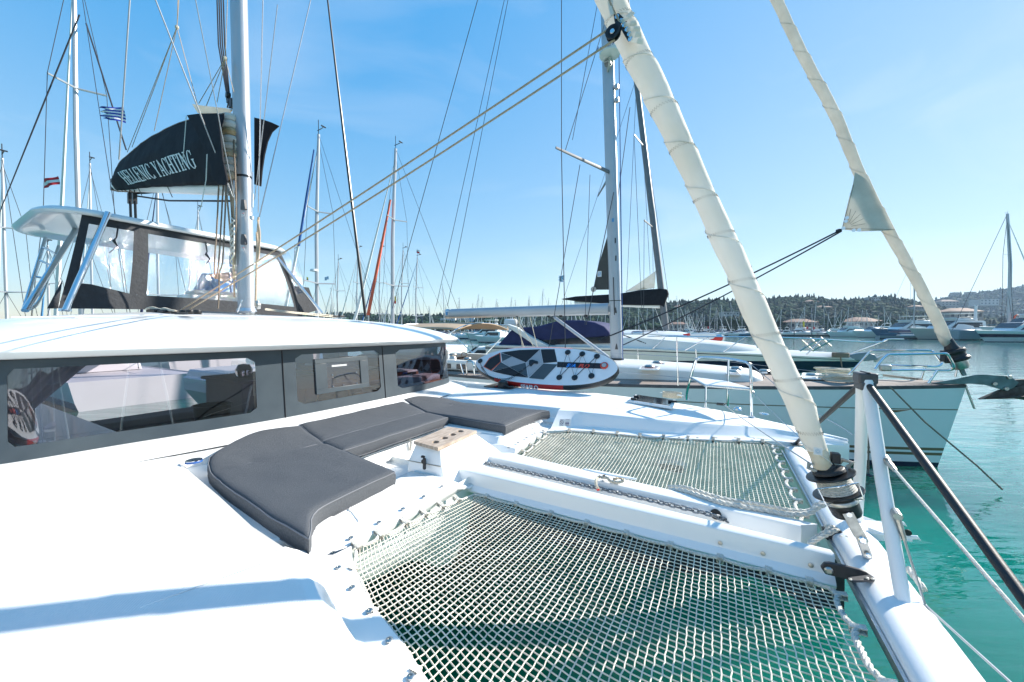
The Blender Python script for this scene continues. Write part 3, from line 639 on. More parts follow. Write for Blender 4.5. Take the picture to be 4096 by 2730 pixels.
# wires from the frame to the near bow
near_leg = lambda f: gz(3612, 2400, -1.075).lerp(peak, f)
for f_, endp, r_ in ((0.60, gz(4200, 2600, -0.72), 0.0055), (0.345, gz(3700, 2420, -1.09), 0.0045)):
    a = near_leg(f_) + Vector((.02, -.03, 0))
    mb = MB(); 
    pth = [a, endp] if r_ > .005 else [a, endp, B(4.32, -1.05, -1.135), B(4.315, -1.6, -1.135)]
    mb.tube(pth, r_, 7); wr = mb.build('bow_wire', 'rope_white' if r_ > .005 else 'wire', cat)
    d_ = (pth[1] - a).normalized(); mb = MB(); mb.tube([a - d_ * .03, a + d_ * .03, a + d_ * .08], [.013, .011, .008], 8); mb.lathe(a - d_ * .02, [(0.016, -.02), (0.016, .02)], 10, (0, 1, .2)); mb.build('wire_terminal', 'steel_dull', wr)
# rope lashing hanging on the outer side
mb = MB(); laid(mb, [gz(3630, 2275, -1.11), gz(3660, 2310, -1.12), gz(3685, 2345, -1.13), gz(3693, 2360, -1.15)], .014); mb.build('outer_lashing', 'rope_white', cat)

# ------------------------------------------------ net lacing studs along the deck edges
def stud(p, nrm=(0, 0, 1)):
    mb = MB(); mb.lathe(p, [(0.0125, 0), (0.0125, .003), (0.008, .0055), (0.0045, .0056), (0.0045, .003), (0, .003)], 12, nrm); return mb
for px, py, z in ((1331, 2213, -1.056), (1353, 2271, -1.056), (1408, 2351, -1.056), (1478, 2444, -1.056), (1557, 2561, -1.056), (1643, 2708, -1.056), (1404, 2152, -1.055), (1516, 2090, -1.055), (1612, 2036, -1.055), (1695, 1987, -1.055), (1768, 1946, -1.055)):
    stud(gz(px, py, z)).build('lacing_stud', 'steel_dull', cat)
for px, py in ((2034, 1793), (2072, 1772), (2106, 1752), (2138, 1734), (2171, 1723), (2221, 1725), (2287, 1730), (2355, 1734), (2426, 1739), (2497, 1742), (2569, 1745), (2642, 1750), (2716, 1751), (2790, 1752), (2866, 1753), (2942, 1753), (3016, 1754)):
    mb = MB(); p = gz(px, py, -1.05); mb.lathe(p, [(0.013, 0), (0.013, .004), (0, .006)], 8); mb.tube([p + Vector((.0, -.05, -.03)), p + Vector((.0, -.055, -.06))], .008, 6); mb.build('lacing_stud', 'steel_dull', cat)
# ================================================================ nets
def make_net(name, label, corner, cell_u, cell_v, sag, border_r, studs, matn='net', wob=0.045, z_in=lambda v: -.115 * v ** 1.3):
    """corner(u,v)->(s,t): u runs forward, v runs athwart"""
    zz = lambda u, v: -1.085 + z_in(v) - sag * (max(0, 16 * u * (1 - u) * v * (1 - v))) ** 0.7
    root = thing(name, label, 'net', tuple(BOAT @ B(*corner(.5, .5), -1.15)), -A)
    P = lambda u, v: B(*corner(u, v), zz(u, v))
    L = (P(1, .5) - P(0, .5)).length; Wd = (P(.5, 1) - P(.5, 0)).length
    nu, nv = max(4, round(L / cell_u)), max(4, round(Wd / cell_v))
    rnd = random.Random(5)
    jit = {(i, j): (rnd.uniform(-1, 1) * .06, rnd.uniform(-1, 1) * .06) for i in range(nu + 1) for j in range(nv + 1)}
    def K(i, j):
        a, b = jit[(i, j)]
        if i in (0, nu) or j in (0, nv): a = b = 0
        zg = (1 if (i + j) % 2 else -1) * wob
        return P(min(1, max(0, (i + a + (zg if j not in (0, nv) else 0)) / nu)), min(1, max(0, (j + b) / nv)))
    mb = MB()
    for j in range(1, nv):
        mb.tube([K(i, j) for i in range(nu + 1)], 0.0026, 5, caps=False)
    for i in range(1, nu):
        mb.tube([K(i, j) for j in range(nv + 1)], 0.0026, 5, caps=False)
    o = mb.build('netting', matn, root); o['kind'] = 'stuff'
    return root, P
def quad_net(tab_a, tab_b, s0, s1):      # t as a function of s on both sides
    def f(u, v):
        ta = interp(tab_a, interp([(0, s0), (1, s1)], u)); tb = interp(tab_b, interp([(0, s0), (1, s1)], u))
        s = s0 + (s1 - s0) * u
        return (s, ta + (tb - ta) * v)
    return f
na = [(1.86, -1.36), (2.0, -1.47), (2.22, -1.575), (2.53, -1.675), (2.7, -1.74), (3.2, -1.86), (3.9, -2.0)]
nb = [(1.86, -0.36), (3.9, -0.375)]
netn, PN = make_net('trampoline_net', 'wide knotted cream rope net over dark water in front of the seats', quad_net(na, nb, 1.875, 3.885), 0.0300, 0.0295, 0.05, .01, None)
fa = [(1.86, 0.25), (3.9, 0.05)]
fb = [(1.86, 1.0), (2.1, 1.2), (2.5, 1.29), (2.83, 1.345), (3.4, 1.54), (3.85, 1.70)]
netf, PF = make_net('trampoline_net', 'cream rope net beyond the chain trough with a dark hull vent below it', quad_net(fa, fb, 1.875, 3.87), 0.0280, 0.0265, 0.03, .01, None, wob=0.03, z_in=lambda v: -.07 * (1 - v))
def border(root, P, edge, studs_s, toward, r, matn):
    pts = []
    n = 40; k = len(studs_s)
    for i in range(n + 1):
        e = i / n; p = P(*edge(e)); sc_ = sum(math.exp(-((e - x) / 0.02) ** 2) for x in studs_s); pts.append(p + Vector(toward) * (0.5 * sc_) + Vector((0, 0, 0.004)))
    mb = MB(); laid(mb, pts, r); mb.build('border_rope', matn, root)
    for x in studs_s:
        p = P(*edge(x)); q = p + Vector(toward); mb = MB()
        for d in (-.012, -.004, .005, .013):
            c = Vector((-toward[1], toward[0], 0)); c = c.normalized() * d if c.length else Vector()
            mb.tube([p + c * .6 + Vector((0, 0, .014)), q + c + Vector((0, 0, .016)), q + c + Vector((0, 0, -.006)), p + c * .6 + Vector((0, 0, -.010))], 0.0042, 5, closed=True)
        mb.build('lashing', matn, root)
border(netn, PN, lambda e: (e, 0.0), [.06, .2, .36, .52, .68, .84, .97], (0.0, -.03, 0.01), .0085, 'rope_white')
border(netn, PN, lambda e: (0.0, e), [.02, .16, .34, .50, .66, .82], (-.045, 0, .02), .0085, 'rope_white')
border(netn, PN, lambda e: (e, 1.0), [.05, .17, .3, .42, .54, .66, .78, .885, .965], (0, .025, .005), .0095, 'rope_white')
border(netn, PN, lambda e: (1.0, e), [.06, .26, .46, .64, .82, .97], (.05, 0, .005), .013, 'rope_white')
border(netf, PF, lambda e: (e, 1.0), [.08, .2, .32, .43, .54, .65, .76, .87, .97], (0, .05, .02), .007, 'net_grey')
border(netf, PF, lambda e: (0.0, e), [.1, .3, .52, .74, .95], (-.05, 0, .02), .009, 'rope_white')
border(netf, PF, lambda e: (1.0, e), [.02, .14, .26, .37, .48, .59, .70, .81, .91, .985], (.05, 0, .006), .011, 'rope_white')
border(netf, PF, lambda e: (e, 0.0), [.1, .4, .7], (0, -.02, 0), .007, 'rope_white')
# hull vents seen through the far net
mb = MB()
vc = [gt(2637, 1855, 1.44), gt(2737, 1855, 1.44), gt(2735, 1892, 1.44), gt(2640, 1890, 1.44)]
c_ = sum(vc, Vector()) / 4
far_in = lambda px, py: gt(px, py, 1.62)
ring = []
for k in range(20):
    a = 2 * pi * k / 20; ring.append(Vector((c_.x + 0.135 * math.copysign(abs(cos(a)) ** .55, cos(a)), 1.44, c_.z + 0.05 * math.copysign(abs(sin(a)) ** .55, sin(a)))))
mb.slab(ring, (0, 0.16, 0)); mb.build('hull_vent', 'under', cat)
mb = MB(); mb.slab([Vector((c_.x + (p.x - c_.x) * .84, p.y - .004, c_.z + (p.z - c_.z) * .7)) for p in ring], (0, .02, 0)); mb.build('vent_opening', 'hole', cat)

# ================================================================ cushions
def cushion(label, sb, sf, to, ti, seam, zf, th=0.09):
    nu, nv = 26, 22
    def top(u, v):
        s = sb(v) + (sf(v) - sb(v)) * u; t = to(s) + (ti(s) - to(s)) * v
        e = min(u * 1.2, (1 - u) * 1.2, v * .8, (1 - v) * .8); r = 0.022
        dz = -0.012 * max(0, 1 - e / r) ** 2
        puff = 0.006 * (16 * u * (1 - u) * v * (1 - v)) ** .5
        sd = abs(s - seam(t)); puff -= 0.010 * math.exp(-(sd / 0.016) ** 2)
        wr = 0.004 * noise.noise(Vector((s * 7, t * 7, 2.0))) + 0.005 * noise.noise(Vector((s * 3, t * 2.4, 7.0))) + .0025 * noise.noise(Vector((s * 22, t * 9, 1.0)))
        return B(s, t, zf(s) + dz + puff + wr)
    us = [0, .012, .03] + [0.06 + .88 * i / (nu - 6) for i in range(nu - 5)] + [.97, .988, 1]; vs_ = [0, .012, .035] + [.07 + .86 * i / (nv - 6) for i in range(nv - 5)] + [.965, .988, 1]
    mb = MB(); R = [[top(u, v) for v in vs_] for u in us]; mb.loft(R, False)
    per = [R[0][j] for j in range(len(vs_))] + [R[i][-1] for i in range(1, len(us))] + [R[-1][j] for j in range(len(vs_) - 2, -1, -1)] + [R[i][0] for i in range(len(us) - 2, 0, -1)]
    ctr = sum(per, Vector()) / len(per)
    def out(p, d, dz): q = (p - ctr); q.z = 0; return p + q.normalized() * d + Vector((0, 0, dz))
    mb.loft([per, [out(p, .010, -.012) for p in per], [out(p, .012, -th * .5) for p in per], [out(p, .007, -th + .01) for p in per], [out(p, -.01, -th) for p in per]], True)
    W = [BOAT @ p for p in per]; o0 = BOAT @ ctr
    root = thing('cushion', label, 'cushion', (o0.x, o0.y, min(p.z for p in W) - th), -A, 'cushions on the foredeck seat')
    mb.build('cushion_body', 'cushion', root, fix=True, ang=50)
    s2 = MB(); s2.tube([out(p, .005, 0.001) for p in per], 0.0035, 5, closed=True)
    sv = [top(u_, v) for v in vs_ for u_ in [max(0, min(1, (seam(to(0.6) + (ti(.6) - to(.6)) * v) - sb(v)) / (sf(v) - sb(v))))]]
    s2.tube([p + Vector((0, 0, .001)) for p in sv], 0.003, 5); s2.tube([out(p, .009, -th + .012) for p in per], 0.0025, 4, closed=True); s2.build('piping', 'seam', root)
    return root
zback = lambda s: -0.90 + 0.075 * max(0, min(1, (0.60 - s) / 0.5)) ** 1.1
tabA_o = [(0.0, -1.1), (.1, -1.13), (.2, -1.25), (.3, -1.33), (.45, -1.405), (.6, -1.45), (.9, -1.50), (1.2, -1.535), (1.5, -1.57), (1.84, -1.60)]
tabA_i = [(0.1, -.605), (1.6, -.865)]
cushion('near dark grey seat cushion with curved outer corner beside the open net', lambda v: smooth_interp([(0, .36), (.12, .22), (.3, .12), (.5, .10), (1, .17)], v), lambda v: smooth_interp([(0, 1.86), (.06, 1.80), (.14, 1.70), (.24, 1.64), (.4, 1.62), (1, 1.60)], v), lambda s: interp(tabA_o, s), lambda s: interp(tabA_i, s), lambda t: 0.62, zback)
cushion('middle dark grey seat cushion under the framed window hatch', lambda v: .14, lambda v: .94, lambda s: -.60 - .16 * (s - .15) / .8, lambda s: .665 - .17 * (s - .12) / .8, lambda t: .58, zback)
tabC_o = [(0.0, 1.0), (.1, 1.08), (.3, 1.18), (.6, 1.19), (1.2, 1.24), (1.75, 1.30)]
tabC_i = [(.1, .70), (.6, .56), (1.7, .49)]
cushion('far dark grey seat cushion nearest the paddleboard', lambda v: smooth_interp([(0, .08), (.5, .08), (.8, .14), (1, .40)], v), lambda v: smooth_interp([(0, 1.64), (.6, 1.65), (.85, 1.68), (1, 1.75)], v), lambda s: interp(tabC_i, s), lambda s: interp(tabC_o, s), lambda t: .60, zback)

# ================================================================ chain in the trough
ch = thing('anchor_chain', 'galvanised steel anchor chain lying in the white trough between the nets', 'chain', tuple(BOAT @ ((l3[0] + l2[0]) / 2 - Vector((0, 0, .13)))), -A)
cp0 = gz(1868, 1836, -1.095); cpm = gz(2500, 1978, -1.092); cp1 = gz(2815, 2052, -1.085); cp2 = gz(2878, 2072, -1.10); cp3 = gz(2925, 2090, -1.15)
path = catmull([cp0, cp0.lerp(cpm, .5), cpm, cp1, cp2, cp3], 60); cum = [0]
for i in range(len(path) - 1): cum.append(cum[-1] + (path[i + 1] - path[i]).length)
PITCH = 0.033; link_me = {}
nl = int(cum[-1] / PITCH)
lm = MB(); hw, hl = 0.0115, 0.0155
lp = [Vector((hl * (1 if cos(a) > 0 else -1) * .55 + hw * cos(a), hw * sin(a), 0)) for a in [2 * pi * k / 14 + .01 for k in range(14)]]
lm.tube(lp, 0.0056, 6, closed=True); me_link = lm.mesh('link', 'galv', ID)
k = 0; rl = random.Random(3)
for i in range(nl):
    d = (i + .5) * PITCH
    while k < len(path) - 2 and cum[k + 1] < d: k += 1
    p = path[k].lerp(path[k + 1], (d - cum[k]) / max(1e-9, cum[k + 1] - cum[k])); dr = (path[k + 1] - path[k]).normalized()
    o = bpy.data.objects.new('link', me_link); o.parent = ch; col.objects.link(o)
    q = dr.to_track_quat('X', 'Z').to_matrix().to_4x4() @ Matrix.Rotation(radians((35 if i % 2 else -60) + rl.uniform(-9, 9)), 4, 'X')
    o.matrix_local = MAT_OF[ch.name].inverted() @ BOAT @ Matrix.Translation(p) @ q

# ================================================================ cleat, mooring ropes
cl = MB(); a, b = gz(2335, 1878, -1.005), gz(2547, 1918, -1.005)
for k_, dz in ((0, 0),):
    ax_ = (b - a).normalized(); sd_ = ax_.cross(Vector((0, 0, 1)))
    rr = []
    for i in range(9):
        u = i / 8; w_ = 0.006 + 0.016 * (1 - (2 * u - 1) ** 4); c_ = a.lerp(b, u); rr.append([c_ + sd_ * w_ * cos(th) + Vector((0, 0, .007 * sin(th))) for th in [2 * pi * q / 10 for q in range(10)]])
    cl.loft(rr, True, True)
clo = cl.build('cleat_horn', 'gelcoat', cat)
mb = MB()
for u in (.40, .60): mb.box(a.lerp(b, u) + Vector((0, 0, -.032)), (.018, .016, .06))
mb.build('cleat_post', 'steel', clo)
tag(laid(MB(), catmull([gz(2400, 1960, -1.09) , gz(2388, 1950, -1.06), gz(2384, 1925, -1.03), gz(2396, 1908, -1.03), gz(2412, 1912, -1.03), gz(2430, 1912, -1.03), gz(2440, 1925, -1.04), gz(2470, 1930, -1.04), gz(2492, 1925, -1.03), gz(2482, 1912, -1.03), gz(2462, 1915, -1.03)], 6), .010).build('snubber_rope', 'rope'), 'short cream rope turned round the white cleat on the chain trough', 'rope')
mb = MB(); 
for i in range(5): mb.box(gz(2389 + (i % 3) * 3, 1955 + (i // 2) * 3, -1.075), (.012, .008, .010), rz=i)
tag(mb.build('red_thread', 'red'), 'tuft of red thread tied to the anchor chain', 'thread')
for off, lab in ((0, 'twisted cream dock rope lying along the far side of the chain trough, upper strand'), (1, 'twisted cream dock rope lying along the far side of the chain trough, lower strand')):
    pts = [gz(2672 + off * 4, 1950 + off * 10, -1.07), gz(2745, 1952 + off * 14, -1.05), gz(2880, 1993 + off * 15, -1.045), gz(3040, 2020 + off * 17, -1.045), gz(3150, 2043 + off * 14, -1.045), gz(3235, 2046 + off * 9, -1.03), gz(3268, 2022 + off * 10, -1.0), gz(3300, 2010 + off * 8, -0.98)]
    tag(laid(MB(), catmull(pts, 8), .0150).build('dock_rope', 'rope_white'), lab, 'rope', 'dock ropes by the far net')
for off in (0, 1):
    pts = [gz(3236, 2172 + off * 8, -1.10), gz(3262, 2153 + off * 8, -1.07), gz(3300, 2130 + off * 12, -1.03), gz(3325 + off * 20, 2112 + off * 8, -1.0), gz(3340 + off * 8, 2112 + off * 6, -1.0), gz(3300 + off * 40, 2106 + off * 14, -1.01)]
    tag(laid(MB(), catmull(pts, 6), .012).build('frayed_rope', 'rope_white'), 'frayed white rope end looped over the dark bracket, ' + ('lower loop' if off else 'upper loop'), 'rope', 'frayed ropes at the beam')

# ================================================================ forestay, furler drum, furled headsail
def FS(z, off=0): return B(4.03 - .394 * (z + 1.09) + off, -0.20, z)
AX = (FS(0) - FS(-1)).normalized()
fo = thing('furler', 'black headsail furling drum wound with pale line above the crossbeam', 'furler', tuple(BOAT @ FS(-1.03)), -A)
d1, d2, cn = gt(3321, 1899, -.2), gt(3352, 1970, -.2), gt(3380, 2036, -.2)
def disc(c, r, nm, h=.008):
    mb = MB(); mb.lathe(c, [(r * .3, -h), (r * .985, -h * .5), (r, 0), (r * .985, h * .5), (r * .3, h)], 36, AX); return mb.build(nm, 'black', fo)
disc(d1, .102, 'drum_plate'); disc(d2, .105, 'drum_plate')
mb = MB(); nn = 9; prof = []
for i in range(nn):
    h0 = -.010 - .085 * i / nn
    for q in range(5): prof.append((.064 - .0 + .005 * sin(pi * q / 4) + .012 * (i / nn), h0 - .085 / nn * q / 4))
mb.lathe(d1 + AX * 0.0, [(0.02, 0.0)] + prof + [(0.02, -.1)], 28, AX); mb.build('furling_line', 'rope_white', fo)
mb = MB(); mb.lathe(cn, [(.0, .055), (.062, .055), (.064, .03), (.060, -.02), (.054, -.032), (0, -.032)], 28, AX); mb.build('drum_base', 'black', fo)
mb = MB(); mb.lathe(cn, [(.064, .03), (.067, .034), (.067, .045), (.064, .05)], 28, AX); mb.build('drum_band', 'steel_dull', fo)
side = AX.cross(Vector((0, 1, 0))).normalized(); up_ = AX
def dp(c, ang, r, h): return c + (side * cos(ang) + AX.cross(side) * sin(ang)) * r + AX * h
# find the angle that faces the camera side
vec = Vector((0, -1, 0)); a0 = atan2(vec.dot(AX.cross(side)), vec.dot(side))
mb = MB()
pts = [dp(d2, a0 + .8, .05, -.03), dp(d2, a0 + .85, .10, -.02), dp(d1, a0 + .85, .107, -.03), dp(d1, a0 + .45, .112, -.022), dp(d1, a0, .114, -.02), dp(d1, a0 - .4, .112, -.022), dp(d1, a0 - .8, .107, -.03), dp(d2, a0 - .8, .10, -.02), dp(d2, a0 - .75, .05, -.03)]
mb.tube(pts, .0042, 8); mb.build('line_guard', 'steel', fo)
base = gz(3474, 2236, -1.08)
mid_ = gt(3440, 2146, -.235)
def bar(mb, a, b, w_, th, toff):
    d = (b - a).normalized(); n_ = Vector((0, 1, 0)); n_ = (n_ - d * d.y).normalized(); wv = d.cross(n_); o_ = n_ * toff
    P = [a + wv * w_ - d * w_ * .6, a - wv * w_ - d * w_ * .6, b - wv * w_ + d * w_ * .5, b - wv * w_ * .4 + d * w_ * 1.1, b + wv * w_ * .4 + d * w_ * 1.1, b + wv * w_ + d * w_ * .5]
    mb.slab([p + o_ - n_ * th / 2 for p in P], n_ * th)
qa = cn + Vector((0.0, -.035, -.005))
mb = MB()
for o_ in (-.030, .030): bar(mb, qa + Vector((0, .0, 0)), mid_, .021, .006, o_)
mb.build('toggle_plate', 'steel_dull', fo)
mb = MB()
for o_ in (-.017, .017): bar(mb, mid_, mid_.lerp(base, .72), .016, .008, o_)
mb.build('toggle_fork', 'steel_dull', fo)
mb = MB(); bar(mb, mid_.lerp(base, .62), base + Vector((0, 0, -.01)), .018, .012, 0); mb.build('stay_tang', 'alu_white', fo)
mb = MB()
for c_, r_, l_ in ((mid_, .017, .040), (mid_.lerp(base, .68), .011, .036)): mb.lathe(c_ + Vector((0, -l_, 0)), [(r_ * .7, -.004), (r_, 0), (r_, .008), (r_ * .6, .008), (r_ * .6, 2 * l_ - .008), (r_, 2 * l_ - .008), (r_, 2 * l_)], 12, (0, 1, 0))
mb.lathe(cn + Vector((0.0, -.064, .0)), [(.010, 0), (.012, .007), (0, .007)], 6, (0.0, -1, 0)); mb.build('clevis_pin', 'steel', fo)
mb = MB(); mb.lathe(d1 + AX * .012, [(.07, 0), (.066, .016), (.04, .026), (.024, .05), (.022, .12)], 18, AX); mb.box(d1 + AX * .085 + side * -.02 + Vector((.03, .0, .0)), (.035, .04, .05)); mb.build('swivel', 'black_rubber', fo, bevel=.003)
mb = MB(); mb.tube([dp(d1, a0 + 1.9, .085, .012), dp(d1, a0 + 1.8, .11, .03), dp(d1, a0 + 2.1, .09, .045), dp(d1, a0 + 2.3, .08, .03)], .010, 8)
mb.tube([dp(d1, a0 - 1.2, .05, .03), dp(d1, a0 - 1.5, .075, .05), dp(d1, a0 - 1.7, .06, .07)], .010, 8); mb.build('tack_strop', 'net_grey', fo)
# the rolled sail: a helically wrapped tube with overlapping turns
AXPT = [(3292, 1872, 0.0395), (3281, 1830, 0.0395), (3266, 1790, 0.0433), (3244, 1740, 0.0494), (3219, 1680, 0.0562), (3193, 1600, 0.0608), (3140, 1500, 0.0562), (3095, 1400, 0.0555), (3022, 1250, 0.0631), (2960, 1100, 0.0608), (2893, 957, 0.0623), (2824, 804, 0.0570), (2772, 689, 0.0608), (2629, 383, 0.0730), (2530, 190, 0.0760), (2441, 0, 0.0790), (2380, -140, 0.0806), (2300, -330, 0.0760), (1950, -1250, 0.0684)]
axp = [(gt(x, y, -.2), r) for x, y, r in AXPT]
pp = catmull([p for p, r in axp], 14); rrad = []
for i in range(len(pp)):
    k_ = i / 14; j = int(min(k_, len(axp) - 2)); u = k_ - j; rrad.append(axp[j][1] * (1 - u) + axp[min(j + 1, len(axp) - 1)][1] * u)
PX = [Vector((0, 0, 0))]; cuml = [0]
for i in range(len(pp) - 1): cuml.append(cuml[-1] + (pp[i + 1] - pp[i]).length)
NS = 44
def sailtube(mb, s_list, wrap=0.30, step=.10):
    rings = []
    for (p, r, L, d) in s_list:
        a = d.orthogonal(); a = (Vector((1, 0, 0)) - d * d.x).normalized(); b = d.cross(a); ring = []
        for k in range(NS):
            th = 2 * pi * k / NS
            f = (th / (2 * pi) + L / wrap) % 1.0
            rr_ = r * (0.95 + step * f + 0.045 * noise.noise(Vector((cos(th) * 1.2, sin(th) * 1.2, L * 3.2))) + .012 * noise.noise(Vector((cos(th) * 2.5, sin(th) * 2.5, L * 9))))
            ring.append(p + (a * cos(th) + b * sin(th)) * rr_)
        rings.append(ring)
    mb.loft(rings, True, True)
sl = []
M_ = 300; k = 0
for i in range(M_ + 1):
    d = cuml[-1] * i / M_
    while k < len(pp) - 2 and cuml[k + 1] < d: k += 1
    u = (d - cuml[k]) / max(1e-9, cuml[k + 1] - cuml[k]); p = pp[k].lerp(pp[k + 1], u)
    d0, d1_ = pp[max(0, k - 5)], pp[min(len(pp) - 1, k + 6)]
    sl.append((p, rrad[k] * (1 - u) + rrad[k + 1] * u, d, (d1_ - d0).normalized()))
sail = thing('furled_headsail', 'cream headsail rolled tight round the near forestay above the black drum', 'sail', tuple(BOAT @ pp[0]), -A)
mb = MB(); sailtube(mb, sl)
so = mb.build('rolled_cloth', ['sail', 'sail_stain'], sail, ang=48)
for pgi, pg in enumerate(so.data.polygons):
    if pgi < 5 * NS: pg.material_index = 1
# zig-zag stitching and seam bands wound round the roll
st_ = MB(); bnd = MB()
for L0 in (.19, .47, .72, 1.03, 1.31, 1.53, 1.86, 2.13, 2.49, 2.80):
    i0 = min(range(len(sl)), key=lambda q: abs(sl[q][2] - L0)); zz_ = []; e1 = []; e2 = []
    for q in range(0, 61):
        f = q / 60; th = 2 * pi * f * 1.0; Ls = L0 + 0.05 - 0.075 * f + (0.008 if q % 2 else -0.008)
        def on(Lx, th, lift):
            ii = min(range(max(0, i0 - 12), min(len(sl), i0 + 12)), key=lambda z_: abs(sl[z_][2] - Lx)); p, r, L, d = sl[ii]; p = p + d * (Lx - L)
            a = (Vector((1, 0, 0)) - d * d.x).normalized(); b = d.cross(a); fr_ = (th / (2 * pi) + L / .30) % 1.0
            return p + (a * cos(th) + b * sin(th)) * (r * (.95 + .10 * (fr_ % 1) + .02) + lift)
        zz_.append(on(Ls, th, .001)); e1.append(on(L0 + .085 - .075 * f, th, .0)); e2.append(on(L0 + .02 - .075 * f, th, .0005))
    st_.tube(zz_, .0008, 3); 
st_.build('stitching', 'sail_thread', sail)
def hem(sl_, wrap, step, r_, parent):
    pts = []; 
    for q in range(0, len(sl_)):
        p, r, L, d = sl_[q]; nsub = 6 if wrap < .5 else 4
        if q == len(sl_) - 1: break
        p1, r1, L1, d1_ = sl_[q + 1]
        for w_ in range(nsub):
            f = w_ / nsub; Lx = L + (L1 - L) * f; th = -2 * pi * Lx / wrap; pp_ = p.lerp(p1, f); a = (Vector((1, 0, 0)) - d * d.x).normalized(); b = d.cross(a)
            pts.append(pp_ + (a * cos(th) + b * sin(th)) * (r * (.95 + step) - r_ * .2 + .004 * noise.noise(Vector((Lx * 9, 1, 1)))))
    mb = MB(); mb.tube(pts, r_, 5); mb.build('leech_hem', parent[1], parent[0])
hem(sl[:240], .30, .10, .0028, (sail, 'sail'))
mb = MB(); q0 = gt(3272, 1806, -.262)
mb.box(q0, (.034, .002, .036)); sp = mb.build('sail_patch', 'label_white', sail)
mb = MB(); 
for k in range(14):
    a = 2 * pi * k / 14; mb.tube([q0 + Vector((.008 * cos(a), -.0018, .008 * sin(a))), q0 + Vector((.013 * cos(a), -.0018, .013 * sin(a)))], .0008, 3)
mb.tube([q0 + Vector((.0055 * cos(a), -.0018, .0055 * sin(a))) for a in [2 * pi * k / 12 for k in range(12)]], .0009, 3, closed=True); mb.build('sun_emblem', 'ink_blue', sp)
# clew board, block and sheets
cb_ = [(2453, 55), (2475, 52), (2500, 75), (2520, 105), (2532, 130), (2537, 158), (2512, 166), (2497, 140), (2480, 110), (2458, 88)]
mb = MB(); mb.slab([gt(x, y, -.315) for x, y in cb_], (0, .008, 0)); cbo = mb.build('clew_board', 'black', sail, bevel=.003)
mb = MB()
for x, y in ((2468, 68), (2484, 85), (2497, 101), (2508, 119), (2518, 138), (2521, 158)): mb.lathe(gt(x, y, -.318), [(.013, 0), (.013, .004), (.007, .004), (.007, .001), (0, .001)], 12, (0, -1, 0))
mb.build('eyelet', 'steel', cbo)
mb = MB()
for (x0, y0, x1, y1) in ((2486, 90, 2532, 50), (2497, 101, 2545, 92), (2508, 119, 2560, 116), (2518, 138, 2565, 140), (2526, 158, 2572, 168), (2450, 60, 2440, 0)):
    mb.tube([gt(x0, y0, -.322), gt((x0 + x1) / 2, (y0 + y1) / 2, -.322), gt(x1, y1, -.29)], .014, 6, flat=.25)
mb.build('webbing', 'sail', sail)
blk = gt(2452, 134, -.36)
mb = MB(); adir = (gt(2470, 108, -.36) - gt(2430, 158, -.36)).normalized()
for dy in (-.014, .014): mb.lathe(blk + Vector((0, dy, 0)), [(.0, -.004), (.040, -.004), (.043, 0), (.040, .004), (0, .004)], 18, (0, 1, 0)); mb.slab([blk + Vector((0, dy - .004, 0)) + v for v in (adir * -.03 + adir.cross(Vector((0, 1, 0))) * .036, adir * .055 + adir.cross(Vector((0, 1, 0))) * .018, adir * .055 - adir.cross(Vector((0, 1, 0))) * .018, adir * -.03 - adir.cross(Vector((0, 1, 0))) * .036)], (0, .008, 0))
blo = tag(mb.build('clew_block', 'black', bevel=.002), 'black pulley block with two ropes hanging from the cream headsail clew', 'block')
mb = MB(); mb.lathe(blk + Vector((0, -.019, 0)), [(.012, -.003), (.014, 0), (.008, .003), (0, .003)], 12, (0, 1, 0)); mb.build('sheave_pin', 'steel', blo)
tag(laid(MB(), catmull([gt(2462, 120, -.345), gt(2468, 100, -.335), gt(2478, 92, -.33), gt(2470, 70, -.325), gt(2450, 30, -.32), gt(2437, 0, -.31), gt(2430, -30, -.3)], 6), .006).build('block_lashing', 'sheet'), 'thin brown lashing that ties the black pulley block to the sail', 'rope')
rf = lambda px, py, z: gz(px, py, z)
sA, sB_ = gt(715, 1246, -.95), gt(742, 1247, -.93)
tag(MB().tube(catenary(sA, blk + Vector((-.02, 0, .035)), .02, 14), .0062, 7).build('headsail_sheet', 'sheet'), 'upper of two tan ropes running from coachroof to pulley block', 'rope', 'tan headsail sheets')
tag(MB().tube(catenary(sB_, blk + Vector((0.01, 0, -.04)), .03, 14), .0062, 7).build('headsail_sheet', 'sheet'), 'lower of two tan ropes running from coachroof to pulley block', 'rope', 'tan headsail sheets')

# ================================================================ mast, boom, sail bag
mbase, mtop = gt(986, 1247, -.2), gt(955, 0, -.2)
mdir = (mtop - mbase).normalized()
def msec(c, k=1.0):
    return [c + Vector((0.112 * k * cos(a) , 0.08 * k * sin(a), 0)) for a in [2 * pi * i / 28 for i in range(28)]]
mb = MB(); mb.loft([msec(mbase - mdir * .02), msec(mbase + mdir * 3), msec(mbase + mdir * 14.5)], True, True); mast = mb.build('mast', 'mast_alu', cat, ang=60)
mb = MB(); mb.loft([[p + (p - (mbase - mdir * .0)) * .22 for p in msec(mbase)], [p + (p - mbase - mdir * .04) * .06 for p in msec(mbase + mdir * .04)]], True, True); mb.build('mast_step', 'alu', mast)
zc = lambda py: mbase + mdir * ((mtop - mbase).length * (1247 - py) / 1247.)
mb = MB(); c_ = zc(712); mb.loft([[p + (p - c_) * .03 for p in msec(c_)], [p + (p - c_) * .03 for p in msec(c_ + mdir * .025)]], True); mb.build('mast_band', 'black', mast)
def mast_item(px, py, w_, h_, nm, mt, th=.02):
    c_ = gt(px, py, -.285); mb = MB(); mb.box(c_ + Vector((0, -.004, 0)), (w_, th, h_)); return mb.build(nm, mt, mast, bevel=.004)
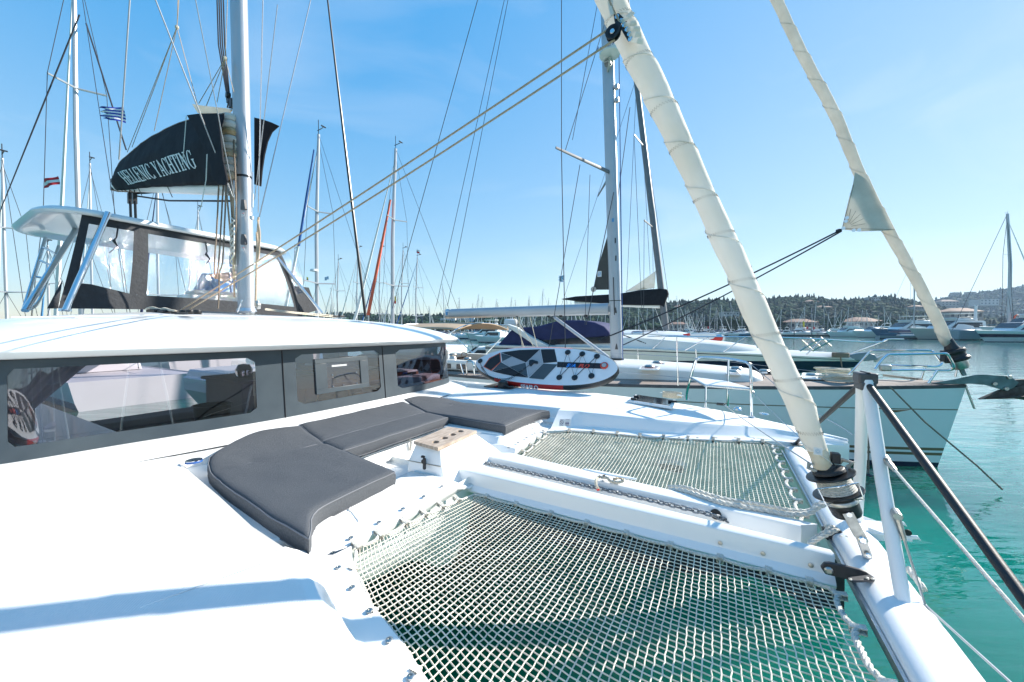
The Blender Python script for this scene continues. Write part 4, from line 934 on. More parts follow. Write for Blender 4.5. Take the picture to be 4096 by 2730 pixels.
for px, py in ((970, 818), (970, 957)):
    mb = MB(); mb.slab([gt(px + x, py + y, -.305) for x, y in ((-6, -20), (4, -20), (9, 18), (6, 22), (-9, 22), (-9, 10))], (0, .03, 0)); mb.build('halyard_exit', 'peakcap', mast, bevel=.004)
for py in (859, 997):
    lb = mast_item(973, py, .052, .042, 'warning_label', 'label_white', .004); c_ = gt(973, py, -.289)
    mb = MB(); mb.slab([c_ + Vector(v) for v in ((-.018, -.001, .002), (-.006, -.001, -.004), (-.004, -.001, .0), (-.010, -.001, -.014), (-.018, -.001, -.016))], (0, .001, 0)); mb.build('label_symbol', 'black', lb)
    to_ = lettering('label_text', 'WARNING', .0095, 'red', lb, align='CENTER')
    to_.matrix_local = MAT_OF[lb.name].inverted() @ BOAT @ Matrix.Translation(c_ + Vector((.004, -.0035, .010))) @ Matrix.Rotation(pi / 2, 4, 'X')
    mb = MB()
    for r_ in range(4): mb.box(c_ + Vector((.008, -.0028, .002 - r_ * .005)), (.022 - .004 * (r_ % 2), .001, .0018))
    mb.build('label_line', 'ink', lb)
mb = MB(); mb.tube([gt(1010, 690, -.26), gt(1011, 760, -.28), gt(1008, 850, -.29)], .006, 6); mb.tube([gt(1010, 775, -.285), gt(1009, 830, -.29)], .012, 8); mb.lathe(gt(1007, 872, -.285), [(.0, -.03), (.022, -.02), (.024, .015), (.0, .03)], 12, (0, 0, 1)); mb.build('runner_terminal', 'alu', mast)
# boom
b0, b1 = B(-1.72, -.29, 1.715), B(-5.5, -.29, 2.46)
bd_ = (b1 - b0).normalized()
def bsec(c, k=1): return [c + Vector((0, .07 * k * cos(a), .095 * k * sin(a))) for a in [2 * pi * i / 20 for i in range(20)]]
mb = MB(); mb.loft([bsec(b0), bsec(b0.lerp(b1, .5)), bsec(b1 - bd_ * .15), bsec(b1, .9)], True, True); boom = mb.build('boom', 'alu_white', cat, ang=50)
mb = MB(); mb.box(b1 + bd_ * .03, (.09, .11, .19)); mb.build('boom_end', 'black', boom, bevel=.01)
for px in (742, 610):
    f = (925 - px) / 466; c_ = b0.lerp(b1, f); mb = MB(); mb.tube([c_ + Vector((0, .09 * cos(a), .03 + .16 * sin(a) - (.04 if k > 10 else 0))) for k, a in enumerate([2 * pi * i / 16 for i in range(12)])], .01, 6, flat=.4); mb.build('boom_strap', 'black', boom)
for f in (.80, .86, .90, .95):
    c_ = b0.lerp(b1, f); mb = MB(); mb.tube([p + (p - c_) * .04 for p in bsec(c_)], .012, 5, closed=True); mb.build('boom_lashing', 'rope_brown', boom)
mb = MB(); mb.tube([b0 + Vector((.02, -.0, -.16)), b0.lerp(b1, .45) + Vector((0, 0, -.20)), b0.lerp(b1, .76) + Vector((0, 0, -.16))], .012, 6); mb.build('reef_line', 'rope_dark', boom)
mb = MB(); mb.box(b0 + Vector((.06, 0, 0)), (.16, .05, .12)); mb.build('gooseneck', 'alu', boom, bevel=.01)
# sail bag (zipped cover along the boom), nearside sheet and offside sheet, open in front
BOT = [(-5.46, 2.42), (-5.3, 2.335), (-4.93, 2.24), (-3.65, 2.05), (-2.84, 1.91), (-2.14, 1.79), (-1.5, 1.67), (-1.2, 1.62)]
TOP = [(-5.46, 2.46), (-5.39, 2.50), (-5.02, 2.65), (-4.39, 2.73), (-3.84, 2.75), (-3.34, 2.75), (-2.87, 2.72), (-2.46, 2.67), (-2.10, 2.61), (-1.68, 2.52), (-1.3, 2.45)]
def bag(u, v, sg):
    s_ = -1.58 - 3.87 * u; z0, z1 = smooth_interp(BOT, s_), smooth_interp(TOP, s_)
    w_ = (.10 + .055 * sin(pi * min(1, v * 1.05))) * (1 - .75 * max(0, (u - .86) / .14) ** 2)
    wr = .010 * noise.noise(Vector((u * 16, v * 2.5 + u * 8, 3))) + .014 * noise.noise(Vector((u * 6, v * 4, 9))) + .008 * sin(u * 60 + 6 * v) * max(0, .35 - v)
    return B(s_, -.29 + sg * (w_ + wr), z0 + (z1 - z0) * v)
bg_ = thing('sail_bag', 'black zipped sail bag on the boom lettered in white capitals', 'sail cover', tuple(BOAT @ b0), -A)
for sg in (-1, 1):
    mb = MB(); mb.grid(lambda u, v: bag(u, v, sg), 72, 16); mb.build('bag_side', 'bagcloth', bg_, ang=80, solid=.004)
    mb = MB(); mb.tube([bag(i / 40, 1.0, sg) for i in range(41)], .008, 5); mb.build('bag_zip', 'black', bg_)
mb = MB(); mb.grid(lambda u, v: bag(u * .94 + .06, 1.0, -1).lerp(bag(u * .94 + .06, 1.0, 1), v), 40, 3); mb.build('bag_top', 'bagcloth', bg_, solid=.004)
mb = MB(); mb.grid(lambda u, v: bag(.985, v, -1).lerp(bag(.985, v, 1), u), 4, 8); mb.build('bag_end', 'bagcloth', bg_)
# folded-back front flap on the near side, and the flap past the mast on the far side
fl = [(746, 461), (790, 455), (869, 453), (878, 523), (889, 637), (907, 723), (898, 741), (872, 737), (855, 723), (838, 649), (824, 603), (785, 530)]
mb = MB(); P_ = [gt(x, y, -.50 - .03 * sin((x - 746) / 50)) for x, y in fl]; mb.slab(P_, (0, .02, 0)); mb.build('bag_flap', 'bagcloth', bg_, bevel=.004)
fl2 = [(1016, 470), (1050, 478), (1085, 490), (1113, 503), (1085, 528), (1068, 565), (1055, 620), (1046, 680), (1040, 746), (1016, 738)]
mb = MB(); mb.slab([gt(x, y, .12 + .12 * (x - 1016) / 97) for x, y in fl2], (0, .02, 0)); mb.build('bag_flap', 'bagcloth', bg_, bevel=.004)
# serif capitals laid on the bag
def seg(x0, y0, x1, y1, w_): # thick line as a quad
    d = Vector((x1 - x0, y1 - y0)); n_ = Vector((-d.y, d.x)).normalized() * w_ / 2
    return [(x0 + n_.x, y0 + n_.y), (x0 - n_.x, y0 - n_.y), (x1 - n_.x, y1 - n_.y), (x1 + n_.x, y1 + n_.y)]
TK, TN, SF = .17, .075, .30
def serif(x, y, w_=SF): return [(x - w_ / 2, y - .035), (x + w_ / 2, y - .035), (x + w_ / 2, y + .035), (x - w_ / 2, y + .035)]
def arc_(cx, cy, rx, ry, a0_, a1_, n=12):
    out = []
    for i in range(n):
        t0, t1 = radians(a0_ + (a1_ - a0_) * i / n), radians(a0_ + (a1_ - a0_) * (i + 1) / n)
        w0, w1 = (TN + (TK - TN) * abs(cos(t)) for t in (t0, t1))
        out.append([(cx + (rx - w0) * cos(t0), cy + (ry - w0 * .6) * sin(t0)), (cx + rx * cos(t0), cy + ry * sin(t0)), (cx + rx * cos(t1), cy + ry * sin(t1)), (cx + (rx - w1) * cos(t1), cy + (ry - w1 * .6) * sin(t1))])
    return out
GL = {
 'H': (.78, [seg(.16, 0, .16, 1, TK), seg(.62, 0, .62, 1, TK), seg(.16, .5, .62, .5, TN), serif(.16, .035), serif(.16, .965), serif(.62, .035), serif(.62, .965)]),
 'E': (.66, [seg(.16, 0, .16, 1, TK), seg(.05, .965, .58, .965, TN), seg(.05, .035, .6, .035, TN), seg(.16, .52, .46, .52, TN), seg(.56, .78, .56, 1, TN), seg(.58, 0, .58, .24, TN), seg(.45, .40, .45, .64, TN)]),
 'L': (.62, [seg(.16, 0, .16, 1, TK), seg(.03, .035, .56, .035, TN), seg(.55, 0, .55, .26, TN), serif(.16, .965)]),
 'N': (.82, [seg(.15, 0, .15, 1, TN), seg(.66, 0, .66, 1, TN), seg(.15, .98, .66, .03, TK), serif(.15, .035, .26), serif(.12, .965, .24), serif(.66, .965, .26)]),
 'I': (.36, [seg(.17, 0, .17, 1, TK), serif(.17, .035), serif(.17, .965)]),
 'C': (.76, arc_(.42, .5, .38, .52, 48, 312, 16) + [seg(.68, .70, .68, .98, TN), seg(.68, .02, .68, .22, TN)]),
 'Y': (.74, [seg(.36, 0, .36, .48, TK), seg(.12, .98, .38, .44, TK), seg(.62, .98, .38, .44, TN), serif(.36, .035), serif(.12, .965), serif(.62, .965, .24)]),
 'A': (.78, [seg(.38, 1, .64, .02, TK), seg(.38, 1, .13, .02, TN), seg(.2, .34, .54, .34, TN), serif(.13, .035, .26), serif(.65, .035, .3)]),
 'T': (.70, [seg(.35, 0, .35, 1, TK), seg(.05, .965, .65, .965, TN), seg(.06, .74, .06, 1, TN), seg(.64, .74, .64, 1, TN), serif(.35, .035)]),
 'G': (.80, arc_(.42, .5, .38, .52, 48, 322, 16) + [seg(.68, .70, .68, .98, TN), seg(.64, .06, .64, .46, TK * .85), serif(.64, .46, .3)]), ' ': (.34, [])}
text = 'HELLENIC YACHTING'; wid = sum(GL[c][0] for c in text)
TCN = [gt(503, 738, -.44), gt(789, 671, -.44), gt(764, 600, -.44), gt(474, 692, -.44)]
def on_bag(x, y):    # x 0..1 along the words, y 0..1 cap height
    p = TCN[0].lerp(TCN[1], x).lerp(TCN[3].lerp(TCN[2], x), y); z_ = p.z - H
    v = (z_ - smooth_interp(BOT, p.x)) / (smooth_interp(TOP, p.x) - smooth_interp(BOT, p.x)); u = (-1.58 - p.x) / 3.87
    return bag(u, v, -1) + Vector((0, -.007, 0))
mb = MB(); x = 0
for c in text:
    adv, quads = GL[c]
    for qd in quads:
        (a0_, b0_), (a1_, b1_), (a2_, b2_), (a3_, b3_) = qd; ns = 5; vs_ = []; 
        for i in range(ns + 1):
            f = i / ns
            pa = (a0_ + (a3_ - a0_) * f, b0_ + (b3_ - b0_) * f); pb = (a1_ + (a2_ - a1_) * f, b1_ + (b2_ - b1_) * f)
            vs_.append([on_bag((x + pa[0]) / wid, pa[1]), on_bag((x + pb[0]) / wid, pb[1])])
        mb.loft(vs_, False)
    x += adv
mb.build('lettering', 'print_white', bg_, ang=80)
# lowered mainsail folds in the bag mouth
ms = thing('lowered_mainsail', 'cream mainsail folds stacked in the bag mouth behind the mast', 'sail', tuple(BOAT @ b0), -A)
for k in range(9):
    z0 = .10 + k * .085; mb = MB(); rr_ = random.Random(k)
    mb.tube(catmull([b0 + Vector((-.06, -.09 + rr_.uniform(-.02, .02), z0)), b0 + Vector((.09, -.03, z0 + .02)), b0 + Vector((.10, .05, z0 + .01)), b0 + Vector((-.02, .10, z0 + .02))], 6), .048, 8, flat=.8); mb.build('sail_fold', 'sail' if k % 3 else 'sail_fold', ms)
mb = MB(); hp = [(768, 417), (800, 422), (850, 428), (905, 434), (924, 437), (900, 470), (880, 495), (868, 455), (790, 452)]
mb.slab([gt(x, y, -.30 + .05 * (x > 860)) for x, y in hp], (0, .02, 0)); mb.build('head_cloth', 'sail', ms)
hb = gt(912, 382, -.25)
mb = MB(); mb.lathe(hb, [(0, -.025), (.035, -.022), (.042, 0), (.035, .022), (0, .025)], 16, (0.2, 1, 0)); mb.slab([hb + Vector((-.03, -.01, -.03)), hb + Vector((.03, -.01, -.03)), hb + Vector((.02, -.01, -.09)), hb + Vector((-.02, -.01, -.09))], (0, .02, 0)); mb.build('head_block', 'black', ms)
mb = MB(); mb.tube([hb + Vector((.01, 0, -.09)), hb + Vector((-.02, 0, -.14)), hb + Vector((.03, 0, -.16)), hb + Vector((.05, 0, -.11))], .008, 6); mb.box(hb + Vector((.10, .0, -.13)), (.06, .05, .10)); mb.build('head_shackle', 'bracket', ms)
for k, (x0, x1) in enumerate(((868, 895), (876, 900), (884, 906), (893, 922))):
    tag(MB().tube([hb + Vector((-.03 + .02 * k, 0, .02)), gt(x0 + 6, 180, -.25), gt(x0, -10, -.25)], .0075, 6).build('main_halyard', 'rope_dark'), 'dark halyard rising to the masthead above the black block, %s' % ('leftmost', 'second from left', 'third from left', 'rightmost')[k], 'rope', 'dark halyards left of the mast')
# ================================================================ flybridge hardtop, posts and clear screens
hs0, hs1 = -2.62, -4.35
def ht_outline(n=10):
    cs = [(hs0, -1.60), (hs0, 0.98), (hs1, 1.05), (hs1, -1.60)]; rad = [.34, .28, .45, .62]; out = []
    for i in range(4):
        p = Vector(cs[i]); a = (Vector(cs[i - 1]) - p).normalized(); b = (Vector(cs[(i + 1) % 4]) - p).normalized(); r = rad[i]
        for k in range(n + 1):
            u = k / n; q0, q1 = p + a * r, p + b * r; out.append((q0 * (1 - u) + p * u) * (1 - u) + (p * (1 - u) + q1 * u) * u)
    return out
HO = ht_outline(); hc_ = Vector(((hs0 + hs1) / 2, -.31))
hz = lambda p: 1.31 - .065 * (hs0 - p.x) / (hs0 - hs1) - .035 * ((p.y + .31) / 1.3) ** 2
def hring(k, dz): 
    R = []
    for p in HO:
        q = hc_ + (p - hc_) * k; R.append(B(q.x, q.y, hz(q) + dz))
    return R
mb = MB(); mb.loft([hring(.02, .085), hring(.6, .08), hring(.88, .068), hring(.96, .05), hring(.99, .025), hring(1.0, 0), hring(.985, -.018), hring(.95, -.02), hring(.93, -.012), hring(.86, .022), hring(.8, .026), hring(.4, .03), hring(.02, .03)], True)
hard = mb.build('hardtop', 'gelcoat', cat, fix=True, ang=50)
def post(a, b, r, nm='post', n=12, mt='steel', par=None): mb = MB(); mb.tube([a, b], r, n); return mb.build(nm, mt, par or cat)
ptop = lambda px, py, z: gz(px, py, z)
pl = post(gs(262, 1243, -2.32), gs(433, 852, -2.60), .028, 'hardtop_post')
post(gs(1288, 1254, -2.3), B(-2.72, 0.72, 1.25), .026, 'hardtop_post')
post(gs(100, 1243, -2.9), gs(322, 890, -3.75), .028, 'hardtop_post')
ra, rb = gs(94, 1244, -3.1), gs(182, 953, -4.15); rc_, rd_ = gs(120, 1243, -3.1), gs(248, 975, -4.15)
post(ra, rb, .018, 'ladder_rail')
mb = MB(); mb.tube(catmull([gs(105, 1243, -3.2), gs(140, 1225, -3.3), gs(168, 1180, -3.4), gs(200, 1090, -3.55), gs(235, 985, -3.8)], 6), .016, 10); mb.build('ladder_rail', 'steel', cat)
for f, g_ in ((.20, .38), (.43, .56), (.66, .74), (.86, .90)):
    a = ra.lerp(rb, f); b = gs(interp([(0, 150), (1, 235)], f), interp([(0, 1215), (1, 985)], f), -3.5); post(a, b, .012, 'ladder_rung', 8)
for p in (gs(243, 1246, -2.40), gs(277, 1246, -2.35)):
    mb = MB(); mb.lathe(p, [(.02, 0), (.016, .03), (0, .035)], 10); mb.build('post_foot', 'steel', cat)
# canvas and clear vinyl screen under the front edge
FB = lambda t: B(-2.50 + .0 * t, t, .20 + .06 * (1 - ((t + .3) / 1.7) ** 2))     # foot of the screen on the roof
FT = lambda t: B(-2.68, t, 1.275)                                                # head of the screen under the rim
def scr(t0b, t0t, t1b, t1t):
    def f(u, v):
        b = FB(t0b + (t1b - t0b) * u); t = FT(t0t + (t1t - t0t) * u); p = b.lerp(t, v)
        p += Vector((.03 * sin(pi * v) + .010 * noise.noise(Vector((u * 5, v * 3, 1))), 0, 0)); return p
    return f
full = scr(-1.50, -1.28, 1.06, .80)
UV = [(0.0, .045), (.125, .165), (.205, .84), (.925, 1.0)]
def patch(u0, u1, v0, v1, nm, mt, nu=30, nv=8, off=0.0, vf=None, **k):
    mb = MB(); mb.grid(lambda u, v: full(u0 + (u1 - u0) * u, (v0(u0 + (u1 - u0) * u) if callable(v0) else v0) + ((v1(u0 + (u1 - u0) * u) if callable(v1) else v1) - (v0(u0 + (u1 - u0) * u) if callable(v0) else v0)) * v) + Vector((off, 0, 0)), nu, nv); return mb.build(nm, mt, cat, ang=80, **k)
vlo = lambda u: .17 + .10 * max(0, 1 - abs(u - .06) / .16) - .02 * u
patch(0, 1, 0, vlo, 'screen_skirt', 'canvas', 40, 6)
patch(0, 1, .91, 1.0, 'screen_header', 'canvas', 30, 3)
for u0, u1 in ((0.0, .03), (.20, .26), (.965, 1.0)): patch(u0, u1, vlo, .91, 'screen_strip', 'canvas', 4, 10)
for u0, u1 in ((.03, .20), (.26, .965)): patch(u0, u1, vlo, .91, 'clear_panel', 'vinyl', 30, 14)
for u in (.135, .53):
    mb = MB(); mb.tube([full(u, .93) + Vector((.012, 0, 0)), full(u - .002, .80) + Vector((.02, 0, 0)), full(u - .012, .76) + Vector((.025, 0, 0)), full(u + .004, .70) + Vector((.025, 0, 0)), full(u - .02, .62) + Vector((.02, 0, 0))], [.016, .016, .03, .014, .012], 6, flat=.4); mb.build('tie_strap', 'canvas', cat)
# side wings of the screen
mb = MB(); pw = [FB(-1.68), FT(-1.28), B(-3.1, -1.50, 1.24), B(-3.0, -1.62, .9), B(-2.95, -1.85, .19)]
mb.add([FB(-1.50), FB(-1.55) + Vector((-.02, -.02, 0)), FB(-1.46) + Vector((-.03, .0, .30))], [(0, 1, 2)])
mb.build('screen_wing', 'canvas', cat, solid=.004)
mb = MB()
def wing(u, v):
    a = FB(.92).lerp(FT(.74), v); b = gs(1276, 1240, -2.5).lerp(gs(1160, 985, -2.9), v); return a.lerp(b, u) + Vector((.02 * sin(v * 9 + u * 3), 0, 0))
mb.grid(lambda u, v: wing(.25 + .75 * u, v * (.45 - .1 * u)), 8, 8); mb.build('screen_wing', 'canvas', cat, ang=80)
mb = MB(); mb.grid(lambda u, v: wing(.1 + .16 * u + .25 * (1 - v), v * .98), 4, 10); mb.build('screen_wing', 'canvas', cat, ang=80)
mb = MB(); mb.grid(lambda u, v: wing(.2 + .6 * u, .3 + .65 * v), 4, 8); mb.build('clear_panel', 'vinyl', cat, ang=80)
# helm console glimpsed through the clear panel
mb = MB(); mb.box(B(-3.3, .15, .38), (.5, .7, .3)); mb.box(B(-3.25, .15, .56), (.35, .6, .06)); mb.build('helm_console', 'gelcoat', cat, bevel=.03)
mb = MB(); mb.tube([B(-3.2, .36, .3), B(-3.2, .36, 1.2)], .022, 8); mb.build('helm_post', 'rope_blue', cat)

# person at the helm, bent forward
def skinned(name, verts, edges, radii, mt, parent, F=BOAT, root_i=0, sub=2):
    PM = MAT_OF[parent.name]; me = bpy.data.meshes.new(name); me.from_pydata([tuple(PM.inverted() @ F @ Vector(v)) for v in verts], edges, [])
    o = bpy.data.objects.new(name, me); o.parent = parent; col.objects.link(o); MAT_OF[o.name] = PM
    sk = o.modifiers.new('skin', 'SKIN'); sk.use_smooth_shade = True
    for i, r in enumerate(radii): me.skin_vertices[0].data[i].radius = r if isinstance(r, tuple) else (r, r); me.skin_vertices[0].data[i].use_root = (i == root_i)
    s_ = o.modifiers.new('sub', 'SUBSURF'); s_.levels = s_.render_levels = sub
    me.materials.append(M[mt]); return o
hp_ = B(-3.72, .16, .47)
man = thing('person', 'person in a blue shirt bending forward behind the clear flybridge screen', 'person', tuple(BOAT @ B(-3.7, -.2, -.05)), -A)
O = hp_
V = [O, O + Vector((.10, .06, .16)), O + Vector((.24, .12, .30)), O + Vector((.36, .16, .37)), O + Vector((.44, .19, .40)), O + Vector((.50, .21, .41)),
     O + Vector((.33, -.04, .33)), O + Vector((.38, -.16, .12)), O + Vector((.56, -.08, .0)), O + Vector((.33, .36, .35)), O + Vector((.42, .44, .14)), O + Vector((.58, .36, .0)),
     O + Vector((.0, -.11, -.03)), O + Vector((.10, -.13, -.34)), O + Vector((.02, -.13, -.46)), O + Vector((.0, .12, -.03)), O + Vector((.10, .15, -.34)), O + Vector((.02, .15, -.46))]
Ed = [(0, 1), (1, 2), (2, 3), (3, 4), (4, 5), (3, 6), (6, 7), (7, 8), (3, 9), (9, 10), (10, 11), (0, 12), (12, 13), (13, 14), (0, 15), (15, 16), (16, 17)]
Rd = [.07, .07, .07, .07, .055, .05, .07, .05, .04, .07, .05, .04, .09, .065, .05, .09, .065, .05]
skinned('body', V, Ed, Rd, 'skin', man)
VS = V[:4] + V[6:12]; ES = [(0, 1), (1, 2), (2, 3), (3, 4), (4, 5), (5, 6), (3, 7), (7, 8), (8, 9)]
RS = [.165, .175, .19, .165, .088, .066, .05, .088, .066, .05]; VS[6] = VS[5].lerp(VS[6], .75); VS[9] = VS[8].lerp(VS[9], .75)
skinned('shirt', VS, ES, RS, 'shirt', man)
mb = MB()
hd = V[5] + Vector((.10, .03, .02))
def headpt(u, v):
    th = 2 * pi * u; ph = pi * v; r = Vector((sin(ph) * cos(th) * .095, sin(ph) * sin(th) * .078, cos(ph) * .118)); 
    if cos(th) > .9 and .45 < v < .6: r.x += .018
    return hd + Matrix.Rotation(.7, 3, 'Y') @ r
mb.grid(headpt, 20, 14); mb.build('head', 'skin', man, fix=True, ang=80)
mb = MB(); mb.grid(lambda u, v: hd + (headpt(u, v * .5) - hd) * 1.07 + Vector((-.008, 0, .006)), 20, 8); mb.build('hair', 'hair', man, ang=80)
for hnd in (V[8], V[11]):
    mb = MB(); mb.lathe(hnd, [(.0, -.045), (.032, -.035), (.038, 0), (.034, .04), (0, .05)], 8, (.8, .1, -.2))
    for k in range(5): mb.tube([hnd + Vector((.03, -.03 + .015 * k, 0)), hnd + Vector((.07, -.03 + .015 * k, -.01)), hnd + Vector((.085, -.03 + .015 * k, -.035))], [.009, .008, .006], 5)
    mb.build('hand', 'skin', man)

# ================================================================ standing rigging and lines of the catamaran
def line(nm, label, cat_, pts, r, mt, group=None, n=6): return tag(MB().tube(pts, r, n).build(nm, mt), label, cat_, group)
shr = lambda a, b, r=.005, mt='wire', nm='shroud': MB().tube([a, b], r, 6).build(nm, mt, cat)
shr(gs(1037, 870, -2.0), gs(1245, -10, -2.0), .0065)       # starboard shroud
shr(gt(1033, 850, -.1), gt(1052, -10, -.1), .0055); shr(gt(1018, 800, -.1), gt(1110, 20, -.1), .0045)
shr(gt(618, -10, -1.0), gt(932, 790, -.35), .0065); shr(gt(780, -10, -.9), gt(945, 830, -.33), .004)
shr(gt(520, -10, -1.6), gt(476, 640, -1.6), .0045)
mb = MB(); laid(mb, [gt(1034, 870, -.2), gt(1030, 960, -.2), gt(1026, 1080, -.2), gt(1022, 1225, -.2)], .012); tag(mb.build('halyard_bundle', 'sheet'), 'tan halyard tails hanging down the right side of the mast', 'rope')
mb = MB()
for k in range(5): mb.tube(catmull([gt(1030 + 2 * k, 880 + 10 * k, -.24), gt(1040 - k, 940 + 12 * k, -.25), gt(1032 + k, 1040 - 8 * k, -.25), gt(1026, 950 - 5 * k, -.24)], 6), .008, 5)
tag(mb.build('halyard_coil', 'sheet'), 'tan rope coil hung on the right side of the mast', 'rope')
for k, (x0, y0, x1, y1) in enumerate(((903, 738, 928, 1000), (915, 700, 934, 1100), (922, 690, 938, 1190), (935, 560, 941, 1060), (928, 620, 936, 900))):
    laid_ = MB(); laid(laid_, catmull([gt(x0, y0, -.30), gt((x0 + x1) / 2 + 6 * (k % 2), (y0 + y1) / 2, -.31), gt(x1, y1, -.30)], 8), .010)
    tag(laid_.build('halyard_tail', 'rope_brown' if k % 2 else 'sheet'), 'rope hanging down the left side of the mast, %s' % ('outermost and ending at the hardtop', 'brown one crossing the boom end', 'tan one reaching down to the roof', 'thin brown one closest to the mast', 'short tan one by the sail folds')[k], 'rope', 'halyard tails left of the mast')
for k, pts in enumerate(([(875, 740), (868, 900), (858, 1060), (862, 1115), (874, 1060), (884, 900), (893, 740)], [(905, 740), (898, 900), (890, 1050), (878, 1090), (876, 1170), (872, 1235)])):
    laid_ = MB(); laid(laid_, catmull([gt(x, y, -.36) for x, y in pts], 8), .009)
    tag(laid_.build('reef_tail', 'rope_brown'), ('brown reefing rope hanging in a long loop below the boom', 'brown reefing rope hanging straight below the boom to the roof')[k], 'rope')
mb = MB()
for k in range(7): mb.tube(catmull([gt(925 + 5 * (k % 2), 870 + 20 * k, -.31), gt(936, 885 + 22 * k, -.33), gt(922, 900 + 24 * k, -.32), gt(930, 925 + 22 * k, -.31)], 5), .008, 5)
tag(mb.build('halyard_coil', 'rope_white'), 'pale rope coils hung on the left side of the mast', 'rope')
tag(MB().tube([gt(745, 465, -.58), gt(738, 560, -.60), gt(730, 660, -.60)], .012, 6, flat=.2).build('cover_strap', 'rope_white'), 'white strap hanging down the front of the black sail bag', 'strap')
tag(MB().tube([gt(828, 618, -.60), gt(824, 720, -.62), gt(806, 820, -.62), gt(797, 845, -.62)], .013, 6, flat=.2).build('cover_strap', 'rope_white'), 'white strap hanging below the boom beside the black flap', 'strap')
tag(MB().tube([gt(925, 735, -.4), gt(905, 690, -.55)], .03, 6, flat=.2).build('white_tape', 'print_white'), 'short white webbing tape under the boom by the mast', 'strap') if False else None
# lazy jacks
kn = gt(708, 110, -.45); kn2 = gt(901, 235, -.35)
for (a, b, nm) in ((kn, gt(509, 610, -.40), ''), (kn, gt(528, 590, -.40), ''), (kn, gt(617, 525, -.45), ''), (kn, gt(790, 420, -.50), ''), (kn, gt(716, -10, -.45), ''), (kn, gt(712, -10, -.42), '')):
    MB().tube([a, b], .0042, 5).build('lazy_jack', 'sheet', cat)
for b in (gt(795, 415, -.4), gt(825, 425, -.4), gt(868, 410, -.4), gt(935, 370, -.4), gt(910, -10, -.35)): MB().tube([kn2, b], .004, 5).build('lazy_jack', 'sheet', cat)
mb = MB(); mb.lathe(kn, [(0, -.03), (.02, -.015), (.022, .01), (0, .03)], 8); mb.build('lazy_jack_knot', 'rope', cat); mb = MB(); mb.lathe(kn2, [(0, -.03), (.02, -.015), (.022, .01), (0, .03)], 8); mb.build('lazy_jack_knot', 'rope', cat)
# mainsheet blocks under the boom end
for k, (px, lab) in enumerate(((519, 'left'), (538, 'right'))):
    p = gt(px, 780, -.33); q_ = gt(px + 3, 850, -.33); mb = MB(); mb.tube([p + Vector((0, 0, .12)), p], .008, 5); mb.box(p + Vector((0, 0, -.06)), (.05, .05, .16)); mb.tube([p + Vector((-.01, 0, -.1)), q_ + Vector((-.01, 0, -.25))], .012, 5); mb.tube([p + Vector((.03, 0, -.1)), q_ + Vector((.03, 0, -.25))], .012, 5); mb.build('mainsheet_block', 'black', cat)
# line organisers on the roof and rope heap by the rope ends
mb = MB()
for px in (700, 735, 760, 790): mb.lathe(gt(px, 1250, -.95), [(0.03, -.02), (.034, 0), (.03, .02), (.012, .025), (0, .025)], 12)
mb.box(gt(740, 1255, -.95), (.3, .06, .02)); mb.build('deck_organiser', 'black', cat)
mb = MB(); mb.box(gt(625, 1246, -.98), (.22, .10, .04)); mb.box(gt(660, 1247, -.98), (.16, .08, .03)); mb.build('winch_bag', 'black', cat, bevel=.01)
mb = MB(); 
for k in range(4): laid(mb, catmull([gt(585 + 8 * k, 1236 - 2 * k, -.98), gt(612, 1230 + 2 * k, -.99), gt(640 + 5 * k, 1238, -.97), gt(660, 1234 + 2 * k, -.98), gt(690 + 4 * k, 1244, -.97)], 5), .010)
tag(mb.build('rope_heap', 'rope'), 'small heap of tan rope on the roof by the black rope guides', 'rope')
for k, (y0, y1) in enumerate(((1248, 1264), (1252, 1270))):
    tag(MB().tube([gs(1060, y0 - 12, -1.5), gs(1180, y0 + 2, -1.6), gs(1300, y1 - 4, -1.7), gs(1345, y1, -1.75)], .007, 6).build('roof_rope', 'rope'), 'tan control rope lying across the roof to the right of the mast, %s' % ('upper', 'lower')[k], 'rope', 'ropes along the roof edge')
mb = MB()
for px in (1300, 1340, 1365): mb.box(gs(px, 1266, -1.75), (.05, .10, .03))
mb.build('rope_clutch', 'black', cat, bevel=.008)
mb = MB(); mb.tube([gt(1028, 1205, -.25), gt(1035, 1235, -.25)], .02, 8); mb.lathe(gt(1033, 1222, -.27), [(0, -.02), (.03, -.015), (.03, .015), (0, .02)], 10, (0, 1, 0)); mb.build('turning_block', 'steel_dull', cat)
mb = MB(); mb.tube([gt(968, 1200, -.30), gt(960, 1225, -.32), gt(950, 1250, -.33)], .008, 6); mb.build('mast_shackle', 'steel', cat)
# roof panel lines
mb = MB(); mb.tube([gz(*p) for p in ((0, 1287, -.0), (0, 1287, 0))] if False else [B(-.9, -2.0, .095), B(-.8, -1.2, .14), B(-.75, 0, .155), B(-.85, 1.0, .125)], .004, 4); mb.build('roof_crease', 'gelcoat', cat)

# ================================================================ far side deck: pulpit with seat, hatch, cleat, lifelines
def fp(px, py, t): return gt(px, py, t)
mb = MB()
pb = [gz(2746, 1598, -.945), fp(2750, 1560, 2.86), fp(2778, 1455, 2.55), fp(2790, 1436, 2.5), fp(2810, 1430, 2.48), fp(2900, 1434, 2.4), fp(2968, 1446, 2.34), fp(2990, 1455, 2.32), fp(3002, 1475, 2.3), fp(3005, 1560, 2.28), gz(3007, 1669, -.965)]
mb.tube(catmull(pb, 6), .0145, 10); pul = mb.build('pulpit', 'steel', cat)
for x0, y0, x1, y1 in ((2914, 1437, 2911, 1626), (2824, 1545, 2823, 1632)):
    mb = MB(); mb.tube([fp(x0, y0, 2.45), gz(x1, y1, -.955)], .0135, 10); mb.lathe(gz(x1, y1, -.957), [(.03, 0), (.026, .008), (0, .01)], 12); mb.build('pulpit_leg', 'steel', pul)
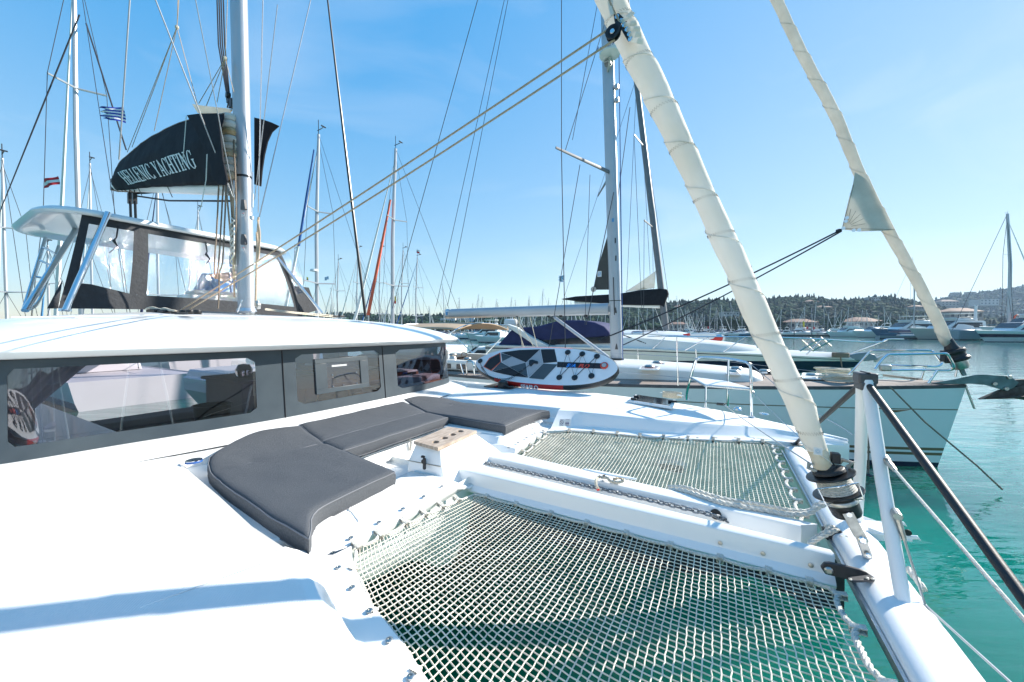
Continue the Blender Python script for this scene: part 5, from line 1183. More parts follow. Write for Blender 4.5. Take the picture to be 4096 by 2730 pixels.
mb = MB(); st4 = [fp(2762, 1513, 2.62), fp(2912, 1532, 2.62), fp(3006, 1560, 2.30), fp(2820, 1545, 2.30)]
mb.slab(st4, (0, 0, .02)); seat = mb.build('pulpit_seat', 'gelcoat', pul, bevel=.006)
mb = MB(); mb.tube([p + Vector((0, 0, .0)) for p in st4], .011, 8, closed=True); mb.build('seat_frame', 'steel', pul)
for px, py in ((2746, 1598), (3007, 1669)):
    mb = MB(); mb.lathe(gz(px, py, -.955), [(.035, 0), (.03, .008), (0, .01)], 12); mb.build('pulpit_foot', 'steel', pul)
# lifelines running aft and forward
for a, b in (((2778, 1432), (2440, 1413)), ((2760, 1514), (2440, 1486))): MB().tube([fp(*a, 2.55), fp(*b, 2.75)], .0035, 5).build('lifeline', 'wire', cat)
MB().tube([fp(3000, 1455, 2.3), fp(3090, 1530, 2.15), fp(3230, 1655, 1.9)], .004, 5).build('lifeline', 'wire', cat)
MB().tube([fp(3008, 1568, 2.28), fp(3060, 1620, 2.15), fp(3195, 1748, 1.86)], .004, 5).build('lifeline', 'wire', cat)
MB().tube([fp(3260, 1650, 1.9), fp(3360, 1705, 1.5), fp(3412, 1740, 1.2)], .004, 5).build('lifeline', 'wire', cat)
mb = MB(); mb.lathe(fp(3000, 1456, 2.3), [(0, -.025), (.012, -.015), (.012, .015), (0, .025)], 8, (1, 0, -.6)); mb.lathe(fp(3010, 1568, 2.28), [(0, -.025), (.012, -.015), (.012, .015), (0, .025)], 8, (1, 0, -.6)); mb.build('lifeline_shackle', 'steel_dull', pul)
# hatch, cleat, fairlead, vents
hq = [gz(2512, 1612, -.905), gz(2540, 1588, -.905), gz(2706, 1612, -.905), gz(2690, 1640, -.905)]
mb = MB(); mb.slab(hq, (0, 0, .035)); hat = mb.build('deck_hatch', 'gelcoat', cat, bevel=.012, segs=3)
ctr = sum(hq, Vector()) / 4
mb = MB(); mb.slab([ctr + (p - ctr) * .86 + Vector((0, 0, .036)) for p in hq], (0, 0, .003)); mb.build('hatch_pane', 'glass_far', hat)
mb = MB()
for u, v in ((.12, .1), (.12, .5), (.95, .55)):
    p = hq[0].lerp(hq[3], u).lerp(hq[1].lerp(hq[2], u), v) + Vector((0, 0, .05)); mb.box(p, (.10 if u > .5 else .07, .035, .025))
mb.build('hatch_hinge', 'black', hat, bevel=.006)
mb = MB(); c0_, c1_ = gz(2640, 1570, -.90), gz(2735, 1585, -.90); mb.tube([c0_, c0_.lerp(c1_, .3), c0_.lerp(c1_, .7), c1_], [.006, .014, .014, .006], 8); mb.box(c0_.lerp(c1_, .5) + Vector((0, 0, -.03)), (.08, .02, .06)); mb.build('deck_cleat', 'gelcoat', cat)
mb = MB(); cc = c0_.lerp(c1_, .52)
for k in range(5): laid(mb, catmull([cc + Vector((.12 * cos(a + k), .05 * sin(a + k), -.04 + .016 * k)) for a in [2 * pi * i / 9 for i in range(9)]], 3), .012)
tag(mb.build('mooring_rope', 'rope'), 'coil of cream mooring rope wrapped on the far deck cleat', 'rope')
mb = MB(); mb.box(gz(2883, 1617, -.945), (.10, .05, .03)); mb.build('furling_block', 'black', cat, bevel=.01)
tag(MB().tube(catenary(gz(2895, 1620, -.935), gt(3250, 1860, -.24), .01, 12), .0045, 6).build('furling_line', 'wire'), 'thin grey furling line running from the far deck to the drum', 'rope')
for px, py in ((2950, 1640), (3055, 1657)):
    mb = MB(); mb.lathe(gz(px, py, -.955), [(.05, 0), (.045, .01), (.03, .014 if px > 3000 else .03), (0, .015 if px > 3000 else .04)], 16); mb.build('deck_filler', 'steel', cat)
mb = MB(); mb.lathe(gz(775, 1843, -.865), [(.045, 0), (.045, .006), (.035, .009), (.02, .0092), (0, .0092)], 20); df = mb.build('deck_filler', 'steel', cat)
mb = MB(); mb.lathe(gz(775, 1846, -.868), [(.047, -.006), (.047, .003), (0, .003)], 20); mb.build('filler_ring', 'drain_blue', df)
# deck stickers on the far inner wall
mb = MB(); sq = [gt(2237, 1705, 1.02), gt(2284, 1705, 1.10), gt(2284, 1678, 1.12), gt(2240, 1678, 1.04)]
off_ = Vector((0, -.012, .003)); mb.add([p + off_ for p in sq], [(0, 1, 2, 3)]); stk_ = mb.build('notice_sticker', 'label_white', cat)
mb = MB(); P2 = lambda u, v: sq[0].lerp(sq[1], u).lerp(sq[3].lerp(sq[2], u), v) + off_ + Vector((0, -.002, .001))
mb.tube([P2(.22 + .15 * cos(a), .52 + .27 * sin(a)) for a in [2 * pi * i / 14 for i in range(14)]], .0016, 4, closed=True); mb.tube([P2(.12, .72), P2(.32, .3)], .0016, 4)
for k in range(3): mb.tube([P2(.60 + .11 * k, .2), P2(.60 + .11 * k, .5)], .004, 4); mb.tube([P2(.60 + .11 * k, .56), P2(.60 + .11 * k, .60)], .003, 4)
for v in (.06, .92): mb.tube([P2(.08, v), P2(.38, v)], .0012, 4); mb.tube([P2(.56, v), P2(.9, v)], .0014, 4)
mb.build('sticker_symbol', 'ink', stk_)

# ================================================================ paddleboard leaning on the far lifelines
bd0 = gt(1903, 1450, 2.62); bd1 = gt(2470, 1478, 2.66)
bu = (bd1 - bd0).normalized(); topc = gt(2150, 1393, 2.86); botc = gt(2235, 1546, 2.46)
bv = (topc - botc); bv -= bu * bv.dot(bu); BW = bv.length * .5; bv.normalize(); bn = bu.cross(bv)
if bn.y > 0: bn = -bn
BL = (bd1 - bd0).length; bc_ = (bd0 + bd1) / 2 + (((topc + botc) / 2 - (bd0 + bd1) / 2).dot(bv)) * bv
board = thing('paddleboard', 'white inflatable paddleboard with grey geometric deck pads leaning on the far rail', 'paddleboard', tuple(BOAT @ (bc_ - Vector((0, 0, .4)))), -A)
def half(x):      # half width along the board, x from -1 (left tail) to 1 (right nose)
    return BW * (max(0, 1 - abs(x) ** (2.6 if x < 0 else 3.0))) ** (.62 if x < 0 else .55) 
def bpt(x, y, z=0.0): return bc_ + bu * (x * BL / 2) + bv * y + bn * z      # z = out towards us
xs = [-1 + 2 * (0.5 - 0.5 * cos(pi * i / 48)) for i in range(49)]
TH = .11
mb = MB(); fr_ = []; 
for x in xs:
    h_ = max(.004, half(x)); fr_.append([bpt(x, h_ * k, 0) for k in (-1, -.93, -.5, 0, .5, .93, 1)])
mb.loft(fr_, False); mb.build('deck_pad_base', 'board_white', board, fix=False)
mb = MB(); ri = []
for x in xs:
    h_ = max(.004, half(x)); ri.append([bpt(x, h_, 0), bpt(x, h_ + .025, -TH * .25), bpt(x, h_ + .032, -TH * .5), bpt(x, h_ + .025, -TH * .8), bpt(x, h_, -TH), bpt(x, 0, -TH), bpt(x, -h_, -TH), bpt(x, -h_ - .03, -TH * .8), bpt(x, -h_ - .04, -TH * .5), bpt(x, -h_ - .03, -TH * .25), bpt(x, -h_, 0)])
mb.loft(ri, False)
mi_ = []
for i in range(len(xs) - 1):
    for j in range(10):
        xm = (xs[i] + xs[i + 1]) / 2; mi_.append(1 if (-.60 < xm < .40 and (j >= 6 or j <= 3)) else 0)
mb.mi = mi_; rim = mb.build('rim', ['board_rim', 'red'], board, ang=60)
def bq(px, py):   # photo direction met with the face of the board
    r = BOAT.to_3x3().inverted() @ ray(px, py); o_ = BOAT.inverted() @ Vector((0, 0, H)); k = (bc_ - o_).dot(bn) / r.dot(bn); return o_ + r * k
def onb(pts, z): return [bq(*p) + bn * z for p in pts]
def cz(x, y): return (1600 + x / 2.353, 1300 + y / 2.353)
def padf(nm, pts, mt, z=.004): 
    mb = MB(); mb.slab(onb([cz(*p) for p in pts], z), bn * -.003); return mb.build(nm, mt, board, smooth=False)
padf('tail_pad', [(785, 395), (840, 315), (945, 262), (952, 350), (860, 436)], 'orange_line', .004)
padf('tail_pad', [(794, 392), (846, 321), (939, 272), (945, 348), (857, 428)], 'pad_dark', .006)
G = [([(950, 262), (1130, 238), (1318, 232), (1185, 355), (1060, 300)], 'pad_dark'), ([(952, 268), (1055, 300), (962, 345)], 'pad_teal'), ([(955, 348), (1060, 302), (1185, 357), (1030, 398)], 'pad_grey'), ([(950, 352), (1028, 398), (866, 438)], 'pad_teal'),
     ([(872, 440), (1030, 400), (1205, 498), (1080, 485), (960, 462)], 'pad_dark'), ([(1032, 398), (1183, 358), (1205, 496)], 'pad_teal'), ([(1188, 356), (1320, 234), (1345, 362)], 'pad_grey'), ([(1188, 360), (1345, 366), (1212, 496)], 'pad_grey'),
     ([(1325, 233), (1455, 232), (1480, 350), (1350, 362)], 'pad_dark'), ([(1350, 368), (1485, 374), (1352, 516), (1215, 502)], 'pad_teal')]
for i, (pts, mt) in enumerate(G): padf('deck_pad', pts, mt, .004 + .0003 * i)
padf('name_band', [(1482, 350), (1940, 366), (1940, 416), (1478, 400)], 'pad_dark', .005)
def btext(body, px, py, size, mt, nm, shear=.25):
    o = lettering(nm, body, size, mt, board, shear=shear, offset=.004, space=1.08); p = bq(px, py) + bn * .009
    R = Matrix((bu, bv, bu.cross(bv))).transposed().to_4x4()
    o.matrix_local = MAT_OF[board.name].inverted() @ BOAT @ Matrix.Translation(p) @ R; return o
if bu.cross(bv).dot(bn) < 0: bv_flip = True
btext('SEA', *cz(1565, 399), .082, 'logo_blue', 'brand_text'); btext('FLO', *cz(1680, 403), .082, 'logo_red', 'brand_text')
def ringon(px, py, r, mt, nm, z=.007, n=16): mb = MB(); mb.lathe(bq(*cz(px, py)) + bn * z, [(r * .42, 0), (r, 0), (r * .97, .008), (r * .6, .014), (r * .42, .010)], n, bn); return mb.build(nm, mt, board)
for px, py in ((1580, 262), (1716, 277), (1855, 299), (1500, 498), (1645, 500), (1803, 484), (757, 343)): ringon(px, py, .045, 'board_rim', 'bungee_ring')
ringon(1923, 387, .058, 'logo_red', 'valve_ring', .007); ringon(1923, 387, .046, 'pad_dark', 'valve_seat', .010); mb = MB(); mb.lathe(bq(*cz(1923, 387)) + bn * .016, [(.036, 0), (.034, .010), (.012, .012), (0, .012)], 14, bn); mb.build('valve', 'pad_grey', board)
bun = [(1500, 498), (1580, 262), (1645, 500), (1716, 277), (1803, 484), (1855, 299)]
mb = MB(); mb.tube([bq(*cz(*p)) + bn * .016 for p in bun], .005, 5); mb.tube([bq(*cz(*p)) + bn * .014 for p in ((1500, 498), (1716, 277))], .005, 5); mb.tube([bq(*cz(*p)) + bn * .014 for p in ((1645, 500), (1855, 299))], .005, 5); mb.build('bungee_cord', 'board_rim', board)
mb = MB(); mb.slab(onb([cz(*p) for p in ((1222, 342), (1250, 336), (1302, 352), (1300, 368), (1262, 366), (1235, 396), (1218, 380))], .03), bn * -.026); mb.build('carry_handle', 'board_rim', board, bevel=.004)
lp_ = catmull([bq(*cz(*p)) + bn * .02 for p in ((1225, 385), (1170, 420), (1110, 465), (1050, 505), (990, 520), (900, 512), (840, 490), (795, 440), (770, 395), (757, 350))], 24)
mb = MB(); cl_ = []
for i, p in enumerate(lp_):
    d = (lp_[min(i + 1, len(lp_) - 1)] - lp_[max(i - 1, 0)]).normalized(); a = d.cross(bn).normalized(); cl_.append(p + (a * cos(i * 1.1) + bn * sin(i * 1.1)) * (.014 if 30 < i < 190 else .003))
mb.tube(cl_, .004, 4); mb.build('coil_leash', 'board_rim', board)
o = lettering('rim_text', 'SEAFLO', .085, 'label_white', board, offset=.003)
yb = -half(-.05); p0 = bpt(-.19, yb - .036, -.045); ydir = (bn * .75 + bv * .45).normalized(); zdir = bu.cross(ydir)
o.matrix_local = MAT_OF[board.name].inverted() @ BOAT @ Matrix.Translation(p0 + zdir * .012 - ydir * .02) @ Matrix((bu, ydir, zdir)).transposed().to_4x4()
# a second board of the same make on the near rail, seen mirrored in the saloon window
b2_ = board.copy(); col.objects.link(b2_); q_ = BOAT @ B(2.25, -2.86, -.82); b2_.location = q_; b2_.rotation_euler = (0, 0, -A + pi); b2_['label'] = 'white paddleboard on the near rail, seen only mirrored in the left window'
bpy.context.view_layer.update()
for ch_ in list(board.children):
    c2_ = ch_.copy(); c2_.parent = b2_; col.objects.link(c2_)
    for g_ in ch_.children: g2_ = g_.copy(); g2_.parent = c2_; col.objects.link(g2_)
board['group'] = b2_['group'] = 'paddleboards on the catamaran rails'
# small hatch and a black pump under the board
mb = MB(); mb.slab([gz(1935, 1548, -.86), gz(2000, 1533, -.86), gz(2098, 1540, -.86), gz(2040, 1557, -.86)], (0, 0, .012)); mb.build('deck_hatch', 'glass_far', cat)
mb = MB(); c_ = gz(2012, 1550, -.855); mb.lathe(c_, [(.0, 0), (.075, 0), (.085, .04), (.07, .09), (.03, .11), (0, .112)], 16); mb.tube([c_ + Vector((.05, -.05, .05)), c_ + Vector((.14, -.06, .02)), c_ + Vector((.2, -.03, .03))], .014, 7); tag(mb.build('foot_pump', 'black'), 'small black pump on the hatch below the paddleboard', 'pump')
# ================================================================ more materials for the other boats
M['hull_pale'] = mat('hull_pale', (0.76, 0.77, 0.77), 0.42, var=0.05, vs=.8, coat=.1)
M['navy'] = mat('navy', (0.010, 0.014, 0.04), 0.25, var=0.1)
M['gold'] = mat('gold', (0.16, 0.105, 0.05), 0.4, var=0.1)
M['toerail'] = mat('toerail', (0.085, 0.08, 0.085), 0.5, var=0.3, vs=6)
M['canvas_blue'] = mat('canvas_blue', (0.013, 0.018, 0.07), 0.85, c2=(0.02, 0.028, 0.10), vs=2, bump=.5, bs=5)
M['canvas_tan'] = mat('canvas_tan', (0.46, 0.35, 0.24), 0.9, c2=(0.38, 0.28, 0.19), vs=2)
M['gelcream'] = mat('gelcream', (0.70, 0.70, 0.66), 0.3, var=0.05, vs=1)
M['anchor_teal'] = mat('anchor_teal', (0.15, 0.24, 0.25), 0.45, metal=.5, c2=(.10, .15, .155), vs=6)
M['anchor_rust'] = mat('anchor_rust', (0.075, 0.06, 0.05), 0.7, metal=.4, c2=(.13, .12, .11), vs=14)
M['sail_brown'] = mat('sail_brown', (0.085, 0.078, 0.072), 0.85, var=.15, vs=4)
M['lens'] = mat('lens', (0.30, 0.22, 0.24), 0.12, var=.1, vs=6)
M['hull_blue'] = mat('hull_blue', (0.05, 0.14, 0.24), 0.3, var=.05)
M['hull_grey'] = mat('hull_grey', (0.20, 0.26, 0.30), 0.3, var=.05)
M['hull_sage'] = mat('hull_sage', (0.50, 0.50, 0.46), 0.35, var=.05)
M['far_white'] = mat('far_white', (0.72, 0.73, 0.73), 0.4, var=.05, vs=.6)
M['lightblue'] = mat('lightblue', (0.12, 0.33, 0.60), 0.5, var=.1)
def teak_mat():
    m = mat('teak', (0.40, 0.33, 0.285), 0.8, c2=(0.27, 0.22, 0.19), vs=2.2, stretch=(1, 14, 1))
    N = m.node_tree.nodes; Lk = m.node_tree.links; p = N['Principled BSDF']; tc = N.new('ShaderNodeTexCoord'); wv = N.new('ShaderNodeTexWave'); wv.bands_direction = 'Y'; wv.inputs['Scale'].default_value = 6.2; wv.inputs['Distortion'].default_value = .15
    r = N.new('ShaderNodeValToRGB'); r.color_ramp.elements[0].position = .06; r.color_ramp.elements[0].color = (.12, .11, .11, 1); r.color_ramp.elements[1].position = .14; r.color_ramp.elements[1].color = (1, 1, 1, 1)
    mx = N.new('ShaderNodeMix'); mx.data_type = 'RGBA'; mx.blend_type = 'MULTIPLY'; mx.inputs[0].default_value = 1
    src = p.inputs['Base Color'].links[0].from_socket
    Lk.new(tc.outputs['Object'], wv.inputs['Vector']); Lk.new(wv.outputs['Fac'], r.inputs[0]); Lk.new(src, mx.inputs[6]); Lk.new(r.outputs[0], mx.inputs[7]); Lk.new(mx.outputs[2], p.inputs['Base Color']); return m
M['teak'] = teak_mat()

def hull_mesh(mb, Lh, hb, zg, levels, stem, org, deck_mi=None, crown=.03, nst=28, flare=None, transom=True):
    """levels: list of (height function of u, material index of the strake below it); org: s,t -> point; u from stem (0) to transom (1)"""
    us = [0, .004, .012, .025] + [.04 + .96 * i / (nst - 4) for i in range(nst - 3)]
    rings = []
    def hbz(u, f): return hb(u) * (flare(f, u) if flare else 1 - .18 * f ** 1.5)
    for u in us:
        pt = []
        zs = [lv[0](u) for lv in levels]; z0, z1 = zs[0], zs[-1]
        for z in zs:
            f = (z0 - z) / max(1e-6, (z0 - z1)); s = -stem * f - u * (Lh - stem * f); pt.append((s, hbz(u, f), z))
        rings.append([org(s, -h, z) for s, h, z in pt[::-1]] + [org(s, h, z) for s, h, z in pt])
    n = len(levels)
    for side in (0, 1):
        for q in range(n - 1):
            a = (n - 1 - q) if side == 0 else n + q
            b = a - 1 if side == 0 else a + 1
            rr = [[r[a], r[b]] if side else [r[b], r[a]] for r in rings]
            mb.loft(rr, False, False, levels[q][1])
    if transom: mb.add(rings[-1], [tuple(range(2 * n))], levels[0][1])
    if deck_mi is not None:
        rr = []
        for r in rings:
            a, b = Vector(r[n - 1]), Vector(r[n]); c = (a + b) / 2; rr.append([a.lerp(b, k) + Vector((0, 0, -.05 + crown * (1 - (2 * k - 1) ** 2))) for k in (0.0, .12, .3, .5, .7, .88, 1.0)])
        mb.loft(rr, False, False, deck_mi)
    return rings

# ================================================================ the pale sloop moored alongside
NS_, NT_ = 7.61, 7.89
Nn = lambda s, t, z: B(NS_ + s, NT_ + t, z)
nb = thing('sailing_yacht', 'pale blue-grey sloop with weathered teak deck moored beyond the net foredeck', 'sailing yacht', tuple(BOAT @ B(NS_ - 6, NT_, -2.7)), -A)
zg = lambda u: -1.035 - .19 * min(1, u / .45) ** .8 + .03 * max(0, u - .6)
hbN = lambda u: 2.25 * (1 - (1 - min(1, u / .62)) ** 2.1) * (1 - .25 * max(0, (u - .62) / .38) ** 2) + .03
lev = [(lambda u: zg(u), 1), (lambda u: zg(u) - .055, 0), (lambda u: -1.515, 2), (lambda u: -1.535, 0), (lambda u: -2.30, 2), (lambda u: -2.355, 0), (lambda u: -2.40, 2), (lambda u: -2.455, 0), (lambda u: -2.60, 3), (lambda u: -2.71, 3), (lambda u: -3.0, 3)]
mb = MB(); hull_mesh(mb, 15.5, hbN, zg, lev, .42, Nn, deck_mi=None)
mb.build('hull', ['hull_pale', 'toerail', 'gold', 'navy'], nb, fix=True, ang=30)
mb = MB(); rr = []
for i in range(30):
    u = i / 29; s = -.1 - u * 15.3; h = max(.03, hbN(u) - .05); rr.append([Nn(s, h * k, zg(u) - .03 + .10 * (1 - k * k)) for k in (-1, -.8, -.5, 0, .5, .8, 1)])
mb.loft(rr, False); mb.build('teak_deck', 'teak', nb)
for sg in (-1, 1):
    mb = MB(); rr = []
    for i in range(30):
        u = i / 29; s = -.02 - u * 15.4; h = hbN(u); rr.append([Nn(s, sg * (h - .06), zg(u) - .04), Nn(s, sg * (h - .055), zg(u) + .012), Nn(s, sg * (h - .01), zg(u) + .012), Nn(s, sg * (h + .004), zg(u) - .05)])
    mb.loft(rr, False); mb.build('toe_rail', 'toerail', nb)
mb = MB(); rr = []
for s, w_, z0, z1 in ((-3.30, .62, -1.06, -1.05), (-3.36, .70, -1.07, -1.01), (-3.55, .80, -1.08, -.955), (-4.5, .98, -1.12, -.90), (-6, 1.12, -1.2, -.86), (-8, 1.25, -1.22, -.82), (-10.2, 1.3, -1.22, -.80), (-10.4, 1.3, -1.22, -.85)):
    rr.append([Nn(s, -w_ - .06, z0 - .1), Nn(s, -w_, z1 - .05), Nn(s, -w_ + .07, z1), Nn(s, -w_ * .5, z1 + .035), Nn(s, 0, z1 + .05), Nn(s, w_ * .5, z1 + .035), Nn(s, w_ - .07, z1), Nn(s, w_, z1 - .05), Nn(s, w_ + .06, z0 - .1)])
mb.loft(rr, False, True); nbc = mb.build('coachroof', 'gelcream', nb, fix=True)
mb = MB(); mb.box(Nn(-3.28, -.35, -1.055), (.02, .12, .05)); mb.build('vent', 'black', nbc)
def hatchN(pts, z, lens='lens'):
    q = [gz(x, y, z) for x, y in pts]; c = sum(q, Vector()) / 4; mb = MB(); mb.slab(q, (0, 0, .035)); h_ = mb.build('deck_hatch', 'gelcoat', nb, bevel=.01)
    mb = MB(); mb.slab([c + (p - c) * .78 + Vector((0, 0, .036)) for p in q], (0, 0, .004)); mb.build('hatch_lens', lens, h_)
    p = q[0].lerp(q[3], .5).lerp(q[1].lerp(q[2], .5), .45) + Vector((0, 0, .06)); mb = MB(); mb.lathe(p, [(.11, -.02), (.12, .0), (.09, .03), (0, .04)], 14); mb.build('mushroom_vent', 'steel_dull', h_)
hatchN([(2553, 1482), (2568, 1465), (2642, 1470), (2632, 1484)], -.90); hatchN([(2590, 1460), (2600, 1452), (2672, 1458), (2660, 1464)], -.87)
hatchN([(2902, 1501), (2910, 1487), (2970, 1492), (2962, 1504)], -.98); hatchN([(2920, 1483), (2925, 1479), (2972, 1481), (2968, 1486)], -.93)
hatchN([(3200, 1518), (3208, 1497), (3286, 1500), (3303, 1521)], -1.04, 'gelcream')
hatchN([(3044, 1496), (3048, 1488), (3068, 1489), (3070, 1497)], -1.04, 'gelcream')
# mast, spreader, radar, boom, rigging
nm0, nm1 = gt(2467, 1442, NT_), gt(2428, 100, NT_); nd = (nm1 - nm0).normalized()
msN = lambda c: [c + Vector((.165 * cos(a), .105 * sin(a), 0)) for a in [2 * pi * i / 24 for i in range(24)]]
mb = MB(); mb.loft([msN(nm0), msN(nm0 + nd * 4), msN(nm0 + nd * 18)], True, True); nmast = mb.build('mast', 'mast_alu', nb, ang=60)
mb = MB(); mb.lathe(nm0, [(.0, -.02), (.2, -.02), (.19, .06), (0, .06)], 20); mb.build('mast_collar', 'black', nmast)
mz = lambda py: nm0 + nd * ((1442 - py) / (1442 - 100) * (nm1 - nm0).length)
for py in (690,):
    for sg in (-1, 1):
        c = mz(py); mb = MB(); mb.tube([c, c + Vector((-.9, sg * 1.85, .12))], [.06, .035], 8, flat=.5); mb.build('spreader', 'spreader', nmast)
rd_ = mz(246) + Vector((.12, -.30, 0)); mb = MB(); mb.lathe(rd_, [(0, -.10), (.20, -.10), (.27, -.06), (.28, .04), (.24, .10), (.1, .13), (0, .13)], 24); rdo = mb.build('radar_dome', 'gelcoat', nmast)
mb = MB(); mb.box(rd_ + Vector((-.08, .12, -.16)), (.18, .16, .06)); mb.tube([rd_ + Vector((-.1, .2, -.35)), rd_ + Vector((.02, -.05, -.15))], .03, 6); mb.build('radar_bracket', 'steel_dull', rdo)
o = lettering('radar_text', 'Raymarine', .13, 'ink', rdo)
o.matrix_local = MAT_OF[rdo.name].inverted() @ BOAT @ Matrix.Translation(rd_ + Vector((-.27, -.285, -.03))) @ Matrix.Rotation(pi / 2, 4, 'X')
for py in (360, 412):
    mb = MB(); c = mz(py) + Vector((.22, -.05, 0)); mb.lathe(c, [(0, -.07), (.06, -.06), (.06, .05), (0, .07)], 10); mb.tube([c, c + Vector((-.15, .05, -.05))], .02, 6); mb.build('deck_light', 'steel_dull', nmast)
for py in (1180 + 65, 1390):
    mb = MB(); c = mz(py) + Vector((.03, -.108, 0)); mb.slab([c + Vector(v) for v in ((-.04, 0, -.05), (.04, 0, -.05), (.02, 0, .06), (0, 0, .12), (-.02, 0, .06))], (0, -.015, 0)); mb.build('halyard_exit', 'peakcap', nmast)
for py in (965, 1035):
    mb = MB(); c = mz(py) + Vector((.08, -.10, 0)); mb.box(c, (.03, .02, .14)); mb.build('mast_slot', 'black', nmast)
mb = MB(); mb.box(mz(883) + Vector((.03, -.106, 0)), (.06, .012, .10)); mb.build('mast_sticker', 'lightblue', nmast)
mb = MB(); mb.tube([mz(1110) + Vector((0, -.11, 0)), mz(1260) + Vector((0, -.112, 0))], .012, 5); mb.build('mast_track', 'black', nmast)
c = mz(1204); mb = MB(); mb.loft([[p + (p - c) * .02 for p in msN(c)], [p + (p - c) * .02 for p in msN(c + Vector((0, 0, .02)))]], True); mb.build('mast_band', 'black', nmast)
g0, g1 = gt(2435, 1237, NT_), gt(1790, 1256, NT_)
bs_ = lambda c, k=1: [c + Vector((0, .10 * k * cos(a), .165 * k * math.copysign(abs(sin(a)) ** .7, sin(a)))) for a in [2 * pi * i / 20 for i in range(20)]]
mb = MB(); mb.loft([bs_(g0), bs_(g0.lerp(g1, .5)), bs_(g1)], True, True); nboom = mb.build('boom', 'mast_alu', nb, ang=50)
mb = MB(); mb.loft([bs_(g1 + Vector((.12, 0, 0)), 1.03), bs_(g1 + Vector((-.04, 0, 0)), 1.03)], True, True); mb.build('boom_cap', 'alu', nboom); 
mb = MB(); mb.box(g1 + Vector((.05, -.108, 0)), (.09, .006, .12)); mb.build('boom_mark', 'lightblue', nboom)
mb = MB(); mb.box(g0 + Vector((.05, 0, .0)), (.22, .09, .16)); mb.build('gooseneck', 'mast_alu', nboom, bevel=.02)
for px in (2070, 2195, 2245, 2345):
    c = gt(px, 1264, NT_); mb = MB(); mb.lathe(c, [(0, -.05), (.05, -.05), (.05, .05), (0, .05)], 10, (0, 1, 0)); mb.build('boom_block', 'black', nboom)
mb = MB(); mb.tube([gt(2215, 1268, NT_), gt(2435, 1432, NT_)], .05, 8); mb.build('kicker', 'mast_alu', nb)
for a, b in (((2055, 1268), (2100, 1400)), ((2075, 1268), (2090, 1395)), ((2060, 1268), (2140, 1395)), ((2120, 1268), (2150, 1392))): MB().tube([gt(*a, NT_), gt(*b, NT_)], .012, 5).build('mainsheet', 'rope', nb)
sw = []
for (a, ta), (b, tb), r in ((((2246, 610), -1.85), ((2262, 1430), -2.0), .011), (((2246, 610), -1.85), ((2246, -40), -1.6), .010), (((2262, 600), -1.85), ((2430, 60), -.1), .009), (((2320, 660), -1.0), ((2180, 1480), -2.1), .009), (((2455, 770), -.15), ((2345, 1300), -.8), .012), (((2400, -40), -.2), ((2290, 560), -1.2), .008), (((2480, 690), .1), ((2490, 1400), 1.2), .010), (((2520, 430), .3), ((2470, 800), .1), .01), (((2360, 700), -.8), ((2340, 1300), -.9), .007)):
    MB().tube([gt(*a, NT_ + ta), gt(*b, NT_ + tb)], r, 5).build('shroud', 'wire_dark', nb)
MB().tube([gt(1922, -40, NT_), gt(1640, 975, NT_), gt(1570, 1235, NT_)], .012, 5).build('backstay', 'wire_dark', nb)
for (x0, x1) in ((2022, 1745), (2036, 1790)): MB().tube([gt(x0, -20, NT_ - .3), gt(x1, 1225, NT_ - .6)], .009, 5).build('topping_lift', 'wire_dark', nb)
MB().tube([gt(2474, 60, NT_ - .12), gt(2491, 1440, NT_ - .2)], .012, 5).build('halyard', 'rope_blue', nb)
# furled main clew standing out of the mast
mb = MB(); tri = [gt(2428, 905, NT_), gt(2438, 1160, NT_), gt(2372, 1160, NT_)]
mb.slab([tri[0] + Vector((.1, 0, 0)), tri[1] + Vector((.1, 0, 0)), tri[2], tri[2].lerp(tri[0], .5) + Vector((.02, 0, 0))], (0, .02, 0)); fm = tag(mb.build('furled_mainsail', 'sail_brown'), 'dark grey-brown mainsail corner standing out of the pale sloop mast', 'sail')
mb = MB(); c = gt(2398, 1097, NT_ - .02); mb.box(c, (.12, .012, .16)); pt_ = mb.build('sail_patch', 'label_white', fm)
mb = MB()
for dx in (-.02, .02): mb.slab([c + Vector((dx - .02, -.008, -.05)), c + Vector((dx, -.008, -.05)), c + Vector((dx + .02, -.008, .05)), c + Vector((dx, -.008, .05))], (0, .002, 0))
mb.build('patch_emblem', 'lightblue', pt_)
mb = MB(); mb.lathe(gt(2374, 1158, NT_ - .03), [(.04, 0), (.08, 0), (.08, .01), (.04, .01)], 14, (0, -1, 0)); mb.build('clew_ring', 'steel_dull', fm)
# pulpit and rails
pn = [gt(3388, 1518, NT_ - .62), gt(3440, 1455, NT_ - .60), gt(3487, 1404, NT_ - .5), gt(3500, 1402, NT_ - .5)]
def loop(pts, t0, t1, r, nm, n=6):
    P = [gt(x, y, NT_ + t0 + (t1 - t0) * i / (len(pts) - 1)) for i, (x, y) in enumerate(pts)]; mb = MB(); mb.tube(catmull(P, n), r, 8); return mb.build(nm, 'steel', nb)
loop([(3500, 1478), (3520, 1450), (3545, 1424), (3565, 1419), (3660, 1418), (3770, 1415), (3788, 1417), (3798, 1430), (3814, 1460), (3812, 1474), (3792, 1482), (3700, 1481), (3528, 1482)], -.72, -.30, .022, 'pulpit_rail')
loop([(3395, 1500), (3440, 1452), (3480, 1407), (3500, 1403), (3600, 1403), (3715, 1403), (3735, 1412), (3762, 1446), (3766, 1458), (3745, 1467), (3700, 1466), (3530, 1461)], .9, .45, .02, 'pulpit_rail')
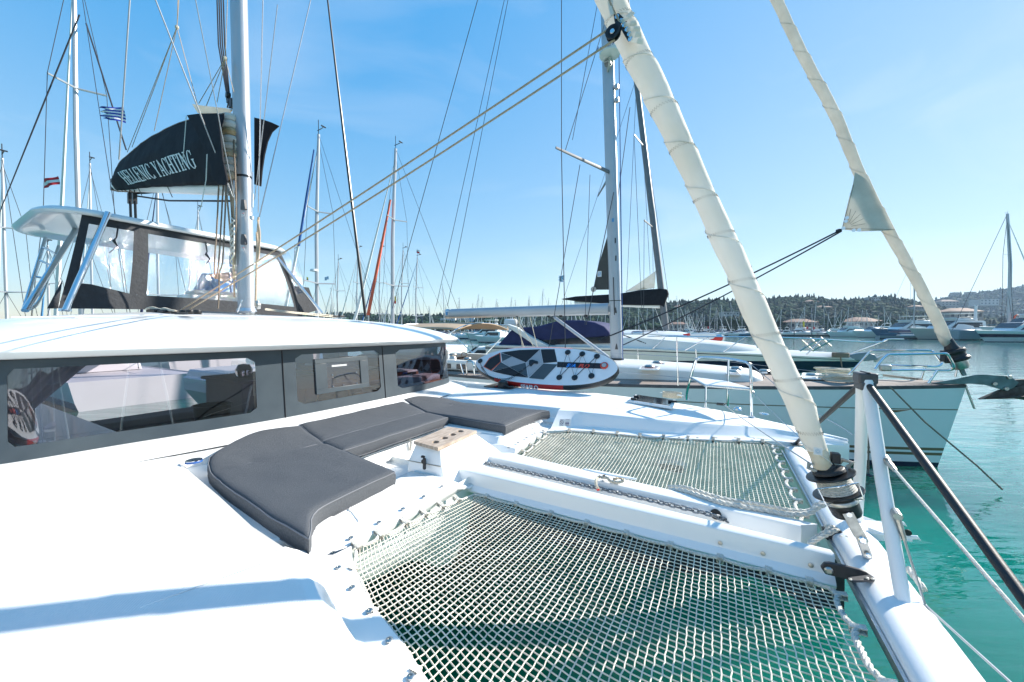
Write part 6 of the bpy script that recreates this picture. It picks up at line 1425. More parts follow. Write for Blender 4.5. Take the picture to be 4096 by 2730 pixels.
for (a, b, t) in (((3701, 1467), (3684, 1516), .5), ((3750, 1482), (3714, 1534), -.42), ((3830, 1466), (3820, 1508), .0)): MB().tube([gt(*a, NT_ + t), gt(*b, NT_ + t)], .02, 8).build('pulpit_leg', 'steel', nb)
for (a, b) in (((2707, 1350), (2712, 1543)), ((2550, 1398), (2554, 1455)), ((2783, 1398), (2787, 1470))):
    MB().tube([gt(*a, NT_ - (1.95 if a[0] == 2707 else -1.9)), gt(*b, NT_ - (1.95 if a[0] == 2707 else -1.9))], .014, 6).build('stanchion', 'steel', nb)
MB().tube([gt(2440, 1411, NT_ + 1.9), gt(2750, 1430, NT_ + 1.9), gt(3390, 1500, NT_ + .9)], .006, 5).build('lifeline', 'wire', nb)
MB().tube([gt(2050, 1465, NT_ - 2.2), gt(2706, 1510, NT_ - 1.95), gt(3500, 1475, NT_ - .72)], .006, 5).build('lifeline', 'wire', nb) if False else None
# deck gear near the bow
mb = MB(); mb.box(gt(3541, 1472, NT_ - .5), (.16, .12, .12)); mb.build('bow_light', 'steel_dull', nb, bevel=.02)
for (cx, cy, lab) in ((3330, 1494, 'farther of two rope coils on the pale sloop foredeck'), (3355, 1526, 'nearer of two rope coils on the pale sloop foredeck')):
    c = gz(cx, cy, -1.06); mb = MB(); rl2 = random.Random(cx)
    for k in range(6): mb.tube(catmull([c + Vector((.30 * cos(a) * rl2.uniform(.6, 1.3), .16 * sin(a) * rl2.uniform(.6, 1.3), .02 + .02 * k)) for a in [2 * pi * i / 8 for i in range(8)]], 4, True), .02, 5, closed=True)
    tag(mb.build('rope_coil', 'rope'), lab, 'rope', 'rope coils on the sloop foredeck')
mb = MB(); c0_ = gz(3540, 1508, -1.04); c1_ = gz(3680, 1524, -1.03)
for i in range(26):
    p = c0_.lerp(c1_, i / 25); mb.box(p + Vector((0, 0, .03)), (.07, .045, .03) if i % 2 else (.07, .02, .05))
tag(mb.build('anchor_chain', 'steel_dull'), 'dark chain on the pale sloop foredeck by the windlass', 'chain')
# bow roller and anchor
rp = [(3732, 1533), (3812, 1520), (3900, 1501), (3927, 1499), (4042, 1505), (4056, 1516), (4076, 1532), (4057, 1552), (4026, 1565), (3938, 1540), (3888, 1536), (3800, 1538)]
for dt in (-.14, .10):
    mb = MB(); mb.slab([gt(x, y, NT_ + dt) for x, y in rp], (0, .03, 0)); ro_ = mb.build('bow_roller_plate', 'anchor_teal', nb, bevel=.006)
mb = MB()
for x, y in ((3979, 1536), (4025, 1556), (4038, 1510)): mb.lathe(gt(x, y, NT_ - .15), [(.035, 0), (.03, .02), (0, .02)], 10, (0, -1, 0))
mb.build('roller_bolt', 'steel_dull', nb)
an = thing('anchor', 'dark pointed anchor hung under the pale sloop bow roller', 'anchor', tuple(BOAT @ gt(4030, 1580, NT_)), -A)
mb = MB(); fl3 = [(3917, 1597), (4000, 1563), (4096, 1540), (4160, 1525), (4165, 1560), (4110, 1578), (4036, 1590)]
c_ = [gt(x, y, NT_) for x, y in fl3]
mb.slab([p + Vector((0, -.04, 0)) for p in c_], (0, .08, 0))
tip_ = c_[0]
for sg in (-1, 1): mb.add([tip_, c_[2] + Vector((.1, sg * .45, -.12)), c_[4] + Vector((.1, sg * .40, -.2)), c_[6] + Vector((0, sg * .05, 0))], [(0, 1, 2, 3) if sg > 0 else (3, 2, 1, 0)])
mb.build('fluke', 'anchor_rust', an, solid=.02)
mb = MB(); mb.slab([gt(x, y, NT_ - .03) for x, y in ((3960, 1530), (4070, 1520), (4200, 1512), (4190, 1540), (4080, 1545), (3975, 1545))], (0, .06, 0)); mb.build('shank', 'anchor_rust', an)
mb = MB(); mb.box(gt(3876, 1580, NT_), (.02, .04, .55), R=Matrix.Rotation(-.28, 3, 'Y')); mb.build('stem_band', 'steel_dull', nb)
# mooring lines from the sloop to the water
for (pts, t0, t1, lab) in ((((3560, 1548), (3700, 1690), (3910, 1866), (4010, 1960)), -1.2, -1.2, 'dark braided mooring line slanting from the pale sloop bow into the water'), (((3475, 1560), (3474, 1700), (3474, 1893)), -1.25, -1.25, 'dark mooring line hanging straight down from the pale sloop into the water')):
    P = [gt(x, y, NT_ + t0) for x, y in pts]; tag(laid(MB(), P, .014, seg=120).build('mooring_line', 'rope_brown'), lab, 'rope')
mb = MB(); mb.lathe(gt(3475, 1915, NT_ - 1.25), [(0, -.1), (.07, -.06), (.05, .06), (0, .1)], 10); tag(mb.build('line_weight', 'antifoul'), 'small dark float where the hanging line meets the water', 'float')
mb = MB(); fa_ = gt(3620, 1648, NT_ - .9); mb.slab([gt(3540, 1642, NT_ - .95), gt(3640, 1641, NT_ - .95), gt(3582, 1651, NT_ - .95)], (0, .02, 0)); mb.build('hull_badge', 'gold', nb)
# cockpit: tan bimini, wheel, winch, push rail
mb = MB()
mb.grid(lambda u, v: Nn(-11.0 - 3.0 * u, -1.55 + 3.1 * v, .30 - .22 * (2 * v - 1) ** 2 - .05 * (2 * u - 1) ** 2), 8, 14); bim = mb.build('bimini', 'canvas_tan', nb, solid=.02, ang=60)
mb = MB()
for s in (-11.05, -13.9):
    mb.tube(catmull([Nn(-12.4, -1.7, -1.15), Nn((s - 12.4) / 2, -1.66, -.4), Nn(s, -1.55, .05), Nn(s, -.8, .22), Nn(s, 0, .26), Nn(s, .8, .22), Nn(s, 1.55, .05), Nn(-12.4, 1.7, -1.15)], 6), .02, 6)
mb.build('bimini_frame', 'steel', nb)
mb = MB(); mb.tube([Nn(-12.7, -.55 + .5 * cos(a), -.62 + .5 * sin(a)) for a in [2 * pi * i / 24 for i in range(24)]], .025, 6, closed=True)
for a in (0, 1.05, 2.1): mb.tube([Nn(-12.7, -.55 - .5 * cos(a), -.62 - .5 * sin(a)), Nn(-12.7, -.55 + .5 * cos(a), -.62 + .5 * sin(a))], .014, 5)
mb.build('wheel', 'logo_red', nb)
for (px, py) in ((1812, 1432), (1870, 1448)):
    mb = MB(); mb.lathe(gt(px, py, NT_ - 1.2), [(.13, -.12), (.11, .0), (.09, .05), (.13, .10), (.1, .14), (0, .14)], 16); mb.build('winch', 'steel_dull', nb)
mb = MB(); mb.box(Nn(-11.8, -1.45, -1.03), (3.0, .4, .30)); mb.box(Nn(-11.8, 1.45, -1.03), (3.0, .4, .30)); mb.box(Nn(-12.4, -.55, -.95), (.25, .3, .6)); mb.build('cockpit_coaming', 'gelcream', nb, bevel=.06)
mb = MB(); 
for k in range(4): mb.box(Nn(-10.8 - .55 * k, -1.66, -1.05), (.34, .02, .14))
mb.build('coaming_window', 'glass_far', nb, bevel=.01)
mb = MB(); mb.tube(catmull([gt(1868, 1500, NT_ - 2.0), gt(1866, 1452, NT_ - 2.0), gt(1880, 1444, NT_ - 2.0), gt(1893, 1455, NT_ - 2.0), gt(1898, 1505, NT_ - 2.0)], 5), .022, 7); mb.tube([gt(1842, 1455, NT_ - 2.0), gt(1855, 1500, NT_ - 2.0)], .02, 6); mb.build('push_rail', 'steel', nb)
mb = MB(); mb.tube(catmull([gt(1845, 1424, NT_ + .3), gt(1850, 1412, NT_ + .3), gt(1868, 1416, NT_ + .3), gt(1866, 1428, NT_ + .3)], 5), .02, 6); mb.tube([gt(1830, 1434, NT_ + .3), gt(1868, 1430, NT_ + .3)], .05, 6); mb.build('cockpit_seat', 'teak', nb)

# ================================================================ the sloop's furled headsail
AX2 = [(3805, 1400, 0.0330), (3795, 1385, 0.0594), (3783, 1360, 0.0891), (3752, 1290, 0.0891), (3704, 1194, 0.0858), (3621, 1041, 0.0891), (3556, 926, 0.0891), (3436, 689, 0.0924), (3339, 459, 0.0957), (3216, 230, 0.0957), (3105, 0, 0.0924), (3040, -130, 0.0924)]
a2 = [(gt(x, y, NT_), r) for x, y, r in AX2]; pp2 = catmull([p for p, r in a2], 14); rr2 = []
for i in range(len(pp2)):
    k_ = i / 14; j = int(min(k_, len(a2) - 2)); u = k_ - j; rr2.append(a2[j][1] * (1 - u) + a2[min(j + 1, len(a2) - 1)][1] * u)
cu = [0]
for i in range(len(pp2) - 1): cu.append(cu[-1] + (pp2[i + 1] - pp2[i]).length)
sl2 = []; k = 0
for i in range(221):
    d = cu[-1] * i / 220
    while k < len(pp2) - 2 and cu[k + 1] < d: k += 1
    u = (d - cu[k]) / max(1e-9, cu[k + 1] - cu[k]); sl2.append((pp2[k].lerp(pp2[k + 1], u), rr2[k] * (1 - u) + rr2[k + 1] * u, d, (pp2[min(len(pp2) - 1, k + 6)] - pp2[max(0, k - 5)]).normalized()))
s2 = thing('furled_headsail', 'grey-cream twisted headsail with a loose triangular clew on the far forestay', 'sail', tuple(BOAT @ pp2[0]), -A)
NSo = NS; NS = 28
mb = MB(); sailtube(mb, sl2, wrap=.75, step=.13); mb.build('rolled_cloth', 'sail_grey', s2, ang=40)
NS = NSo
hem(sl2, .75, .13, .006, (s2, 'sail_grey'))
mb = MB(); cl4 = [(3420, 690), (3413, 735), (3395, 800), (3367, 918), (3440, 926), (3582, 922), (3540, 850), (3500, 770), (3470, 720)]
mb.slab([gt(x, y, NT_ - .14 - (.10 if i < 5 else 0)) for i, (x, y) in enumerate(cl4)], (0, .015, 0)); clw = mb.build('clew_corner', 'sail_grey', s2)
mb = MB()
for k in range(5):
    a = radians(12 + 16 * k); mb.tube([gt(3385 + 20 * cos(a), 910 - 20 * sin(a), NT_ - .265), gt(3385 + 78 * cos(a), 912 - 78 * sin(a), NT_ - .24)], .0035, 4)
mb.tube([gt(3375, 915, NT_ - .27), gt(3580, 919, NT_ - .16)], .004, 4); mb.tube([gt(3372, 905, NT_ - .27), gt(3415, 740, NT_ - .25)], .004, 4); mb.build('reinforcing_seam', 'sail_thread', clw)
for x, y in ((3373, 914), (3383, 886), (3388, 872), (3415, 922), (3436, 921)):
    mb = MB(); mb.lathe(gt(x, y, NT_ - .27), [(.015, 0), (.035, 0), (.035, .006), (.015, .006)], 10, (0, -1, 0)); mb.build('eyelet', 'steel', clw)
for (a, b, lab) in (((3365, 920), (2395, 1362), 'upper of two dark sheets leading from the clew across the pale sloop'), ((3367, 925), (2490, 1382), 'lower of two dark sheets leading from the clew across the pale sloop')):
    tag(MB().tube(catenary(gt(*a, NT_ - .25), gt(*b, NT_ - (1.6 if 'upper' in lab else -1.2)), .08, 16), .016, 6).build('headsail_sheet', 'rope_dark'), lab, 'rope', 'dark sheets of the pale sloop')
mb = MB(); mb.lathe(gt(3355, 925, NT_ - .25), [(0, -.06), (.05, -.03), (.04, .03), (0, .07)], 8, (1, 0, .5)); mb.build('bowline_knot', 'rope_dark', s2)
f2 = thing('furler', 'black headsail furling drum with clear cover on the pale sloop bow', 'furler', tuple(BOAT @ gt(3850, 1500, NT_)), -A)
ax2 = (gt(3783, 1360, NT_) - gt(3862, 1515, NT_)).normalized()
def along(px, py): return gt(px, py, NT_)
mb = MB(); mb.lathe(along(3802, 1385), [(.0, .15), (.075, .14), (.09, .0), (.11, -.06), (.085, -.08), (0, -.08)], 18, ax2); mb.build('swivel', 'black', f2)
mb = MB(); mb.lathe(along(3822, 1428), [(0, .16), (.17, .15), (.18, .1), (.15, .06), (.16, 0.0), (.19, -.03), (.17, -.08), (0, -.08)], 22, ax2); mb.box(along(3793, 1426), (.16, .2, .22)); mb.build('drum', 'black_rubber', f2, bevel=.01)
mb = MB(); mb.lathe(along(3838, 1456), [(.0, .1), (.12, .09), (.12, -.05), (.09, -.1), (0, -.1)], 18, ax2); mb.build('drum_cover', 'steel_dull', f2)
mb = MB(); mb.slab([gt(x, y, NT_ - .03) for x, y in ((3826, 1450), (3845, 1448), (3868, 1502), (3854, 1505))], (0, .06, 0)); mb.build('link_plate', 'anchor_teal', f2)

# ================================================================ motor yacht with the black band, behind the sloop
MS_, MT_ = 7.94, 14.8
Mm = lambda s, t, z: B(MS_ + s, MT_ + t, z)
my = thing('motor_yacht', 'white motor yacht with a wide black hull band and navy canvas aft', 'motor yacht', tuple(BOAT @ B(MS_ - 6, MT_, -2.7)), -A)
zm = lambda u: -1.0 + .30 * min(1, u / .5) ** .8
hbM = lambda u: 2.1 * (1 - (1 - min(1, u / .7)) ** 2.0) + .03
lv = [(lambda u: zm(u), 0), (lambda u: zm(u) - .05 - .05 * u, 1), (lambda u: zm(u) - .065 - .10 * u, 0), (lambda u: zm(u) - .075 - .85 * min(.7, u) , 1), (lambda u: zm(u) - .28 - .66 * min(1, u / .2) - .5 * max(0, min(.5, u - .2)), 2), (lambda u: -2.9, 2)]
mb = MB(); hull_mesh(mb, 14.5, hbM, zm, lv, 1.6, Mm, deck_mi=0, crown=.22, flare=lambda f, u: 1 - .38 * f ** 1.3); mb.build('hull', ['gelcream', 'navy', 'hull_sage'], my, fix=True, ang=40)
mb = MB(); rr = []
for s, w_, z1 in ((-3.2, .5, -.62), (-4.2, 1.0, -.48), (-6.2, 1.35, -.30), (-7.2, 1.45, -.22), (-11, 1.5, -.25)):
    rr.append([Mm(s, -w_ - .15, -.8), Mm(s, -w_, z1 - .08), Mm(s, -w_ * .7, z1), Mm(s, 0, z1 + .05), Mm(s, w_ * .7, z1), Mm(s, w_, z1 - .08), Mm(s, w_ + .15, -.8)])
mb.loft(rr, False, True); mb.build('cabin', 'gelcream', my, fix=True)
mb = MB(); mb.slab([gt(x, y, MT_ - 1.45) for x, y in ((2440, 1352), (2500, 1356), (2590, 1378), (2440, 1378))], (0, 2.7, 0)); mb.build('windscreen', 'glass_far', my, bevel=.03)
for k in range(4): MB().tube([gt(2492 + 6 * k, 1341 + 2 * k, MT_ - 1.3), gt(2560 + 8 * k, 1366 + 3 * k, MT_ - 1.5)], .02, 5).build('wiper', 'black', my)
mb = MB(); mb.slab([gt(x, y, MT_ - 1.6) for x, y in ((2130, 1345), (2165, 1362), (2300, 1352), (2440, 1348), (2440, 1374), (2310, 1376), (2195, 1381), (2170, 1372))], (0, .05, 0)); mb.build('side_window', 'glass_far', my)
def canvas_hump(poly, t0, t1, nm, mt, bev=.25):
    mb = MB(); mb.slab([gt(x, y, t0) for x, y in poly], (0, t1 - t0, 0)); return mb.build(nm, mt, my, bevel=bev, segs=3, ang=50)
canvas_hump([(2030, 1315), (2150, 1306), (2215, 1288), (2262, 1281), (2330, 1282), (2378, 1290), (2415, 1306), (2440, 1332), (2432, 1346), (2300, 1360), (2180, 1368), (2120, 1350)], MT_ - 1.6, MT_ + 1.3, 'canvas_cover', 'canvas_blue')
canvas_hump([(2045, 1318), (2110, 1345), (2180, 1400), (2180, 1470), (1990, 1470), (1930, 1460), (1960, 1405), (1990, 1380)], MT_ - 1.75, MT_ - 1.2, 'canvas_side', 'canvas_blue', .1)
canvas_hump([(1985, 1300), (2030, 1298), (2065, 1310), (2130, 1352), (2210, 1392), (2440, 1396), (2440, 1420), (2190, 1420), (2120, 1370), (2040, 1316), (2000, 1312)], MT_ - 1.9, MT_ - 1.6, 'radar_arch', 'gelcream', .03)
rails = [(2590, 1346), (2700, 1347), (2900, 1348), (3100, 1350), (3280, 1357), (3420, 1366), (3520, 1369), (3545, 1358), (3615, 1357)]
tq = [1.75, 1.75, 1.7, 1.55, 1.15, .6, .35, .25, .15]
for sg in (-1, 1):
    mb = MB(); mb.tube(catmull([gt(x, y, MT_ + sg * q_) for (x, y), q_ in zip(rails, tq)], 5), .022, 7); mb.build('guard_rail', 'steel', my)
for (a, b, t) in (((2660, 1352), (2604, 1402), -1.7), ((2838, 1348), (2740, 1402), -1.7), ((2978, 1350), (2894, 1408), -1.6), ((3120, 1352), (3050, 1410), -1.4), ((3285, 1361), (3225, 1420), -1.0), ((3550, 1360), (3390, 1420), -.3)): MB().tube([gt(*a, MT_ + t), gt(*b, MT_ + t)], .02, 6).build('rail_stay', 'steel', my)
for (a, b) in (((3208, 1362), (3255, 1406)), ((3240, 1352), (3285, 1392)), ((3282, 1350), (3325, 1386)), ((3200, 1405), (3285, 1352)), ((3250, 1406), (3330, 1360))): MB().tube([gt(*a, MT_ - .8), gt(*b, MT_ - .8)], .03, 5).build('gangway_lattice', 'steel_dull', my)
mb = MB(); mb.slab([gt(x, y, MT_ - .15) for x, y in ((3385, 1425), (3430, 1414), (3465, 1410), (3500, 1420), (3515, 1440), (3460, 1446), (3400, 1440))], (0, .3, 0)); mb.build('anchor_roller', 'hull_grey', my, bevel=.03)
mb = MB(); mb.slab([gt(x, y, MT_ - .05) for x, y in ((3500, 1436), (3540, 1420), (3525, 1445), (3505, 1450))], (0, .2, 0)); mb.build('anchor_fluke', 'steel_dull', my)
c = gz(3362, 1428, -.90); mb = MB()
for k in range(5): mb.tube(catmull([c + Vector((.22 * cos(a + k), .2 * sin(a + k), .03 * k)) for a in [2 * pi * i / 7 for i in range(7)]], 3, True), .025, 5, closed=True)
laid(mb, [c, gt(3372, 1500, MT_ - .6)], .02, seg=40)
tag(mb.build('bow_rope', 'rope_brown'), 'tangled rope on the motor yacht bow hanging down its black band', 'rope')
for (x0, x1, mt, lab) in ((2590, 2620, 'canvas_blue', 'left one of two small navy fenders on the motor yacht side deck'), (2627, 2655, 'canvas_blue', 'right one of two small navy fenders on the motor yacht side deck')):
    mb = MB(); mb.box((gt(x0, 1370, MT_ - 1.2) + gt(x1, 1370, MT_ - 1.2)) / 2, (.28, .2, .18)); tag(mb.build('fender', mt, bevel=.05), lab, 'fender', 'navy fenders')
def far_board(pts, t, nm, mats, lab, strip=None):
    P = [gt(x, y, t) for x, y in pts]; r_ = thing(nm, lab, 'paddleboard', tuple(BOAT @ P[0]), -A, 'paddleboards stowed on the motor yacht')
    mb = MB(); mb.slab(P, (0, .12, 0)); mb.build('board_body', mats[0], r_, bevel=.03); 
    for q, mt in strip or []: mb = MB(); mb.slab([gt(x, y, t - .006) for x, y in q], (0, .012, 0)); mb.build('board_print', mt, r_)
far_board([(2580, 1352), (2620, 1347), (2740, 1344), (2790, 1352), (2793, 1368), (2775, 1374), (2660, 1376)], MT_ + 1.6, 'paddleboard', ['board_white'], 'white paddleboard with blue top edge lying on the motor yacht foredeck', [([(2576, 1351), (2640, 1344), (2750, 1342), (2745, 1346), (2640, 1349)], 'lightblue')])
far_board([(2745, 1340), (2780, 1333), (2850, 1333), (2890, 1340), (2902, 1352), (2895, 1366), (2850, 1374), (2795, 1375)], MT_ + 2.2, 'paddleboard', ['board_white'], 'red and white patterned paddleboard standing beyond the motor yacht rail', [([(2730, 1338), (2758, 1333), (2762, 1343), (2740, 1346)], 'red'), ([(2830, 1362), (2852, 1356), (2866, 1345), (2893, 1346), (2890, 1362), (2870, 1372), (2826, 1373)], 'red'), ([(2862, 1340), (2885, 1338), (2888, 1346), (2868, 1347)], 'lightblue')])

# ================================================================ second sailing yacht further back
YS_, YT_ = 7.0, 21.1
Yy = lambda s, t, z: B(YS_ + s, YT_ + t, z)
y2 = thing('sailing_yacht', 'white sailing yacht with black boom cover beyond the motor yacht', 'sailing yacht', tuple(BOAT @ B(YS_ - 6, YT_, -2.7)), -A)
mb = MB(); hull_mesh(mb, 15, lambda u: 2.3 * (1 - (1 - min(1, u / .6)) ** 2.1) + .03, None, [(lambda u: -1.0 - .1 * u, 0), (lambda u: -2.5, 1), (lambda u: -2.9, 1)], .4, Yy, deck_mi=0); mb.build('hull', ['gelcream', 'navy'], y2, fix=True)
mb = MB(); rr = []
for s, w_, z1 in ((-3.2, .6, -.75), (-4.2, 1.1, -.35), (-5.5, 1.45, -.08), (-8, 1.6, .02), (-10.5, 1.6, -.02), (-11, 1.5, -.2)):
    rr.append([Yy(s, -w_ - .1, -1.0), Yy(s, -w_, z1 - .15), Yy(s, -w_ * .8, z1), Yy(s, 0, z1 + .05), Yy(s, w_ * .8, z1), Yy(s, w_, z1 - .15), Yy(s, w_ + .1, -1.0)])
mb.loft(rr, False, True); mb.build('deckhouse', 'gelcoat', y2, fix=True)
ym0, ym1 = gt(2664, 1320, YT_), gt(2552, 380, YT_); yd = (ym1 - ym0).normalized()
mb = MB(); mb.tube([ym0, ym0 + yd * 8, ym0 + yd * 22], [.18, .18, .13], 14); ymast = mb.build('mast', 'spreader', y2)
for py, x0, x1, nn in ((592, 2545, 2647, 1), (918, 2567, 2687, 1)):
    c = ym0 + yd * ((1320 - py) / 940 * (ym1 - ym0).length)
    for sg in (-1, 1): MB().tube([c, c + Vector((-.3, sg * 1.55, .1))], .06, 6, flat=.5).build('spreader', 'spreader', ymast)
    for sg in (-1, 1): MB().tube([c + Vector((-.3, sg * 1.55, .1)), Yy(-7.2, sg * 2.0, -1.0)], .012, 4).build('shroud', 'wire_dark', y2)
for a, b in (((2540, 330), (2240, 1240)), ((2546, 330), (2505, 1200)), ((2552, 330), (2640, 1250)), ((2560, 400), (2690, 1300))): MB().tube([gt(*a, YT_), gt(*b, YT_)], .012, 4).build('shroud', 'wire_dark', y2)
cv = [(2240, 1197), (2300, 1186), (2400, 1180), (2470, 1176), (2560, 1160), (2640, 1155), (2668, 1157), (2674, 1176), (2664, 1196), (2655, 1232), (2645, 1222), (2560, 1222), (2470, 1220), (2300, 1205)]
mb = MB(); mb.slab([gt(x, y, YT_ - .25) for x, y in cv], (0, .5, 0)); bc2 = mb.build('boom_cover', 'bagcloth', y2, bevel=.12, segs=3)
mb = MB(); mb.tube([gt(2640, 1226, YT_), gt(2300, 1212, YT_)], .13, 10); mb.build('boom', 'gelcream', y2)
mb = MB(); mb.slab([gt(x, y, YT_ - .1) for x, y in ((2500, 1168), (2560, 1130), (2622, 1085), (2618, 1152))], (0, .08, 0)); mb.build('sail_head', 'sail', y2)
mb = MB(); mb.slab([gt(x, y, YT_ - .12) for x, y in ((2590, 1157), (2560, 1160), (2545, 1163), (2575, 1150))], (0, .02, 0)); mb.build('sail_stain', 'sail_stain', y2)
mb = MB(); mb.tube(catmull([gt(2530, 1335, YT_ - 1.6), gt(2535, 1327, YT_ - 1.6), gt(2620, 1326, YT_ - 1.6), gt(2628, 1333, YT_ - 1.6)], 5), .03, 6); mb.build('grab_rail', 'steel', y2)
def region(px):
    for lim, t in ((1500, 'left of tall harbour mast'), (1800, 'right of tall harbour mast'), (2430, 'behind the sloop boom'), (2660, 'behind the sloop mast'), (3010, 'left of near sail'), (3400, 'right of near sail'), (3700, 'left of far sail')):
        if px < lim: return t
    return 'right of far sail'
# ================================================================ water, land, hills
def water_mat():
    m = bpy.data.materials.new('water'); m.use_nodes = True; N = m.node_tree.nodes; Lk = m.node_tree.links; p = N['Principled BSDF']
    p.inputs['Base Color'].default_value = (0.004, 0.135, 0.125, 1); p.inputs['Roughness'].default_value = 0.05; p.inputs['IOR'].default_value = 1.40; p.inputs['Specular IOR Level'].default_value = 0.75; p.inputs['Coat Weight'].default_value = 0.7; p.inputs['Coat IOR'].default_value = 1.33; p.inputs['Coat Roughness'].default_value = 0.03
    p.subsurface_method = 'BURLEY'; p.inputs['Subsurface Weight'].default_value = 1.0; p.inputs['Subsurface Radius'].default_value = (0.4, 2.2, 1.8); p.inputs['Subsurface Scale'].default_value = 1.0
    g = N.new('ShaderNodeNewGeometry'); 
    n1 = N.new('ShaderNodeTexNoise'); n1.inputs['Scale'].default_value = 0.85; n1.inputs['Detail'].default_value = 3; n1.inputs['Distortion'].default_value = .6
    n2 = N.new('ShaderNodeTexNoise'); n2.inputs['Scale'].default_value = 3.6; n2.inputs['Detail'].default_value = 3
    n3 = N.new('ShaderNodeTexNoise'); n3.inputs['Scale'].default_value = 0.18; n3.inputs['Detail'].default_value = 2
    mp = N.new('ShaderNodeMapping'); mp.inputs['Rotation'].default_value = (0, 0, radians(14)); mp.inputs['Scale'].default_value = (.42, 1.5, 1)
    Lk.new(g.outputs['Position'], mp.inputs[0])
    for n in (n1, n2): Lk.new(mp.outputs[0], n.inputs['Vector'])
    Lk.new(g.outputs['Position'], n3.inputs['Vector'])
    a = N.new('ShaderNodeMath'); a.operation = 'MULTIPLY_ADD'; a.inputs[1].default_value = .30; Lk.new(n2.outputs[0], a.inputs[0]); Lk.new(n1.outputs[0], a.inputs[2])
    b = N.new('ShaderNodeBump'); b.inputs['Strength'].default_value = .5; b.inputs['Distance'].default_value = .07; Lk.new(a.outputs[0], b.inputs['Height']); Lk.new(b.outputs[0], p.inputs['Normal']); Lk.new(b.outputs[0], p.inputs['Coat Normal'])
    r = N.new('ShaderNodeValToRGB'); r.color_ramp.elements[0].position = .35; r.color_ramp.elements[0].color = (.001, .105, .066, 1); r.color_ramp.elements[1].position = .68; r.color_ramp.elements[1].color = (.002, .18, .145, 1)
    Lk.new(n3.outputs[0], r.inputs[0]); Lk.new(r.outputs[0], p.inputs['Base Color']); return m
M['water'] = water_mat()
mb = MB(); mb.add([(-5000, -3000, 0), (5000, -3000, 0), (5000, 6000, 0), (-5000, 6000, 0)], [(0, 1, 2, 3)])
tag(mb.build('water', 'water', None, ID), kind='structure')

M['hill'] = mat('hill', (0.020, 0.034, 0.022), 0.95, c2=(0.014, 0.024, 0.015), vs=.02, detail=6)
M['leaf_dark'] = mat('leaf_dark', (0.012, 0.026, 0.019), 0.95, c2=(0.018, 0.034, 0.023), vs=.3, spec=.1)
M['leaf_mid'] = mat('leaf_mid', (0.026, 0.056, 0.026), 0.95, c2=(0.034, 0.066, 0.030), vs=.3, spec=.1)
M['leaf_light'] = mat('leaf_light', (0.046, 0.074, 0.030), 0.95, c2=(0.036, 0.056, 0.028), vs=.3, spec=.1)
M['bark'] = mat('bark', (0.09, 0.07, 0.055), 0.9, var=.2, vs=2)
M['house_wall'] = mat('house_wall', (0.27, 0.24, 0.21), 0.8, var=.12, vs=.2)
M['house_white'] = mat('house_white', (0.40, 0.39, 0.37), 0.8, var=.1, vs=.2)
M['roof_tile'] = mat('roof_tile', (0.15, 0.085, 0.06), 0.85, c2=(0.21, 0.125, 0.09), vs=.6)
M['quay'] = mat('quay', (0.30, 0.29, 0.27), 0.85, var=.15, vs=.2)
M['pontoon'] = mat('pontoon', (0.035, 0.037, 0.04), 0.8, var=.2, vs=.5)
M['window_dark'] = mat('window_dark', (0.03, 0.035, 0.045), 0.2, var=.05)
M['block_white'] = mat('block_white', (0.60, 0.60, 0.58), 0.8, var=.06, vs=.2)
M['block_blue'] = mat('block_blue', (0.30, 0.44, 0.56), 0.8, var=.06, vs=.2)
NEAR = [(-1500, 20), (900, 64), (1200, 68), (1380, 70), (1600, 64), (1760, 68), (2000, 74), (2240, 78), (2400, 92), (2668, 110), (2840, 118), (3000, 120), (3260, 124), (3437, 128), (3544, 130), (3640, 118), (3728, 100), (3850, 74), (4000, 56), (4300, 40), (5500, 36)]
BACK = [(2600, 60), (3300, 80), (3500, 94), (3640, 112), (3728, 126), (3812, 146), (3950, 158), (4096, 176), (4300, 186), (5500, 170)]
def hill_z(px, Y, tab, Yr, Y0):
    top = smooth_interp(tab, px) / 1480 * Yr * (1.10 if Yr < 700 else 1.0) - 7
    f = max(0, min(1, (Y - Y0) / (Yr - Y0))); f = f * f * (3 - 2 * f) * .65 + f * .35
    if Y > Yr: f = max(0, 1 - (Y - Yr) / (Yr * .5))
    X = (px - 2048) / 1480 * Y
    return 0.8 + max(0, top) * f * (1 + .13 * noise.noise(Vector((X * .012, Y * .012, 1.3))))
def hill(tab, Yr, Y0, px0, px1, nm, nx=110, ny=26):
    mb = MB(); Y1 = Yr * 1.45
    mb.grid(lambda u, v: ((px0 + (px1 - px0) * u - 2048) / 1480 * (Y0 + (Y1 - Y0) * v), Y0 + (Y1 - Y0) * v, hill_z(px0 + (px1 - px0) * u, Y0 + (Y1 - Y0) * v, tab, Yr, Y0)), nx, ny)
    return tag(mb.build(nm, 'hill', None, ID, ang=80), kind='structure')
hill(NEAR, 620, 330, -1200, 5400, 'hill'); hill(BACK, 1150, 760, 2500, 5600, 'far_hill')
mb = MB(); mb.grid(lambda u, v: ((-1500 + 4500 * u), 245 + 700 * v, .9), 10, 4); tag(mb.build('shore_ground', 'quay', None, ID), kind='structure')
def ico():
    bm = bmesh.new(); bmesh.ops.create_icosphere(bm, subdivisions=1, radius=1); V = [tuple(v.co) for v in bm.verts]; Fs = [tuple(v.index for v in f.verts) for f in bm.faces]; bm.free(); return V, Fs
IV, IF = ico()
def blob(mb, c, rx, rz, mi, rnd):
    a = rnd.uniform(0, 6.3); ca, sa = cos(a), sin(a)
    mb.add([(c[0] + (x * ca - y * sa) * rx * rnd.uniform(.65, 1.25), c[1] + (x * sa + y * ca) * rx * rnd.uniform(.65, 1.25), c[2] + z * rz * rnd.uniform(.7, 1.2)) for x, y, z in IV], IF, mi)
